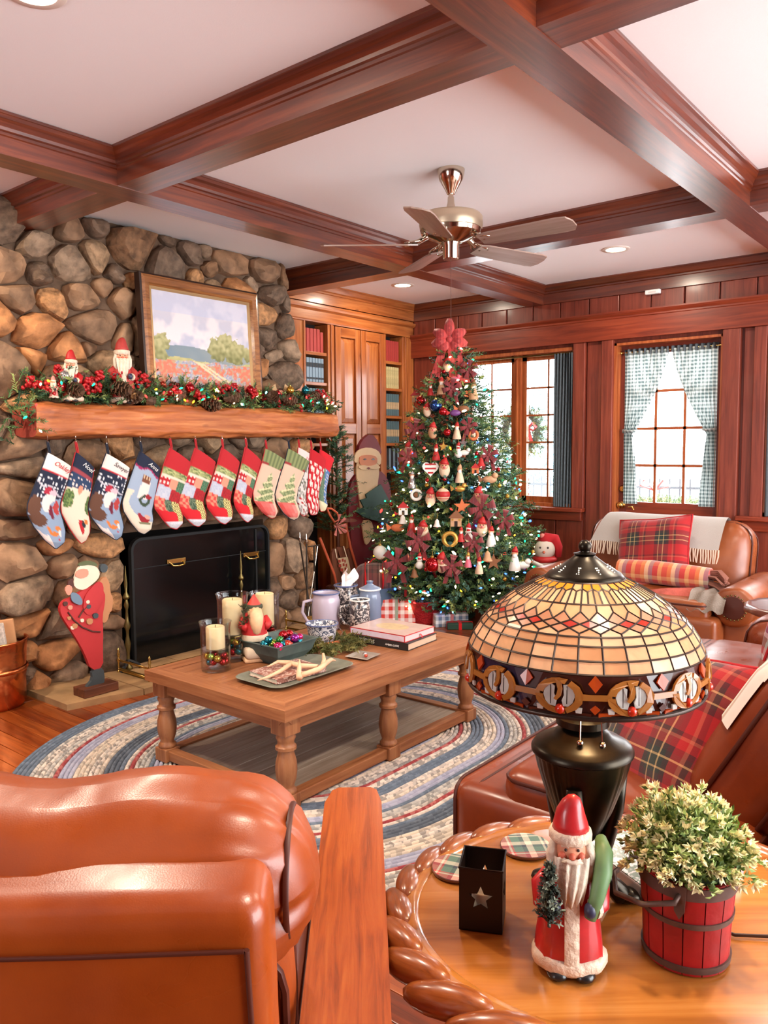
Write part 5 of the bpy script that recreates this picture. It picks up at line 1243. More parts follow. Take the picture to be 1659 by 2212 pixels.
# ================================================================ braided rug
def braid(name, cols, sc=52):
    m, n, l, b = newmat(name); v = nd(n, 'ShaderNodeTexVoronoi', Scale=sc); l.new(coords(n, l), v.inputs[0])
    r = ramp(n, [(i/len(cols), c(*k)) for i, k in enumerate(cols)]+[(1, c(*cols[-1]))], True)
    sp = n.new('ShaderNodeSeparateColor'); l.new(v.outputs['Color'], sp.inputs[0]); l.new(sp.outputs[0], r.inputs[0]); l.new(r.outputs[0], b.inputs['Base Color'])
    b.inputs['Roughness'].default_value = .95; bump(n, l, b, v.outputs['Distance'], -.9, .012); return m
BR = {'b': braid('slate blue braid', ((96,108,124),(108,120,136),(90,102,118))), 'd': braid('dark slate braid', ((84,92,104),(96,104,116),(76,84,96))), 'l': braid('lavender braid', ((158,158,178),(168,168,186),(148,150,170))),
      'c': braid('cream braid', ((206,192,180),(182,172,164),(146,138,132),(214,202,190))), 't': braid('tan braid', ((214,196,178),(196,182,166),(166,154,142))), 'g': braid('grey mixed braid', ((160,156,152),(180,175,170),(140,137,134),(194,188,180))), 'r': braid('red braid', ((150,60,60),(170,96,92),(140,50,56))), 'm': braid('mauve braid', ((170,120,150),(130,110,150),(150,90,110)))}
seq = 'bbbbgccgcrllltttcctdddbcrcggblltccbbbccrgcctlldddcgcrccttbbll'
rug = tag(bpy.data.objects.new('braided_rug', None), 'large oval braided rug in slate blue, cream and red under the coffee table', 'rug'); COL.objects.link(rug); rug.location = (-2.55, 2.77, 0)
wr_ = 1.28/len(seq)
for k, ch in enumerate(seq):
    r1 = 1.28-k*wr_; r0 = r1-wr_; prof = [(r0+.0004,.001),(r0+wr_*.18,.009),((r0+r1)/2,.0125),(r1-wr_*.18,.009),(r1-.0004,.001)]
    N = max(24, int(90*r1)); pts = []
    for i in range(N):
        a = 2*math.pi*i/N; pts.append((math.cos(a), math.sin(a), .25 if math.sin(a) >= 0 else -.25))
    mb = MB()
    for (rr, z) in prof:
        for (cx_, sx_, off) in pts: mb.v.append(Vector((max(rr,0)*cx_, max(rr,0)*sx_+off, z)))
    for q in range(4):
        for i in range(N): mb.f.append([q*N+i, q*N+(i+1) % N, (q+1)*N+(i+1) % N, (q+1)*N+i][::-1]); mb.m.append(0)
    mb.build('braid', BR[ch], rug, 180)

# ================================================================ coffee table
OAKY = wood('table oak y', c(112,60,30), c(152,94,56), c(174,118,76), 'y', .5, .1, 1.3, .2); OAKX = wood('table oak x', c(112,60,30), c(152,94,56), c(174,118,76), 'x', .5, .1, 1.3, .2); OAKZ = wood('table oak z', c(112,60,30), c(152,94,56), c(174,118,76), 'z', .5, .1, 1.3, .2)
OAKG = wood('grey sheen oak y', c(108,88,72), c(138,122,108), c(160,148,134), 'y', .45, .1, 1.3, .2)  # grey shelf tone stands in for cool window light reflected there
ct = thing('coffee_table', 'rectangular oak coffee table with six turned legs and lower shelf', 'table', (-2.605, 2.735, .012))
tx, ty0 = .455, .705; TZ = .43
fw = .085
for s in (-1, 1):
    MB().prism([Vector((s*tx,-ty0,.372)),Vector((s*tx,ty0,.372)),Vector((s*(tx-fw),ty0-fw,.372)),Vector((s*(tx-fw),-ty0+fw,.372))], (0,0,.046)).build('top_frame', OAKY, ct)
    MB().prism([Vector((-tx,s*ty0,.372)),Vector((tx,s*ty0,.372)),Vector((tx-fw,s*(ty0-fw),.372)),Vector((-tx+fw,s*(ty0-fw),.372))], (0,0,.046)).build('top_frame', OAKX, ct)
for k in range(5):
    a = -tx+fw+k*(2*tx-2*fw)/5; MB().bbox(a+.001, a+(2*tx-2*fw)/5-.001, -ty0+fw+.001, ty0-fw-.001, .38, .4175, .002).build('top_plank', OAKY, ct)
for s in (-1, 1):
    MB().bbox(s*(tx-.055)-.012, s*(tx-.055)+.012, -ty0+.05, ty0-.05, .31, .372, .003).build('apron', OAKY, ct); MB().bbox(-tx+.05, tx-.05, s*(ty0-.055)-.012, s*(ty0-.055)+.012, .31, .372, .003).build('apron', OAKX, ct)
    MB().prism([Vector((s*(tx-.03)*1,-ty0+.02,.372)),Vector((s*(tx-.055),-ty0+.02,.345)),Vector((s*(tx-.055),-ty0+.02,.372))], (0,2*ty0-.04,0)).build('cove', OAKY, ct)
    MB().prism([Vector((-tx+.02,s*(ty0-.03),.372)),Vector((-tx+.02,s*(ty0-.055),.345)),Vector((-tx+.02,s*(ty0-.055),.372))], (2*tx-.04,0,0)).build('cove', OAKX, ct)
LEGP = [(.036,.058),(.04,.064),(.04,.074),(.032,.082),(.03,.09),(.04,.12),(.044,.155),(.042,.185),(.033,.22),(.031,.232),(.042,.238),(.042,.25),(.034,.256),(.033,.27),(.04,.285),(.034,.3)]
lgm = MB().lathe(LEGP, 20).mesh('turned_column', 50); lgm.materials.append(OAKZ)
for x_ in (-tx+.065, tx-.065):
    for y_ in (-ty0+.065, 0, ty0-.065):
        l_ = ob('leg', lgm, None, ct, (x_, y_, 0))
        MB().bbox(-.04,.04,-.04,.04,.0,.06,.004).build('foot_block', OAKZ, l_); MB().bbox(-.042,.042,-.042,.042,.3,.372,.004).build('top_block', OAKZ, l_)
for s in (-1, 1):
    MB().bbox(s*(tx-.065)-.025, s*(tx-.065)+.025, -ty0+.1, ty0-.1, .008, .052, .004).build('stretcher', OAKY, ct); MB().bbox(-tx+.1, tx-.1, s*(ty0-.065)-.025, s*(ty0-.065)+.025, .008, .052, .004).build('stretcher', OAKX, ct)
nb = 6
for k in range(nb):
    a = -tx+.09+k*(2*tx-.18)/nb; MB().bbox(a+.001, a+(2*tx-.18)/nb-.001, -ty0+.09, ty0-.09, .022, .042, .002).build('shelf_plank', OAKG, ct)

# ================================================================ things on the coffee table
CG = None
def clearglass(name, tint=(1,1,1)):
    m, n, l, b = newmat(name); out = n['Material Output']
    t = n.new('ShaderNodeBsdfTransparent'); t.inputs[0].default_value = (*tint, 1); g = n.new('ShaderNodeBsdfGlossy'); g.inputs['Roughness'].default_value = .03
    fr = n.new('ShaderNodeLayerWeight'); fr.inputs[0].default_value = .35; mx = n.new('ShaderNodeMixShader'); l.new(fr.outputs['Facing'], mx.inputs[0])
    mp = nd(n, 'ShaderNodeMath', operation='MULTIPLY'); l.new(fr.outputs['Facing'], mp.inputs[0]); mp.inputs[1].default_value = .5; l.new(mp.outputs[0], mx.inputs[0])
    l.new(t.outputs[0], mx.inputs[1]); l.new(g.outputs[0], mx.inputs[2]); l.new(mx.outputs[0], out.inputs[0]); return m
CG = clearglass('hurricane glass', (.93,.95,.95)); WAX = plain('ivory wax', c(238,206,158), .5); 
try:
    bs = WAX.node_tree.nodes['Principled BSDF']; bs.inputs['Subsurface Weight'].default_value = .0
except Exception: pass
orc = ('red','teal','lime','red','teal','gold','red','green')
def hurricane(lab, clab, x, y_, r, h, cr, c0, c1, nball, seed):
    t = thing('hurricane_glass', lab, 'candle holder', (x, y_, TZ), 0, 'hurricane glasses on the coffee table')
    MB().lathe([(r*.55,.0),(r*.96,.002),(r,.012),(r,h-.03),(r*1.06,h-.008),(r*1.1,h),(r*1.04,h-.004),(r*.96,h-.03),(r*.95,.016),(.001,.012)], 36, cap=False).build('vessel', CG, t, 60)
    MB().lathe([(.001,c0-.012),(r*.93,c0-.012),(r*.93,c0),(.001,c0)], 24, cap=False).build('candle_plate', CG, t, 60)
    o = MB().lathe([(.001,c0),(cr,c0),(cr,c1-.004),(cr-.004,c1),(cr-.01,c1-.004),(.001,c1-.006)], 28, cap=False).move(0,0,-c0).build('pillar_candle', WAX, None, 60, (x, y_, TZ+c0)); tag(o, clab, 'candle', 'pillar candles on the coffee table')
    MB().tube([(0,0,c1-c0-.008),(.001,0,c1-c0+.006)], .0014, 5).build('wick', BLACK, o)
    rr = random.Random(seed); pts = []; tries = 0; br = .0165
    while len(pts) < nball and tries < 4000:
        tries += 1; a = rr.random()*6.283; q = (r*.93-br)*math.sqrt(rr.random()); p = Vector((q*math.cos(a), q*math.sin(a), .016+br+rr.random()**1.4*max(.001, c0-.012-2*br-.016)))
        if all((p-w).length > 2*br*.93 for w in pts): pts.append(p)
    for k, p in enumerate(pts):
        cc = rr.choice(orc); o = ob('glass_bauble', baumesh(br, cc), None, None, (x+p.x, y_+p.y, TZ+p.z), (rr.uniform(-2,2), rr.uniform(-2,2), 0)); tag(o, 'shiny %s bauble inside the %s' % (cc, lab), 'ornament', 'baubles inside the hurricane glasses')
hurricane('short hurricane glass with candle at the near table end', 'short ivory pillar candle in the front hurricane glass', -2.805, 2.232, .067, .222, .042, .102, .2, 15, 4)
hurricane('tall hurricane glass behind the carved santa', 'tall ivory pillar candle in the tallest hurricane glass', -2.885, 2.4, .072, .315, .047, .125, .288, 17, 5)
hurricane('rear hurricane glass beside the fire screen', 'ivory pillar candle half hidden by the carved santa hat', -2.97, 2.68, .072, .27, .046, .105, .265, 12, 6)
# ---- carved santa (cylindrical, tall cone cap, green staff)
cz = thing('carved_santa', 'carved wooden santa in red coat holding a small green tree on the coffee table', 'figurine', (-2.795, 2.455, TZ), R_(-30))
PR = plain('painted carved red', c(190,40,40), .55, var=.15, scale=30); PW = plain('carved pale wood', c(224,178,136), .6, var=.1, scale=40); PDG = plain('carved dark green', c(28,48,44), .5); PFUR = spots('ermine trim', c(70,56,48), c(226,206,178), 120, .3, .6, 0)
MB().bbox(-.05,.06,-.06,.06,0,.02,.008).build('base', PW, cz); MB().rcube(.06,.055,.028,.02,2,2).move(.01,0,.045).build('snow_mound', plain('carved snow', c(220,196,170), .7), cz, 180)
MB().lathe([(.045,.06),(.046,.105),(.04,.11)], 14).build('trousers', PDG, cz, 60)
MB().lathe([(.062,.1),(.064,.112),(.062,.128)], 18, wf=lambda a, z: 1+.02*math.sin(5*a)).build('fur_hem', PFUR, cz, 60)
MB().lathe([(.06,.128),(.058,.17),(.05,.2),(.04,.225)], 18, wf=lambda a, z: 1+.025*math.sin(12*a)).build('coat', PR, cz, 60)
MB().tube([(.015,0,.235),(.04,.0,.215),(.052,0,.18),(.05,0,.145),(.04,0,.125)], [.034,.036,.03,.02,.006], 10).build('beard', PW, cz, 180)
MB().ball((.012,0,.237), .03, 10, 8).build('face', PW, cz, 180); MB().ball((.043,0,.24), .007, 6, 5).build('nose', CHEEK, cz, 180)
MB().lathe([(.036,.243),(.041,.25),(.04,.262),(.034,.266)], 14).build('hat_band', plain('carved olive fur', c(60,62,44), .7), cz, 60)
MB().tube([(0,0,.26),(0,0,.285),(.002,0,.312)], [.036,.02,.003], 12).build('hat', plain('carved hat red', c(206,60,50), .5), cz, 60)
MB().tube([(0,-.045,.2),(.02,-.06,.17),(.045,-.045,.165)], [.02,.022,.018], 8).build('sleeve', PR, cz, 180); MB().tube([(0,.045,.2),(.02,.06,.17),(.045,.045,.165)], [.02,.022,.018], 8).build('sleeve', PR, cz, 180)
tm = MB(); rr = random.Random(2)
for k in range(26): sprig(tm, (.045,-.055,.16+.11*rr.random()), (rr.uniform(-1,1), rr.uniform(-1,1), .4), .028, 8, .012, .002, 0, rr)
tm.build('carved_tree', plain('olive needles', c(64,66,38), .7), cz)
# ---- green square bowl with baubles
GP = plain('verdigris metal', c(84,98,94), .55, .3, var=.2, scale=18); GI = plain('pewter inside', c(120,112,108), .5, .4)
bw = thing('square_bowl', 'dark green square metal bowl heaped with baubles', 'bowl', (-2.70, 2.52, TZ))
a_, b_, hh = .125, .07, .098; sq = lambda r, z: [(-r,-r,z),(r,-r,z),(r,r,z),(-r,r,z)]
MB().add(sq(b_,0)+sq((a_+b_)/2+.012,.05)+sq(a_,hh)+sq(a_+.008,hh+.002)+sq(a_+.008,hh+.005)+sq(a_-.006,hh+.004)+sq(b_,.01), [(3,2,1,0)]+[(r*4+i,r*4+(i+1)%4,(r+1)*4+(i+1)%4,(r+1)*4+i) for r in range(6) for i in range(4)]+[(24,25,26,27)]).build('bowl_body', GP, bw)
bl_ = [(568,1392,'teal',.021),(590,1390,'lime',.02),(612,1372,'red',.023),(625,1369,'red',.02),(612,1392,'teal',.018),(628,1385,'blue',.025),(640,1378,'purple',.018),(648,1376,'pink',.018),(655,1382,'pink',.018),(648,1386,'teal',.019),(622,1402,'pink',.022),(642,1396,'orange',.02),(662,1384,'purple',.021),(600,1398,'lime',.017),(580,1382,'teal',.019),(604,1382,'green',.018)]
bnames = {'teal':'teal','lime':'lime green','red':'red','blue':'blue','purple':'purple','pink':'pink','orange':'coral','green':'green'}
cnt = {}
for k, (px, py, cl, r) in enumerate(bl_):
    N_ = Vector((1,-1,0)); p = onz(px, py, TZ+.1+(.02 if py < 1385 else .0)); p.x = max(-2.70-.105, min(-2.70+.105, p.x)); p.y = max(2.415, min(2.625, p.y)); cnt[cl] = cnt.get(cl, 0)+1
    o = ob('loose_bauble', baumesh(r, cl), None, None, tuple(p), (rnd.uniform(-2,2), rnd.uniform(-2,2), 0)); tag(o, '%s bauble in the green bowl, %s of its colour from the left' % (bnames[cl], ORD[cnt[cl]-1]), 'ornament', 'baubles heaped in the green bowl')
# ---- tray with book and antler
ty_ = thing('metal_tray', 'weathered grey green oblong tray on the coffee table', 'tray', (-2.475, 2.41, TZ))
def rr_(hx, hy, r, z, n=5):
    P = []
    for sx, sy, a0 in ((1,1,0),(-1,1,90),(-1,-1,180),(1,-1,270)):
        for k in range(n+1):
            a = R_(a0+90*k/n); P.append((sx*(hx-r)+r*math.cos(a), sy*(hy-r)+r*math.sin(a), z))
    return P
rings = [rr_(.12,.215,.05,0), rr_(.145,.245,.06,.016), rr_(.15,.25,.06,.018), rr_(.146,.246,.06,.02), rr_(.12,.215,.05,.006)]
n_ = len(rings[0]); tm = MB(); tm.v = [Vector(p) for r in rings for p in r]
for q in range(4):
    for i in range(n_): tm.f.append([q*n_+i, q*n_+(i+1) % n_, (q+1)*n_+(i+1) % n_, (q+1)*n_+i]); tm.m.append(0)
tm.f += [list(range(n_))[::-1], [4*n_+i for i in range(n_)]]; tm.m += [0, 0]
tm.build('tray_body', plain('patinated tin', c(132,134,120), .5, .3, var=.25, scale=12), ty_, 40)
def thin_book(name, lab, loc, rz, L, W, T, cover, group=None, page=None):
    t = thing(name, lab, 'book', loc, rz, group)
    MB().bbox(-L/2, L/2, -W/2, W/2, 0, .003, .001).bbox(-L/2, L/2, -W/2, W/2, T-.003, T, .001).bbox(-L/2, L/2, -W/2, -W/2+.003, 0, T, .001).build('cover', cover, t)
    MB().box(-L/2+.004, L/2-.004, -W/2+.003, W/2-.004, .003, T-.003).build('page_block', page or BOOKM['page'], t); return t
tb_ = thin_book('cook_book', 'pinkish illustrated book lying on the tray under the antler', (-2.485, 2.37, TZ+.008), R_(84), .27, .2, .022, spots('printed cover', c(150,96,84), c(214,184,172), 45, .5, .4, .2))
ant = thing('deer_antler', 'pale shed deer antler lying across the book on the tray', 'antler', (-2.48, 2.4, TZ+.03)); AN = plain('antler', c(222,180,144), .5, var=.15, scale=20)
Q = Vector((-2.48, 2.4, TZ+.03))
def ap(x, y, z): return onz(x, y, TZ+z)-Q
MB().tube([ap(648,1460,.04), ap(670,1452,.045), ap(690,1445,.05), ap(705,1432,.055), ap(715,1425,.05), ap(725,1427,.04)], [.013,.012,.012,.012,.009,.003], 8).build('main_beam', AN, ant, 180)
MB().tube([ap(647,1465,.04), ap(645,1456,.05), ap(647,1440,.075), ap(647,1424,.1)], [.014,.011,.009,.002], 8).build('tine', AN, ant, 180)
MB().tube([ap(697,1438,.05), ap(700,1425,.07), ap(698,1412,.09)], [.011,.009,.006], 8).build('tine', AN, ant, 180)
MB().tube([ap(686,1440,.05), ap(650,1438,.05), ap(625,1432,.05), ap(600,1430,.05), ap(578,1440,.045)], [.01,.012,.012,.009,.003], 8).build('main_beam', AN, ant, 180)
MB().tube([ap(628,1434,.05), ap(605,1450,.045), ap(580,1462,.04), ap(556,1470,.03)], [.011,.009,.007,.002], 8).build('tine', AN, ant, 180)
# ---- little dish
ds = thing('trinket_dish', 'small square silver dish with trinkets right of the tray', 'dish', (-2.42, 2.80, TZ), R_(8))
MB().add(sq(.045,0)+sq(.062,.01)+sq(.06,.012)+sq(.044,.004), [(3,2,1,0)]+[(r*4+i,r*4+(i+1)%4,(r+1)*4+(i+1)%4,(r+1)*4+i) for r in range(3) for i in range(4)]+[(12,13,14,15)]).build('dish_body', plain('pewter', c(176,166,156), .35, .5), ds)
MB().ball((.01,.0,.016), .011, 8, 6).build('trinket', SHINY['silver'], ds, 180); MB().ball((.026,-.014,.014), .009, 8, 6).build('trinket', SHINY['orange'], ds, 180)
# ---- books
b1 = thin_book('design_book', 'thick black spined book with white TIMELESS lettering under the red edged book', (-2.505, 3.14, TZ), R_(4), .36, .27, .036, plain('black jacket', c(38,34,34), .45), page=plain('page edges', c(214,186,160), .9))
M = Matrix.Translation((-.075, -.1365, .018)) @ Matrix.Rotation(R_(90), 4, 'X')
text_mesh('spine_title', 'TIMELESS', .026, WHITE, b1, M); text_mesh('spine_author', 'AMBER GUIDE', .013, WHITE, b1, Matrix.Translation((.085, -.1365, .016)) @ Matrix.Rotation(R_(90), 4, 'X'))
b2 = thin_book('story_book', 'red edged picture book with pale printed cover on top of the black spined book', (-2.52, 3.15, TZ+.036), R_(2), .35, .265, .034, plain('red edge board', c(196,50,52), .5), page=plain('pale pages', c(226,206,206), .9))
MB().box(-.17,.17,-.128,.128,.034,.0348).build('cover_print', plain('pale printed cover', c(206,178,170), .3, var=.12, scale=16, coat=.3), b2); MB().lathe([(.001,.0349),(.08,.0349),(.08,.0352),(.001,.0354)], 24, sx=1.2, sy=.8, cap=False).build('cover_medallion', plain('gold medallion', c(206,180,140), .4, var=.15, scale=30), b2)
MB().box(-.17,.17,-.1335,-.1326,.004,.03).build('spine_print', plain('lilac spine', c(214,196,210), .5, var=.08, scale=30), b2)
MB().tube([(.1755,.0,.02),(.185,.002,.012),(.18,.01,-.02),(.183,.02,-.034)], .006, 6, sc=(1,.25)).build('ribbon_marker', REDR, b2, 60)
# ---- enamelware
SPK = spots('speckled enamel', c(70,78,100), c(228,224,226), 60, .46); SPK2 = spots('dark speckled enamel', c(60,56,60), c(206,196,190), 48, .5); LAV = plain('lavender enamel', c(190,178,196), .25, coat=.4); BLU = plain('slate enamel', c(120,134,160), .25, coat=.4); RIM = plain('enamel rim', c(90,100,140), .3)
eb = thing('enamel_bowl', 'small blue speckled enamel pail with a wooden handle grip on the coffee table', 'bowl', (-2.755, 2.87, TZ))
MB().lathe([(.055,0),(.062,.004),(.074,.07),(.078,.1),(.083,.104),(.08,.106),(.074,.1),(.06,.01),(.001,.008)], 28, cap=False).build('pail_body', SPK, eb, 60)
MB().tube([(.082*math.cos(k*6.283/24), .082*math.sin(k*6.283/24), .105) for k in range(24)], .0035, 5, closed=True).build('rim', RIM, eb, 60)
MB().tube([(.02,.08,.09),(.08,.07,.06),(.11,.0,.025)], .002, 5).build('bail_wire', NICKEL, eb, 60); MB().tube([(.06,-.055,.012),(.085,-.03,.018),(.115,.005,.026)], [.008,.01,.008], 8).build('wooden_grip', plain('turned grip', c(190,104,56), .5), eb, 60)
def jug(name, lab, x, y_, r, h, mat, rim, handle=None, lid=False):
    t = thing(name, lab, 'pot', (x, y_, TZ), 0, 'enamelware on the coffee table')
    MB().lathe([(r*.92,0),(r,.01),(r,h*.75),(r*.93,h*.86),(r*.88,h*.92),(r*.95,h),(r*.9,h),(r*.84,h*.9),(r*.93,h*.7),(r*.9,.02),(.001,.012)], 30, cap=False).build('pot_body', mat, t, 60)
    MB().tube([(r*.94*math.cos(k*6.283/24), r*.94*math.sin(k*6.283/24), h) for k in range(24)], .0045, 5, closed=True).build('rim', rim, t, 60)
    if handle is not None:
        u = Vector((math.cos(handle), math.sin(handle), 0)); MB().tube([u*r*.95+Vector((0,0,h*.82)), u*(r+.045)+Vector((0,0,h*.78)), u*(r+.055)+Vector((0,0,h*.5)), u*(r+.03)+Vector((0,0,h*.25)), u*r*.96+Vector((0,0,h*.2))], .009, 8).build('handle', mat, t, 180)
    if lid:
        MB().lathe([(r*.92,h),(r*.9,h+.008),(r*.4,h+.022),(.02,h+.026),(.014,h+.032),(.02,h+.045),(.001,h+.05)], 24, cap=False).build('lid', mat, t, 60)
    return t
jug('enamel_jug', 'lavender enamel jug with blue rim on the coffee table', -2.97, 3.13, .078, .2, LAV, RIM, R_(-125))
jug('tissue_pot', 'dark speckled enamel pot with tissue sticking out at the table back', -2.985, 3.31, .07, .215, SPK2, RIM)
jug('coffee_boiler', 'slate blue enamel lidded coffee pot at the back of the table', -2.83, 3.34, .062, .205, BLU, WHITE, R_(-150), True)
jug('enamel_mug', 'tall dark speckled enamel mug behind the stacked books', -2.79, 3.205-.0, .056, .17, SPK2, WHITE, R_(-140))
ti = thing('tissue', 'crumpled white tissue rising from the speckled pot', 'tissue', (-2.985, 3.31, TZ+.175))
MB().grid(lambda u, v: ((u-.5)*.12*(1-.3*v)+.02*math.sin(v*7+u*3), (v-.35)*.03+.03*math.sin(u*6+v*2), v*.115+.02*math.sin(u*9)), 10, 8).grid(lambda u, v: (.03*math.sin(u*5+1), (u-.5)*.12, v*.1+.015*math.sin(u*11)), 8, 6).build('tissue_sheet', plain('tissue paper', c(240,226,224), .9), ti, 180)
# ---- cedar sprigs
gs = MB(); rr = random.Random(9)
for k in range(150):
    a = rr.random()*6.283; q = math.sqrt(rr.random()); sprig(gs, (.13*q*math.cos(a), .17*q*math.sin(a), .008+.05*(1-q)*rr.random()), (math.cos(a)+rr.uniform(-.6,.6), math.sin(a)+rr.uniform(-.6,.6), rr.uniform(-.05,.35)), rr.uniform(.05,.09), 20, .022, .003, rr.choice((0,1)), rr)
o = gs.build('cedar_sprigs', [plain('dried cedar', c(112,104,54), .8, var=.25), plain('olive cedar', c(90,92,46), .8, var=.25)], None, None, (-2.66, 2.83, TZ+.004)); stuff(o); tag(o, 'olive green evergreen sprigs spread around the enamel pail', 'greenery')

# ================================================================ ceiling fan
fn_ = thing('ceiling_fan', 'five blade ceiling fan with polished nickel motor hanging from the ceiling', 'ceiling fan', (-2.349, 3.436, 2.40))
FZ = ZC-2.40
MB().lathe([(.02,FZ-.12),(.03,FZ-.1),(.045,FZ-.075),(.06,FZ-.05),(.068,FZ-.02),(.07,FZ)], 28).build('canopy', NICKEL, fn_, 50)
MB().lathe([(.013,.2),(.013,FZ-.11)], 14).build('downrod', NICKEL, fn_, 60); MB().lathe([(.03,.205),(.026,.23),(.018,.26),(.016,.29)], 18).build('coupling', NICKEL, fn_, 50)
MB().lathe([(.08,.1),(.1,.11),(.14,.118),(.158,.128),(.162,.15),(.162,.185),(.15,.2),(.12,.207),(.03,.21)], 40).build('motor_housing', plain('brushed champagne', c(206,184,156), .35, .7), fn_, 40)
MB().lathe([(.05,.06),(.06,.065),(.11,.085),(.152,.105),(.157,.125),(.15,.128)], 40).build('lower_ring', NICKEL, fn_, 40)
MB().lathe([(.04,-.02),(.042,-.015),(.042,.04),(.05,.06),(.05,.07)], 24).build('switch_cup', NICKEL, fn_, 40)
MB().tube([(0.0,.0,-.02),(0,0,-.2),(0,0,-.42)], .0012, 4).build('pull_chain', plain('dark chain', c(90,60,50), .5), fn_)
FBL = wood('fan blade walnut', c(120,92,80), c(150,124,112), c(170,146,134), 'x', .35, .3)
bl_m = MB(); P = [(.17,-.045),(.22,-.058),(.6,-.07),(.645,-.062),(.665,-.02),(.665,.03),(.645,.064),(.6,.07),(.22,.058),(.17,.045)]
blade = MB().prism([Vector((x, y, 0)) for x, y in P], (0,0,.007)).xf(Matrix.Rotation(R_(-13), 4, 'X')).mesh('blade'); blade.materials.append(FBL)
arm = MB().tube([(.1,0,.045),(.13,.0,.03),(.16,0,.01),(.2,.0,-.006)], [.014,.016,.013,.01], 8).tube([(.14,-.0,.02),(.17,-.03,.004),(.21,-.035,-.0),(.235,-.02,-.004)], .008, 6).tube([(.14,.0,.02),(.17,.03,.004),(.21,.035,-.004),(.235,.02,-.006)], .008, 6).mesh('blade_iron', 180); arm.materials.append(NICKEL)
for k in range(5):
    a = R_(3+72*k); b_ = ob('blade', blade, None, fn_, (0, 0, .05), (0, 0, a)); ob('blade_iron', arm, None, b_, (0, 0, .012))

# ================================================================ recessed ceiling lights
CANE = plain('lit can lamp', c(255,236,208), .5, emit=9); CANR = plain('can trim', c(238,226,214), .4)
def can(x, y_, lab, w=22):
    t = thing('recessed_light', lab, 'ceiling light', (x, y_, ZC), 0, 'recessed ceiling lights')
    MB().lathe([(.068,-.004),(.07,-.007),(.095,-.006),(.1,-.001),(.1,0)], 32, cap=False).build('trim_ring', CANR, t, 50); MB().lathe([(.001,-.003),(.069,-.003)], 32, cap=False).build('lens', CANE, t)
    d = bpy.data.lights.new('can lamp', 'AREA'); d.shape = 'DISK'; d.size = .13; d.energy = w; d.color = (1, .86, .68); o = bpy.data.objects.new('can_lamp', d); COL.objects.link(o); o.parent = t; o.location = (0, 0, -.012)
can(-2.429, 1.30, 'recessed ceiling light at the upper left corner of the photo'); can(-4.3, 5.55, 'recessed ceiling light in the corner bay above the bookcase', 6); can(-2.374, 5.555, 'recessed ceiling light in the bay before the window wall', 8)
can(-.2, 1.3, 'added unseen recessed light above the camera'); can(-.2, 5.55, 'added recessed light out of frame near the right window', 8); can(-4.2, 1.1, 'added unseen recessed light left of the chimney'); can(-.2, 3.4, 'added unseen recessed light above the leather sofa')  # unseen cans, added along the bay pattern for fill light

# ================================================================ curtains, wreath, sensor
CURT = plain('slate check cotton', c(84,92,98), .9, var=.15, scale=50); 
m, n, l, b = newmat('sheer green gingham')
sp_ = n.new('ShaderNodeSeparateXYZ'); l.new(coords(n, l, (34,)*3), sp_.inputs[0]); oo = []
for k in (0, 2):
    f = nd(n, 'ShaderNodeMath', operation='FRACT'); l.new(sp_.outputs[k], f.inputs[0]); r = ramp(n, [(0, c(100,116,116)), (.5, c(206,214,212))], True); l.new(f.outputs[0], r.inputs[0]); oo.append(r.outputs[0])
mx = nd(n, 'ShaderNodeMix', data_type='RGBA'); mx.inputs[0].default_value = .5; l.new(oo[0], mx.inputs[6]); l.new(oo[1], mx.inputs[7])
l.new(mx.outputs[2], b.inputs['Base Color']); b.inputs['Roughness'].default_value = .9
tr_ = n.new('ShaderNodeBsdfTranslucent'); l.new(mx.outputs[2], tr_.inputs[0]); ms = n.new('ShaderNodeMixShader'); ms.inputs[0].default_value = .22; l.new(b.outputs[0], ms.inputs[1]); l.new(tr_.outputs[0], ms.inputs[2]); l.new(ms.outputs[0], n['Material Output'].inputs[0]); GING = m
def curtain(lab, fn, nu, nv, mat, loc, par=None):
    t = thing('curtain', lab, 'curtain', loc); MB().grid(fn, nu, nv).build('cloth', mat, t, 180); return t
t = curtain('narrow slate grey curtain at the right of the left window', lambda u, v: ((u-.5)*.17+.012*math.sin(u*40+2*v), .022*math.sin(u*44), -1.34*v), 60, 14, CURT, (-3.2, YW-.005, 2.225))
MB().tube([(-1.02,0,.0),(.1,0,0)], .008, 6).build('rod', AB, t, 60)
t = curtain('dark slate curtain at the left of the right hand window', lambda u, v: ((u-.5)*.2+.012*math.sin(u*40+2*v), .022*math.sin(u*44), -1.34*v), 60, 14, CURT, (-1.44, YW-.005, 2.225))
MB().tube([(-.1,0,0),(1.0,0,0)], .008, 6).build('rod', AB, t, 60)
def tied(x0, x1, flip):
    xa, xb = x0, x1
    def f(u, v):
        g = lambda q: 1 if q < 0 else 0
        w_top, w_tie, w_bot = .365, .075, .125; vt = .55
        w = lerp(w_top, w_tie, (v/vt)**1.4) if v < vt else lerp(w_tie, w_bot, ((v-vt)/(1-vt))**.8)
        x = (u*w) if not flip else -(u*w); q = .016*math.sin(u*46+v)*(.6+.4*(1-abs(v-vt)))
        return (x, q-.012, -1.27*v)
    return f
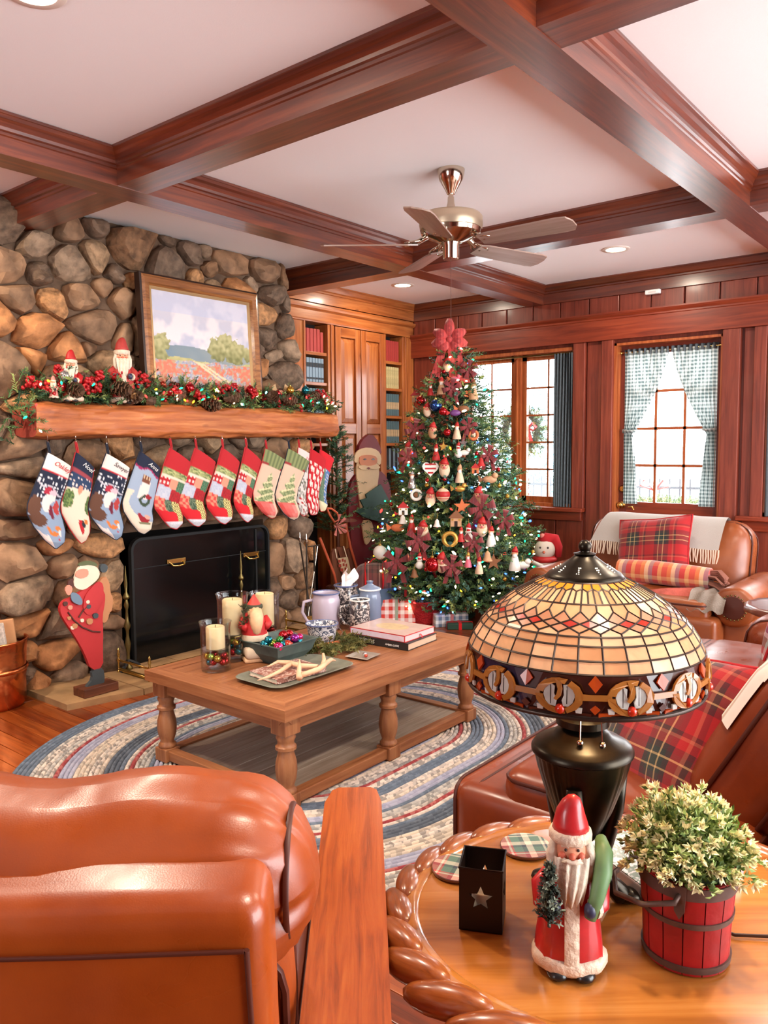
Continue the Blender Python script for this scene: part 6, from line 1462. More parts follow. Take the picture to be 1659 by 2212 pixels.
for fl, lab in ((False, 'green gingham curtain tied back on the left of the door glass'), (True, 'green gingham curtain tied back on the right of the door glass')):
    t = curtain(lab, tied(0, 0, fl), 56, 40, GING, (-1.925 if fl else -2.675, dY-.015, 2.2))
    s = -1 if fl else 1
    MB().tube([(s*.04, .01*math.cos(a)*4-.012, -.655+.01*math.sin(a)) for a in (0,)]+[(s*.0,-.04,-.66),(s*.05,-.05,-.665),(s*.095,-.035,-.66),(s*.1,.0,-.655)], .013, 6, sc=(.4,1.4)).build('tie_back', GING, t, 60)
    MB().grid(lambda u, v: (s*(u*.37-.005), .02*math.sin(u*50)-.012, .02-v*.05), 50, 2).build('heading', CURT, t, 180)
cr_ = thing('curtain_rod', 'thin brass curtain rod across the top of the door glass', 'curtain rod', (-2.3, dY-.02, 2.195))
MB().tube([(-.41,0,0),(.41,0,0)], .006, 8).build('rod', BRASS, cr_, 60)
for s in (-1, 1): MB().ball((s*.415,0,0), .014, 8, 6).build('finial', BRASS, cr_, 180)
se = thing('wall_sensor', 'small white motion sensor box above the door', 'sensor', (-2.414, YW-.02, 2.63)); MB().bbox(-.06,.06,-.025,.015,0,.035,.006).build('housing', WHITE, se); MB().box(-.03,.03,-.027,-.025,.008,.02).build('lens', plain('sensor lens', c(214,206,200), .3), se)
wt = thing('window_wreath', 'round evergreen wreath with red bow hanging outside the window', 'wreath', (-3.75, 6.66, 1.565)); wm = MB(); rr = random.Random(8)
for k in range(420):
    a = rr.random()*6.283; q = rr.gauss(.17, .035); sprig(wm, (q*math.cos(a), rr.uniform(-.04,.04), q*math.sin(a)), (math.cos(a)+rr.uniform(-1,1), rr.uniform(-.8,.8), math.sin(a)+rr.uniform(-1,1)), .07, 12, .03, .004, rr.choice((0,1,1,2)), rr)
stuff(wm.build('greenery', FIR[:3], wt)); MB().tube([(.17*math.cos(k*6.283/20),0,.17*math.sin(k*6.283/20)) for k in range(20)], .03, 6, closed=True).build('ring', FIR[0], wt, 180)
for s in (-1, 1): MB().tube([(.1,-.05,.02),(.1+s*.06,-.08,.07),(.1+s*.09,-.06,.03),(.1+s*.05,-.05,-.0),(.1,-.05,.02)], .018, 6, sc=(1,.4)).tube([(.1,-.05,.02),(.1+s*.04,-.06,-.1)], .016, 6, sc=(1,.3)).build('bow_loop', REDR, wt, 60)

# ================================================================ outdoors
gr = MB().box(-16, 8, 6.65, 30, -.35, -.3).build('ground', plain('pale pavement', c(190,190,190), .9, var=.05, scale=1)); struct(gr)
fc = thing('iron_fence', 'slim dark iron picket fence seen through the door glass', 'fence', (-3.3, 9.4, -.3)); FI = plain('painted iron', c(60,66,72), .5)
MB().box(-2.4,2.0,-.015,.015,1.2,1.23).build('rail', FI, fc); MB().box(-2.4,2.0,-.015,.015,.15,.18).build('rail', FI, fc)
for k in range(37): MB().box(-2.4+k*.12-.008,-2.4+k*.12+.008,-.008,.008,0,1.32).build('picket', FI, fc)
pl = thing('porch_planter', 'porch planter of clipped greenery with a pink bow outside the door', 'planter', (-2.72, 7.6, -.3)); pm_ = MB()
for k in range(260):
    a = rr.random()*6.283; q = .3*math.sqrt(rr.random()); sprig(pm_, (q*math.cos(a), q*math.sin(a), 1.12+.06*rr.random()), (math.cos(a), math.sin(a), rr.uniform(0,1.2)), .1, 12, .03, .004, rr.choice((1,1,2)), rr)
stuff(pm_.build('greenery', FIR[:3], pl)); MB().lathe([(.2,0),(.26,1.0),(.3,1.12),(.28,1.12)], 20).build('pot', plain('stone pot', c(150,150,150), .8), pl, 60)
for s in (-1, 1): MB().tube([(0,-.25,1.3),(s*.09,-.27,1.4),(s*.14,-.25,1.34),(0,-.25,1.3)], .025, 6, sc=(1,.4)).build('bow_loop', plain('pink bow', c(220,120,120), .6), pl, 60)
et = thing('garden_evergreen', 'conical evergreen outside the left window, coloured pale for outdoor glare', 'tree', (-7.3, 13.2, -.3)); em = MB()
for k in range(900):
    z = 3.6*(1-math.sqrt(rr.random())); a = rr.random()*6.283; q = .62*(1-z/3.7)*rr.uniform(.6,1); sprig(em, (q*math.cos(a), q*math.sin(a), z+.2), (math.cos(a), math.sin(a), .3), .2, 10, .07, .012, rr.choice((0,1)), rr)
stuff(em.build('foliage', [plain('glare pale needles', c(150,190,190), .8), plain('glare pale needles blue', c(130,170,180), .8)], et)); MB().tube([(0,0,0),(0,0,3.4)], [.06,.02], 6).build('trunk', SL, et)  # needle colours paled to stand in for overexposed daylight outside

# ================================================================ leather furniture
LEA = leather('saddle leather', c(122,46,9), c(162,74,22), .33); LEB = leather('chestnut leather', c(100,36,13), c(140,62,26)); LEP = plain('leather piping', c(70,24,9), .5)
LEC = leather('cognac leather', c(114,52,21), c(152,80,40))
def cushion(name, par, ctr, h, r, puff, mat, rot=(0,0,0), wob=.0, seed=0, nf=10, pipe=True):
    o = MB().rcube(*h, r, 4, nf, puff, wob, seed).build(name, mat, par, 180, ctr, rot); 
    if pipe:
        hx, hy, hz = h; k = .93
        ax = min(range(3), key=lambda i: h[i]); q = [i for i in range(3) if i != ax]
        for s in (-1, 1):
            P = []
            for (x_, y_, z_) in rr_(h[q[0]]-r*.05, h[q[1]]-r*.05, r*1.05, 0, 4):
                v = [0,0,0]; v[q[0]] = x_; v[q[1]] = y_; v[ax] = s*(h[ax]-r*.55); P.append(v)
            MB().tube(P, .006, 6, closed=True).build('piping', LEP, o, 60)
    return o
# ---- armchair seen from behind
ac = thing('leather_armchair', 'tan leather armchair with wooden arms seen from behind in the foreground', 'armchair', (-1.15, .66, 0), math.atan2(.76, -.65))
ARMW = wood('oiled oak arm', c(98,36,5), c(156,70,17), c(176,92,30), 'x', .28, .5, 2.2, .2)
for s in (-1, 1):
    pa = [(-.47,s*.345),(.5,s*.345),(.565,s*.36),(.58,s*.375),(.58,s*.45),(.565,s*.465),(.5,s*.475),(-.47,s*.475)]
    MB().prism([Vector((x, y, .59)) for x, y in pa], (0,0,.03)).build('arm_rest', ARMW, ac)
    for x_ in (-.4, .46): MB().bbox(x_-.03, x_+.03, s*.41-.045, s*.41+.045, 0, .59, .006).build('leg', ARMW, ac)
    MB().bbox(-.4, .46, s*.41-.02, s*.41+.02, .24, .32, .005).build('side_rail', ARMW, ac)
bk_ = Matrix.Rotation(R_(-14), 4, 'Y')
cushion('backrest', ac, (-.27, 0, .58), (.06, .325, .335), .035, (.01,0,0), LEA, (0, R_(-9), 0), .004, 3, pipe=False)
hc = MB().rcube(.12, .355, .115, .095, 5, 44, (.02,.015,.015), .016, 5)
for i, v in enumerate(hc.v):                 # gathered pleats towards both ends, soft creases between
    a_ = math.atan2(v.z, v.x); k_ = max(0, (abs(v.y)-.12)/.24)**1.3; fz = 1+.05*k_*math.sin(a_*11+2*noise.noise(v*5))+.018*noise.noise(Vector((v.x*9, v.y*16, v.z*9)))+.012*noise.noise(Vector((v.x*20, v.y*40, v.z*20)))
    hc.v[i] = Vector((v.x*fz, v.y, v.z*fz))
hco = hc.build('head_cushion', LEA, ac, 180, (-.19, 0, .845), (0, R_(-9), 0))
for sg in (-1, 1): MB().tube([(.089*math.cos(t), sg*.338, .084*math.sin(t)) for t in [R_(q) for q in range(0, 360, 15)]], .0045, 6, closed=True).build('piping', LEP, hco, 60)
cushion('lumbar_cushion', ac, (-.13, 0, .6), (.1, .33, .17), .08, (.03,0,0), LEA, (0, R_(-9), 0), .008, 8)
cushion('seat_cushion', ac, (.13, 0, .4), (.36, .33, .09), .06, (0,0,.02), LEA, (0, R_(-3), 0), .006, 9)
MB().bbox(-.25, .46, -.33, .33, .24, .32, .01).build('seat_frame', ARMW, ac)
def bkp(y, z, e=.0): return Matrix.Translation((-.27,0,.58)) @ Matrix.Rotation(R_(-9),4,'Y') @ Vector((-.062-e, y, z))
MB().tube([bkp(.02, .285, .008), bkp(.02, .1, .009), bkp(.02, -.2, .007)], .003, 6).build('seam', LEP, ac, 60)
MB().tube([bkp(.3,.285,.003), bkp(.1,.287,.009), bkp(-.1,.287,.009), bkp(-.3,.285,.003)], .0028, 6).build('piping', LEP, ac, 60); MB().tube([bkp(-.303,.285,.001), bkp(-.305,.1,.001), bkp(-.305,-.25,.001)], .0035, 6).build('piping', LEP, ac, 60)
# ---- sofa along the right
so = thing('leather_sofa', 'long chestnut leather sofa along the right side facing the fireplace', 'sofa', (-.7, 3.1, 0))
def S(x, y_, z): return (x+.7, y_-3.1, z)
cushion('seat_base', so, S(-.78, 3.05, .24), (.52, 1.15, .19), .05, (0,0,.0), LEB, pipe=False)
cushion('front_apron', so, S(-1.26, 3.05, .26), (.06, 1.14, .17), .05, (.01,0,0), LEB)
cushion('seat_cushion', so, S(-.8, 2.42, .43), (.345, .5, .075), .055, (0,0,.02), LEB, (0,0,0), .006, 2); cushion('seat_cushion', so, S(-.8, 3.42, .43), (.345, .5, .075), .055, (0,0,.02), LEB, (0,0,0), .006, 4)
cushion('backrest', so, S(-.18, 3.05, .5), (.14, 1.2, .36), .08, (0,0,0), LEB, pipe=False)
cushion('back_cushion', so, S(-.46, 2.36, .665), (.12, .36, .25), .09, (.03,0,.02), LEB, (0, R_(29), 0), .008, 6); cushion('back_cushion', so, S(-.42, 3.3, .65), (.11, .5, .24), .09, (.05,0,.02), LEB, (0, R_(26), 0), .01, 7); cushion('chaise_cushion', so, S(-.4, 1.76, .415), (.4, .2, .075), .055, (0,0,.01), LEB, (0,0,0), .005, 21)
cushion('arm', so, S(-.6, 4.2, .33), (.46, .15, .25), .11, (0,.01,.01), LEB, (0,0,0), .005, 12)
for x_ in (-1.18, -.12):
    for y_ in (1.98, 4.2): MB().lathe([(.025,0),(.035,.06),(.035,.07)], 10).build('foot', BEAM_X, so, 60, S(x_, y_, 0))
TART = plaid('red tartan wool', [(0, c(158,8,16)), (.2, c(158,8,16)), (.22, c(60,12,22)), (.3, c(24,34,32)), (.35, c(190,160,110)), (.375, c(22,40,34)), (.5, c(190,160,110)), (.525, c(24,34,32)), (.6, c(60,12,22)), (.68, c(158,8,16)), (.8, c(170,80,60)), (.84, c(90,10,18)), (.9, c(158,8,16))], scale=4.6, kind='Object', axes=(1,2), fac=.5)
def pillow(lab, loc, rot, s=.23, t_=.07, mat=TART):
    t = thing('plaid_pillow', lab, 'pillow', loc); t.rotation_euler = rot
    def f(sg):
        def g(u, v):
            a, b = 2*u-1, 2*v-1; k = 1-.06*(1-abs(a)**2)*abs(b)**6; q = 1-.06*(1-abs(b)**2)*abs(a)**6
            return (sg*t_*((1-a**4)*(1-b**4))**.55+.004*math.sin(a*7+b*5), a*s*q, b*s*k)
        return g
    MB().grid(f(1), 18, 18).grid(lambda u, v: f(-1)(1-u, v), 18, 18).build('cover', mat, t, 180)
    P = [f(1)(*q) for q in [(i/14,0) for i in range(14)]+[(1,i/14) for i in range(14)]+[(1-i/14,1) for i in range(14)]+[(0,1-i/14) for i in range(14)]]
    MB().tube(P, .006, 6, closed=True).build('piping', plain('red piping', c(168,24,32), .8), t, 60); return t
pillow('large red tartan pillow leaning on the sofa behind the lamp', (-.775, 2.25, .625), (R_(6), R_(-34), R_(-126)), .225, .08)
pillow('red and blue plaid pillow at the far end of the leather sofa', (-.72, 3.72, .7), (0, R_(-160), R_(-12)), .22, .075, plaid('red blue plaid', [(0, c(176,26,40)), (.3, c(60,60,110)), (.4, c(206,206,210)), (.5, c(70,110,90)), (.7, c(176,26,40)), (.85, c(210,200,200))], scale=5, axes=(1,2)))
qt = thing('folded_quilt', 'pale pink and white patterned throw over the near sofa back cushion', 'throw', (-.46, 2.36, .665))
qt.rotation_euler = (0, R_(29), 0); QM = plaid('pastel quilt', [(0, c(226,206,196)), (.3, c(206,110,100)), (.45, c(232,222,206)), (.7, c(140,160,130)), (.8, c(228,200,190))], scale=9)
qb = MB().rcube(.127, .367, .257, .095, 4, 10, (.03,0,.02), .008, 6)
kp = [i for i, f in enumerate(qb.f) if (lambda q: q.z > .01 and -.335 < q.y < .24 and q.x < .1)(sum((qb.v[j] for j in f), Vector())/len(f))]
qb.f = [qb.f[i] for i in kp]; qb.m = [0]*len(kp)
qb.build('cloth', QM, qt, 180)
# ---- loveseat by the door
lv = thing('leather_loveseat', 'cognac leather loveseat with rolled arms under the glazed door', 'loveseat', (-2.05, 5.45, 0))
def LS(x, y_, z): return (x+2.05, y_-5.45, z)
cushion('seat_base', lv, LS(-2.05, 5.45, .2), (.6, .46, .15), .04, (0,0,0), LEC, pipe=False)
cushion('seat_cushion', lv, LS(-2.05, 5.42, .37), (.54, .4, .08), .06, (0,0,.03), LEC, (0,0,0), .006, 3)
cushion('backrest', lv, LS(-2.05, 5.86, .58), (.595, .15, .29), .13, (0,.05,.02), LEC, (R_(-12),0,0), .012, 4, 12)
for s in (-1, 1):
    ax_ = -2.05+s*.67
    cushion('arm_panel', lv, LS(ax_, 5.55, .22), (.1, .4, .19), .04, (0,0,0), LEC, pipe=False)
    MB().lathe([(.04,-.46),(.105,-.46),(.123,-.448),(.128,-.43),(.128,.3),(.1,.34)], 26, wf=lambda a, z: 1+.03*math.sin(20*a)*(1 if z < -.43 else 0)).xf(Matrix.Rotation(R_(-90), 4, 'X')).build('rolled_arm', LEC, lv, 60, LS(ax_, 5.55, .42))
    MB().lathe([(.001,0),(.06,.0),(.07,.006),(.001,.012)], 22, cap=False).xf(Matrix.Rotation(R_(90), 4, 'X')).build('arm_button', LEP, lv, 60, LS(ax_, 5.088, .42))
    nl = MB()
    for k in range(22): nl.ball((.078*math.cos(k*.2856), 0, .078*math.sin(k*.2856)), .006, 5, 4)
    stuff(nl.build('nailheads', AB, lv, 180, LS(ax_, 5.085, .42)))
    for y_ in (5.05, 5.8): MB().lathe([(.02,0),(.035,.06),(.035,.08)], 10).build('foot', BEAM_X, lv, 60, LS(ax_, y_, 0))
pillow('red tartan pillow leaning on the loveseat in front of the grey throw', (-2.05, 5.53, .65), (R_(0), R_(-22), R_(-90)), .275, .085).rotation_euler = (R_(8), R_(-20), R_(-98))
tw = thing('wool_throw', 'light grey fringed wool throw draped over the loveseat back', 'throw', (-2.05, 5.84, .9)); TWM = plain('grey wool', c(166,158,152), .95, sheen=.4, bmp=.4, bscale=300)
def thr(u, v):
    x = lerp(-.44, .42, u); e = .02*math.sin(u*12)
    if v < .62: a = v/.62; return (x-.05*(1-a)*(1 if u < .5 else -.3), -.17-.04*a*0-.1*(1-a)**1.2+.16*a, -.2+.2*math.sin(a*math.pi/2)+e*.3+.012)
    b = (v-.62)/.38; return (x, lerp(-.01,.2,b), .012-.2*b**2)
MB().grid(thr, 30, 20).build('cloth', TWM, tw, 180)
fg = MB()
for k in range(52):
    u = k/51; p = Vector(thr(u, 0)); fg.tube([p, p+Vector((rnd.uniform(-.006,.006), -.008, -.045)), p+Vector((rnd.uniform(-.012,.012), -.01, -.095))], [.006,.0055,.004], 4)
stuff(fg.build('fringe', plain('fringe wool', c(216,196,174), .95), tw, 60)); MB().box(.16,.24,-.268,-.265,-.15,-.12).build('label_patch', plain('label', c(206,190,186), .8), tw)
KIL = plaid('kilim weave', [(0, c(190,70,50)), (.2, c(206,120,60)), (.35, c(216,190,150)), (.5, c(120,110,120)), (.65, c(176,40,44)), (.85, c(206,150,90))], [(0, c(196,60,50)), (.25, c(210,170,120)), (.4, c(186,60,46)), (.75, c(200,110,60))], scale=5.5, axes=(0,2), fac=.4)
kb = thing('rolled_blanket', 'rolled kilim patterned blanket in red and orange on the loveseat seat', 'blanket', (-1.88, 5.3, .475)); 
MB().tube([(-.32,0,.08),(-.1,0.01,.085),(.15,0,.08),(.3,.0,.078)], [.075,.08,.078,.07], 14).build('roll', KIL, kb, 60)
fg = MB()
for k in range(40): a = k*.9; q = .06*math.sqrt((k % 9)/9); fg.tube([(.29,q*math.cos(a),.078+q*math.sin(a)),(.35,q*1.3*math.cos(a),.07+q*1.3*math.sin(a)),(.4,q*1.5*math.cos(a)-.02,.04+q*math.sin(a))], .007, 4)
stuff(fg.build('fringe', plain('brown fringe', c(140,90,76), .95), kb, 60))
gb = thing('folded_blanket', 'folded coral and grey knit blanket under the rolled kilim blanket', 'blanket', (-1.8, 5.2, .445))
MB().grid(lambda u, v: (lerp(-.36,.36,u), lerp(.16,-.14,v), .03+.02*math.sin(u*9+v*4)-.12*max(0,v-.75)*4*.5), 22, 10).build('cloth', plain('coral knit', c(186,92,80), .95, var=.25, scale=18, bmp=.5, bscale=120), gb, 180)
MB().grid(lambda u, v: (lerp(.16,.38,u), lerp(.1,-.18,v), .05+.012*math.sin(u*16+v*3)-.5*max(0,v-.7)**1.3), 14, 12).build('grey_end', plain('grey knit', c(136,124,114), .95, var=.15, bmp=.5, bscale=120), gb, 180)
ro = thing('round_side_table', 'round carved side table between loveseat and sofa at the right edge', 'table', (-.93, 4.62, 0))
MB().lathe([(.001,.52),(.24,.52),(.26,.53),(.26,.55),(.24,.565),(.22,.56),(.001,.56)], 40, wf=lambda a, z: 1+(.02*math.cos(26*a) if z < .566 else 0), cap=False).build('top', BEAM_X, ro, 60); MB().lathe([(.16,0),(.15,.03),(.04,.08),(.05,.25),(.035,.4),(.08,.52)], 20).build('pedestal', BEAM_X, ro, 50)

# ================================================================ carved oval table in the foreground
OT = Vector((-.505, 1.29, 0)); OA, OB, OZT = .43, .37, .62; orz = math.atan2(.632, .775)
TAB = wood('golden burl', c(126,66,22), c(172,104,42), c(194,130,66), 'x', .22, .6, .6, .08, knots=2.5); CARV = wood('carved rim wood', c(96,40,14), c(146,76,32), c(174,104,54), 'x', .28, .5, 2, .1)
ot = thing('oval_table', 'oval wooden table with carved rope edge in the foreground right', 'table', tuple(OT), orz)
def ell(a, b, z, n=64): return [Vector((a*math.cos(k*6.283185/n), b*math.sin(k*6.283185/n), z)) for k in range(n)]
tm = MB(); rings = [ell(OA-.07, OB-.07, OZT-.045), ell(OA-.025, OB-.025, OZT-.04), ell(OA-.02, OB-.02, OZT-.01), ell(OA-.045, OB-.045, OZT+.004), ell(OA-.055, OB-.055, OZT+.003), ell(OA-.06, OB-.06, OZT-.001), ell(OA-.065, OB-.065, OZT)]
n_ = 64; tm.v = [p for r in rings for p in r]
for q in range(6):
    for i in range(n_): tm.f.append([q*n_+i, q*n_+(i+1) % n_, (q+1)*n_+(i+1) % n_, (q+1)*n_+i]); tm.m.append(0)
tm.f += [list(range(n_))[::-1], [6*n_+i for i in range(n_)]]; tm.m += [0, 0]
tm.build('table_top', TAB, ot, 35)
NL = 26; lob = MB().ball((0,0,0), 1, 16, 10, sc=(.082,.027,.028)).mesh('carved_lobe', 180); lob.materials.append(CARV)
for k in range(NL):
    a = 2*math.pi*(k+.5)/NL; x_, y_ = (OA-.024)*math.cos(a), (OB-.024)*math.sin(a); tg = math.atan2(OB*math.cos(a), -OA*math.sin(a))
    ob('carved_lobe', lob, None, ot, (x_, y_, OZT-.02), (R_(24), R_(-12), tg+R_(17)))
MB().lathe([(.05,.16),(.06,.2),(.045,.28),(.07,.36),(.05,.44),(.09,.52),(.16,.565)], 20).build('pedestal', CARV, ot, 50)
for k in range(4):
    a = k*1.571+.4; u = Vector((math.cos(a), math.sin(a), 0)); MB().tube([u*.03+Vector((0,0,.2)), u*.14+Vector((0,0,.17)), u*.22+Vector((0,0,.06)), u*.28+Vector((0,0,.02))], [.04,.035,.025,.02], 8).build('foot', CARV, ot, 180)

# ================================================================ stained glass lamp
LX, LY = -.58, 1.25
lm = thing('stained_glass_lamp', 'table lamp with cream and amber stained glass dome shade and bronze base', 'lamp', (LX, LY, OZT))
BRZ = plain('dark bronze', c(44,38,30), .32, .85, var=.25, scale=30); LEAD = plain('lead came', c(54,40,32), .4, .6)
def glassm(name, col, tr=.45, rough=.25, e=0):
    m, n, l, b = newmat(name); b.inputs['Roughness'].default_value = rough; b.inputs['Coat Weight'].default_value = .4
    t = nd(n, 'ShaderNodeTexNoise', Scale=22, Detail=3, Distortion=2); l.new(coords(n, l), t.inputs[0])
    r = ramp(n, [(.3, tuple(q*.82 for q in col[:3])+(1,)), (.7, col)]); l.new(t.outputs[0], r.inputs[0]); l.new(r.outputs[0], b.inputs['Base Color'])
    x = n.new('ShaderNodeBsdfTranslucent'); l.new(r.outputs[0], x.inputs[0]); ms = n.new('ShaderNodeMixShader'); ms.inputs[0].default_value = tr
    l.new(b.outputs[0], ms.inputs[1]); l.new(x.outputs[0], ms.inputs[2]); l.new(ms.outputs[0], n['Material Output'].inputs[0]); return m
GC = [glassm('cream glass a', c(226,186,146)), glassm('cream glass b', c(214,170,128)), glassm('cream glass c', c(234,202,168))]; GA = glassm('amber glass', c(240,166,60)); GR = glassm('red glass', c(196,60,40)); GP_ = glassm('mauve beige glass', c(206,156,124)); GOR = glassm('orange glass', c(206,84,30)); GB = glassm('dark brown glass', c(70,32,24), .2); GW = glassm('clear white glass', c(236,234,226), .5); GOC = glassm('ochre glass', c(196,128,58)); GNV = glassm('navy glass', c(40,36,60), .2)
SP = [(.06,1.206),(.078,1.199),(.097,1.1895),(.12,1.1765),(.14,1.163),(.157,1.15),(.172,1.136),(.185,1.119),(.194,1.103),(.2,1.09),(.205,1.075),(.207,1.055),(.205,1.035),(.202,1.025)]
SPL = [(r*.965, z-OZT) for r, z in SP]
def sprof(t): return plerp(SPL, t)
NC = 32
def spt(a, t, off=0):
    r, z = sprof(max(0, min(1, t))); r2, z2 = sprof(min(1, t+.01)); r1, z1 = sprof(max(0, t-.01)); tx_, tz_ = r2-r1, z2-z1; L = math.hypot(tx_, tz_); nx, nz = -tz_/L, tx_/L
    return Vector(((r+nx*off)*math.cos(a), (r+nx*off)*math.sin(a), z+nz*off))
def pane(name, poly, mat, th=.0025):
    """poly in (angle, t): thin curved pane"""
    n = len(poly); mb = MB(); mb.v = [spt(a, t, th) for a, t in poly]+[spt(a, t, 0) for a, t in poly]
    mb.f = [list(range(n)), [n+i for i in range(n)][::-1]]+[[i, n+i, n+(i+1) % n, (i+1) % n] for i in range(n)]; mb.m = [0]*len(mb.f)
    return mb.build(name, mat, lm)
da = 2*math.pi/NC; lead = MB()
def ld(pts, r=.0017): lead.tube([spt(a, t, .0022) for a, t in pts], r, 4)
# t positions of the rows
T0, T1, T2, T3, T4, T5, T6, T7, T8 = 0, .035, .105, .25, .40, .465, .565, .655, .735
gl = random.Random(4)
for k in range(NC):
    a = k*da; b = a+da; m_ = a+da/2; cr = lambda: gl.choice(GC)
    pane('amber_pane', [(a,T0),(b,T0),(b,T1),(a,T1)], GOR)
    pane('amber_pane', [(a,T1),(b,T1),(b,T2-.01),(m_,T2+.02),(a,T2-.01)], GA if gl.random() < .8 else GC[0])
    pane('cream_pane', [(a,T2-.01),(m_,T2+.02),(m_,T3),(a,T3)], cr()); pane('cream_pane', [(m_,T2+.02),(b,T2-.01),(b,T3),(m_,T3)], cr())
    pane('cream_pane', [(a,T3),(b,T3),(b,T3+.06),(m_,T4-.02),(a,T3+.06)], cr())
    pane('beige_pane', [(a,T3+.06),(m_,T4-.02),(a,T4+.012),(a-da/2,T4-.02)], GP_)
    pane('red_pane' if k % 3 else 'beige_pane', [(m_,T4-.02),(b,T4+.012),(m_,T4+.044),(a,T4+.012)], GR if k % 3 else GP_)
    pane('beige_pane', [(a,T4+.012),(m_,T4+.044),(a,T5+.015),(a-da/2,T4+.044)], GP_ if k % 2 else GC[1])
    pane('cream_pane', [(m_,T4+.044),(b,T5+.015),(b,T5+.04),(a,T5+.04),(a,T5+.015)], cr())
    for (u, v) in ((T5+.04,T6),(T6,T7),(T7,T8)): pane('cream_pane', [(a,u),(b,u),(b,v),(a,v)], cr())
    ld([(a,T0),(a,T1),(a,T2-.01)]); ld([(a,T2-.01),(m_,T2+.02),(b,T2-.01)]); ld([(a,T2-.01),(a,T3)]); ld([(m_,T2+.02),(m_,T3)])
    ld([(a,T3),(a,T3+.06),(m_,T4-.02),(b,T4+.012),(b+da/2,T4+.044),(b+da,T5+.015)]); ld([(b,T3+.06),(m_,T4-.02),(a,T4+.012),(a-da/2,T4+.044),(a-da,T5+.015)])
    ld([(a,T5+.015),(a,T5+.04),(a,T6),(a,T7),(a,T8)])
for t in (T1, T3, T5+.04, T6, T7, T8, .985): ld([(q*2*math.pi/64, t) for q in range(65)], .0018)
# jewelled border band
NB = 12; db = 2*math.pi/NB
def bxy(k, u, v): return ((k+.5+u*.5)*db, lerp(.735, .985, v))
for k in range(NB):
    pane('brown_pane', [bxy(k,-1,0),bxy(k,-.5,0),bxy(k,0,0),bxy(k,.5,0),bxy(k,1,0),bxy(k,1,1),bxy(k,.5,1),bxy(k,0,1),bxy(k,-.5,1),bxy(k,-1,1)], GB if k % 4 else GNV, .0015)
    R1, R2 = (.68, .42), (.46, .3)
    for a0, a1 in ((-60, 80), (100, 240), (-75, -285)) if False else ((-70, 60), (70, 170), (180, 285)):
        A = [R_(lerp(a0, a1, i/5)) for i in range(6)]
        P = [bxy(k, R1[0]*math.cos(q), .52-R1[1]*math.sin(q)) for q in A]+[bxy(k, R2[0]*math.cos(q), .52-R2[1]*math.sin(q)) for q in reversed(A)]
        pane('ochre_ring_pane', P[::-1], GOC, .0045)
    pane('white_pane', [bxy(k,-.42,.36),bxy(k,-.26,.24),bxy(k,-.12,.3),bxy(k,-.14,.48),bxy(k,-.06,.62),bxy(k,-.1,.78),bxy(k,-.28,.76),bxy(k,-.38,.66),bxy(k,-.44,.52)], GW, .003)
    pane('white_pane', [bxy(k,.12,.26),bxy(k,.28,.24),bxy(k,.42,.36),bxy(k,.44,.52),bxy(k,.38,.66),bxy(k,.26,.76),bxy(k,.12,.76),bxy(k,.08,.62),bxy(k,.14,.5)], GW, .003)
    ld([bxy(k,.22,.28),bxy(k,.22,.7)], .0012); ld([bxy(k,-.24,.28),bxy(k,-.24,.73)], .0012)
    pane('ochre_bar', [bxy(k,.55,.45),bxy(k,1.45,.45),bxy(k,1.45,.58),bxy(k,.55,.58)], GOC, .0042)
    pane('ochre_bar', [bxy(k,-.12,.14),bxy(k,.06,.2),bxy(k,.1,.36),bxy(k,.06,.52),bxy(k,-.06,.62),bxy(k,-.14,.58),bxy(k,-.06,.48),bxy(k,-.03,.36)], GOC, .005)
    pane('orange_diamond', [bxy(k,1,.0),bxy(k,1.2,.2),bxy(k,1,.4),bxy(k,.8,.2)], GOR, .0035); pane('orange_diamond', [bxy(k,1,.7),bxy(k,1.14,.8),bxy(k,1,.92),bxy(k,.86,.8)], GOR if k % 2 else GB, .003)
    pane('orange_border_pane', [bxy(k,-.9,.9),bxy(k,.9,.9),bxy(k,.9,1),bxy(k,-.9,1)], GOR if k % 3 else GB, .003)
    for s in (-1, 1): pane('white_pane', [bxy(k,s*.55-.1,.78),bxy(k,s*.55+.1,.78),bxy(k,s*.55+.08,.9),bxy(k,s*.55-.08,.9)], GW, .003)
    p = spt(*bxy(k, .03, .84), .0015); MB().ball((0,0,0), .0078, 10, 7).build('red_cabochon', glassm('red cabochon glass', c(210,50,24), .3, .1) if k == 0 else bpy.data.materials['red cabochon glass'], lm, 180, p)
lead.tube([spt(q*2*math.pi/64, 1, .001) for q in range(64)], .004, 6, closed=True)
lead.build('leading', LEAD, lm, 60)
z0 = -OZT
MB().lathe([(.064,1.2+z0),(.066,1.207+z0),(.06,1.214+z0),(.045,1.222+z0),(.028,1.234+z0),(.019,1.241+z0),(.017,1.244+z0)], 32).build('shade_cap', BRZ, lm, 60)
hl = MB()
for k in range(60):
    a = k*.7; r = .04+.004*(k % 4); hl.ball((r*math.cos(a), r*math.sin(a), 1.2262+z0-.0007*(r-.04)*1000), .0012, 5, 4)
stuff(hl.build('cap_light_bead', plain('pierced light', c(250,236,210), .5, emit=1.0), lm, 180))  # glowing beads stand in for bulb light through holes in the cap
MB().lathe([(.017,1.244+z0),(.019,1.246+z0),(.008,1.249+z0),(.008,1.251+z0)], 20).ball((0,0,1.258+z0), .0112, 14, 10).build('finial', BRZ, lm, 60)
MB().lathe([(.004,.98+z0),(.004,1.22+z0)], 8).build('centre_rod', BRZ, lm); MB().lathe([(.03,.945+z0),(.045,.95+z0),(.045,.962+z0),(.03,.968+z0),(.026,.985+z0),(.03,1.0+z0)], 26).build('neck_collar', BRZ, lm, 50)
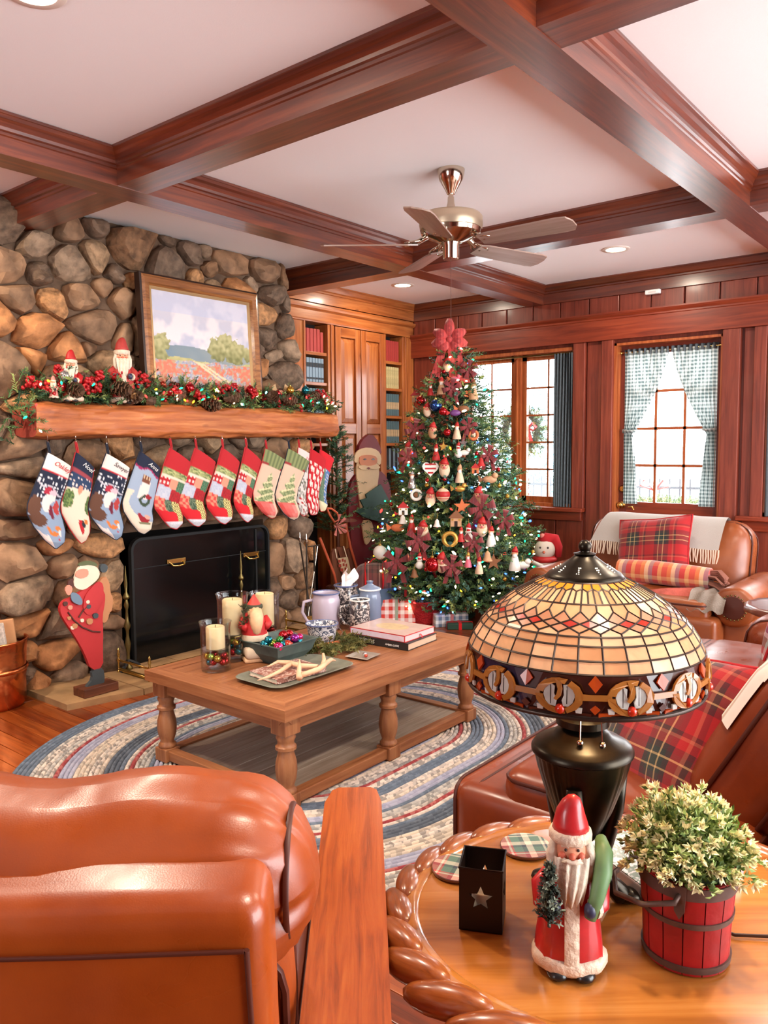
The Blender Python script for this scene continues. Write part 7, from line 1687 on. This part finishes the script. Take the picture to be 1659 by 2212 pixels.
def flute(a, z): return 1+.012*math.cos(40*a)*(1 if (math.cos(3*a+2.2) < .25) else 0)
MB().lathe([(.022,.745+z0),(.036,.765+z0),(.052,.8+z0),(.066,.84+z0),(.077,.875+z0),(.081,.893+z0),(.083,.9+z0)], 120, wf=flute).build('urn', BRZ, lm, 60)
MB().lathe([(.083,.899+z0),(.087,.902+z0),(.087,.908+z0),(.082,.915+z0),(.07,.922+z0),(.05,.93+z0),(.044,.938+z0),(.03,.946+z0)], 40).build('urn_shoulder', BRZ, lm, 50)
for k in range(3):
    a = R_(-75+120*k); u = Vector((math.cos(a), math.sin(a), 0))
    MB().tube([u*.068+Vector((0,0,.86+z0)), u*.06+Vector((0,0,.8+z0)), u*.046+Vector((0,0,.74+z0)), u*.036+Vector((0,0,.7+z0)), u*.042+Vector((0,0,.672+z0)), u*.06+Vector((0,0,.652+z0)), u*.072+Vector((0,0,.638+z0)), u*.088+Vector((0,0,.631+z0))], [.014,.017,.015,.012,.014,.017,.019,.013], 10).build('leg', BRZ, lm, 180)
    MB().ball(u*.086+Vector((0,0,.0135)), .0185, 12, 8, sc=(1.3,1.1,.7)).build('foot', BRZ, lm, 180)
MB().lathe([(.034,.668+z0),(.04,.674+z0),(.034,.684+z0)], 20).build('leg_ring', BRZ, lm, 60)
for k, (a, L) in enumerate(((.2, .05), (.9, .055))):
    u = Vector((math.cos(a-1.4), math.sin(a-1.4), 0)); MB().tube([u*.03+Vector((0,0,.99+z0)), u*.05+Vector((0,0,.985+z0)), u*.055+Vector((0,0,.99-L+z0))], .0012, 4).build('pull_chain', NICKEL, lm); MB().ball(u*.055+Vector((0,0,.985-L+z0)), .006, 8, 6).build('chain_bead', NICKEL, lm, 180)
d = bpy.data.lights.new('lamp bulb', 'POINT'); d.energy = 2.2; d.color = (1, .74, .42); d.shadow_soft_size = .03; o = bpy.data.objects.new('lamp_bulb', d); COL.objects.link(o); o.parent = lm; o.location = (0.02, 0, 1.12+z0)

# ================================================================ things on the oval table
Z = OZT+.002
s_ = santa('ceramic_santa', 'tall glazed santa in red robe with blue mittens holding a dark green tree', (-.523, 1.09, Z), math.atan2(-1.09, .523)+R_(6), .262, ROBE2)
tm = MB(); rr = random.Random(6)
for k in range(110): f = rr.random(); sprig(tm, (.05+.004*f, -.036, .095+.09*f), (rr.uniform(-1,1), rr.uniform(-1,1), .5), .022*(1.25-f), 10, .009, .0016, rr.choice((0,0,1)), rr)
tm.tube([(.044,-.034,.085),(.046,-.034,.18)], [.003,.001], 5)
tm.build('held_tree', [plain('dark bristle green', c(34,44,34), .7), plain('frosted bristle', c(120,128,110), .7)], s_)
MB().tube([(-.03,.05,.19),(.004,.05,.186),(.024,.046,.165),(.036,.036,.13),(.04,.026,.1)], [.009,.014,.014,.011,.009], 10).build('sack', SACK, s_, 180)
# ---- star lantern
sh = thing('star_lantern', 'square black metal candle holder with a star cut-out', 'candle holder', (-.69, 1.105, Z), R_(26)); TIN = plain('black tin', c(40,30,28), .5, .5); q = .036; hh = .108
for k in range(4):
    R4 = Matrix.Rotation(k*math.pi/2, 4, 'Z'); mb = MB(); ctr = Vector((0, -q, .058)); out = [Vector((-q,-q,0)),Vector((0,-q,0)),Vector((q,-q,0)),Vector((q,-q,hh*.4)),Vector((q,-q,hh*.7)),Vector((q,-q,hh)),Vector((0,-q,hh)),Vector((-q,-q,hh)),Vector((-q,-q,hh*.7)),Vector((-q,-q,hh*.4))]
    ang = lambda p: math.atan2(p.z-.058, p.x)
    st = [Vector(((.021 if i % 2 == 0 else .0095)*math.cos(R_(90+36*i)), -q, .058+(.021 if i % 2 == 0 else .0095)*math.sin(R_(90+36*i)))) for i in range(10)]
    out = sorted(out, key=ang); st = sorted(st, key=ang); mb.v = out+st+[p+Vector((0,.0015,0)) for p in out+st]
    for i in range(10):
        j = (i+1) % 10; mb.f += [[i, j, 10+j, 10+i], [20+i, 30+i, 30+j, 20+j], [10+i, 10+j, 30+j, 30+i], [i, 20+i, 20+j, j]]; mb.m += [0]*4
    mb.xf(R4).build('side_panel', TIN, sh)
MB().box(-q,q,-q,q,0,.002).build('base_plate', TIN, sh)
MB().tube([(-q,-q,hh),(q,-q,hh),(q,q,hh),(-q,q,hh)], .002, 6, closed=True).build('rim', TIN, sh)
o = MB().lathe([(.001,0),(.019,0),(.019,.05),(.017,.052),(.001,.05)], 20, cap=False).build('votive_candle', plain('white votive wax', c(226,214,196), .5), None, 60, (-.69, 1.105, Z+.002)); tag(o, 'white votive candle inside the black star lantern', 'candle')
# ---- coasters
TC = plaid('coaster tartan', [(0, c(226,214,190)), (.12, c(90,120,104)), (.3, c(226,214,190)), (.34, c(60,70,80)), (.38, c(226,214,190)), (.5, c(196,60,54)), (.68, c(226,200,180)), (.72, c(196,60,54)), (.76, c(90,120,104)), (.92, c(50,60,70))], scale=9, kind='Object', axes=(0,1), rough=.4, sheen=0)
for (x, y_, rz, lab) in ((-.812, 1.212, .3, 'round tartan coaster behind the star lantern'), (-.752, 1.365, .75, 'round tartan coaster left of the lamp base')):
    t = thing('plaid_coaster', lab, 'coaster', (x, y_, Z), rz, 'tartan coasters'); MB().lathe([(.05,0),(.051,.0015),(.051,.005),(.05,.006)], 36).build('disc', BEAM_X, t, 40); MB().lathe([(.001,.0062),(.0495,.0062)], 36, cap=False).build('printed_face', TC, t)
# ---- gift book behind the lamp
gk = thing('gift_book', 'glossy picture box book with evergreen cover behind the lamp foot', 'book', (-.515, 1.46, Z), R_(62))
MB().bbox(-.12,.12,-.09,.09,0,.034,.003).build('box_body', plain('silver pink edge', c(176,160,156), .35, .4), gk); CV = spots('evergreen print', c(92,110,96), c(206,200,196), 55, .47, .2, .5)
MB().box(-.118,.118,-.088,.088,.034,.036).build('cover', CV, gk); MB().box(-.05,.06,-.03,.03,.036,.0366).build('cover_patch', plain('pink panel', c(196,120,104), .3, var=.1), gk)
for k in range(3): MB().box(-.04,.05,-.02+k*.017,-.014+k*.017,.0366,.037).build('cover_line', WHITE, gk)
for k in range(26): MB().tube([(-.118+k*.0094,.083,.037),(-.113+k*.0094,.089,.037)], .0022, 4).build('edge_stitch', plain('stitch red', c(196,70,60), .7) if k == 0 else bpy.data.materials['stitch red'], gk)
# ---- red bucket plant
bkx, bky = -.392, 1.235
rb_ = thing('red_bucket', 'red painted wooden bucket with wire handle on the oval table', 'bucket', (bkx, bky, Z), R_(-50)); rb_.scale = (1.24,)*3; RB = plain('worn red stave', c(150,14,18), .5, var=.2, scale=25, bmp=.2, bscale=40); BAND = plain('rusty band', c(92,70,62), .55, .5, var=.3, scale=40)
NS = 14
for k in range(NS):
    a0, a1 = 2*math.pi*k/NS+.012, 2*math.pi*(k+1)/NS-.012; mb = MB()
    P = lambda a, r, z: Vector((r*math.cos(a), r*math.sin(a), z)); A = [lerp(a0, a1, i/3) for i in range(4)]
    prof = [(.052,0),(.054,.05),(.0595,.118)]; mb.v = [P(a, r, z) for r, z in prof for a in A]+[P(a, r-.005, z) for r, z in prof for a in A]
    for q_ in range(2):
        for i in range(3): mb.f += [[q_*4+i, q_*4+i+1, q_*4+5+i, q_*4+4+i], [12+q_*4+i, 16+q_*4+i, 17+q_*4+i, 13+q_*4+i]]; mb.m += [0, 0]
    for i in range(3): mb.f.append([8+i, 9+i, 21+i, 20+i]); mb.m.append(0)
    mb.build('stave', RB, rb_, 60)
MB().lathe([(.001,.004),(.05,.004)], 24, cap=False).build('bottom', RB, rb_)
for z, r, h in ((.004,.0532,.008),(.062,.0556,.007),(.1,.0592,.016)): MB().lathe([(r-.001,z),(r+.001,z),(r+.0015+.0004,z+h),(r-.001,z+h)], 40, cap=False).build('band', BAND, rb_, 40)
MB().tube([(.058,0,.108),(.07,.004,.1),(.074,.04,.09),(.05,.078,.082),(0,.092,.08),(-.05,.078,.082),(-.074,.04,.09),(-.07,.004,.1),(-.058,0,.108)], .0035, 8).xf(Matrix.Rotation(R_(150), 4, 'Z')).build('bail_handle', BAND, rb_, 180)
for s in (-1, 1): MB().prism([Vector((s*.0605,-.008,.118)),Vector((s*.0605,.008,.118)),Vector((s*.059,.006,.085)),Vector((s*.0585,0,.075)),Vector((s*.059,-.006,.085))], (s*.002,0,0)).xf(Matrix.Rotation(R_(150), 4, 'Z')).build('handle_ear', BAND, rb_)
pt_ = thing('potted_plant', 'bushy green foliage plant with pale cream blooms in the red bucket', 'plant', (bkx, bky, Z+.125)); pt_.scale = (1.2,)*3; lf = MB(); rr = random.Random(12)
def leaf(p, d, L, w, mi):
    d = d.normalized(); s = d.cross(Vector((rr.uniform(-1,1), rr.uniform(-1,1), rr.uniform(-1,1)))).normalized()*w; o = len(lf.v); n = d.cross(s).normalized()*L*.15
    lf.v += [p, p+d*L*.5+s-n, p+d*L, p+d*L*.5-s-n]; lf.f.append([o, o+1, o+2, o+3]); lf.m.append(mi)
for k in range(520):
    th = rr.random()*6.283; ph = math.acos(1-1.15*rr.random()); u = Vector((math.sin(ph)*math.cos(th), math.sin(ph)*math.sin(th), math.cos(ph))); R0 = .082*(1+.14*noise.noise(u*3)); c0 = Vector((0,0,.03)); tip = c0+Vector((u.x*1.0, u.y*1.0, u.z*.98))*R0*rr.uniform(.62,1.05)
    if tip.z < .0: tip.z = rr.uniform(-.01,.03)
    fl = rr.random() < .5
    for j in range(7): q_ = tip-u*.026*(j/7); leaf(q_, u*.7+Vector((rr.uniform(-1,1), rr.uniform(-1,1), rr.uniform(-.4,1))), rr.uniform(.009,.014), .0027, rr.choice((0,1,1,2)))
    if fl and (tip-c0).length > R0*.75:
        for j in range(9): leaf(tip+u*.002, u+Vector((rr.uniform(-.9,.9), rr.uniform(-.9,.9), rr.uniform(-.9,.9))), rr.uniform(.009,.013), .0028, 3)
stuff(lf.build('leaves', [plain('leaf dark', c(84,108,54), .6), plain('leaf mid', c(150,172,100), .55), plain('leaf pale', c(200,210,152), .55), plain('cream bloom', c(246,236,190), .6)], pt_))
MB().ball((0,0,.01), .05, 12, 8, sc=(1,1,.9)).build('moss_core', plain('moss', c(46,58,28), .9), pt_, 180)
cd = MB().tube([(-.5,1.33,Z+.004),(-.42,1.33,Z+.004),(-.34,1.32,Z+.004),(-.28,1.36,Z+.005),(-.2,1.38,Z+.004),(-.12,1.42,Z-.01)], .0028, 6).build('lamp_cord', plain('brown cord', c(64,44,34), .5), None, 60); tag(cd, 'thin brown lamp cord running behind the red bucket', 'cord')
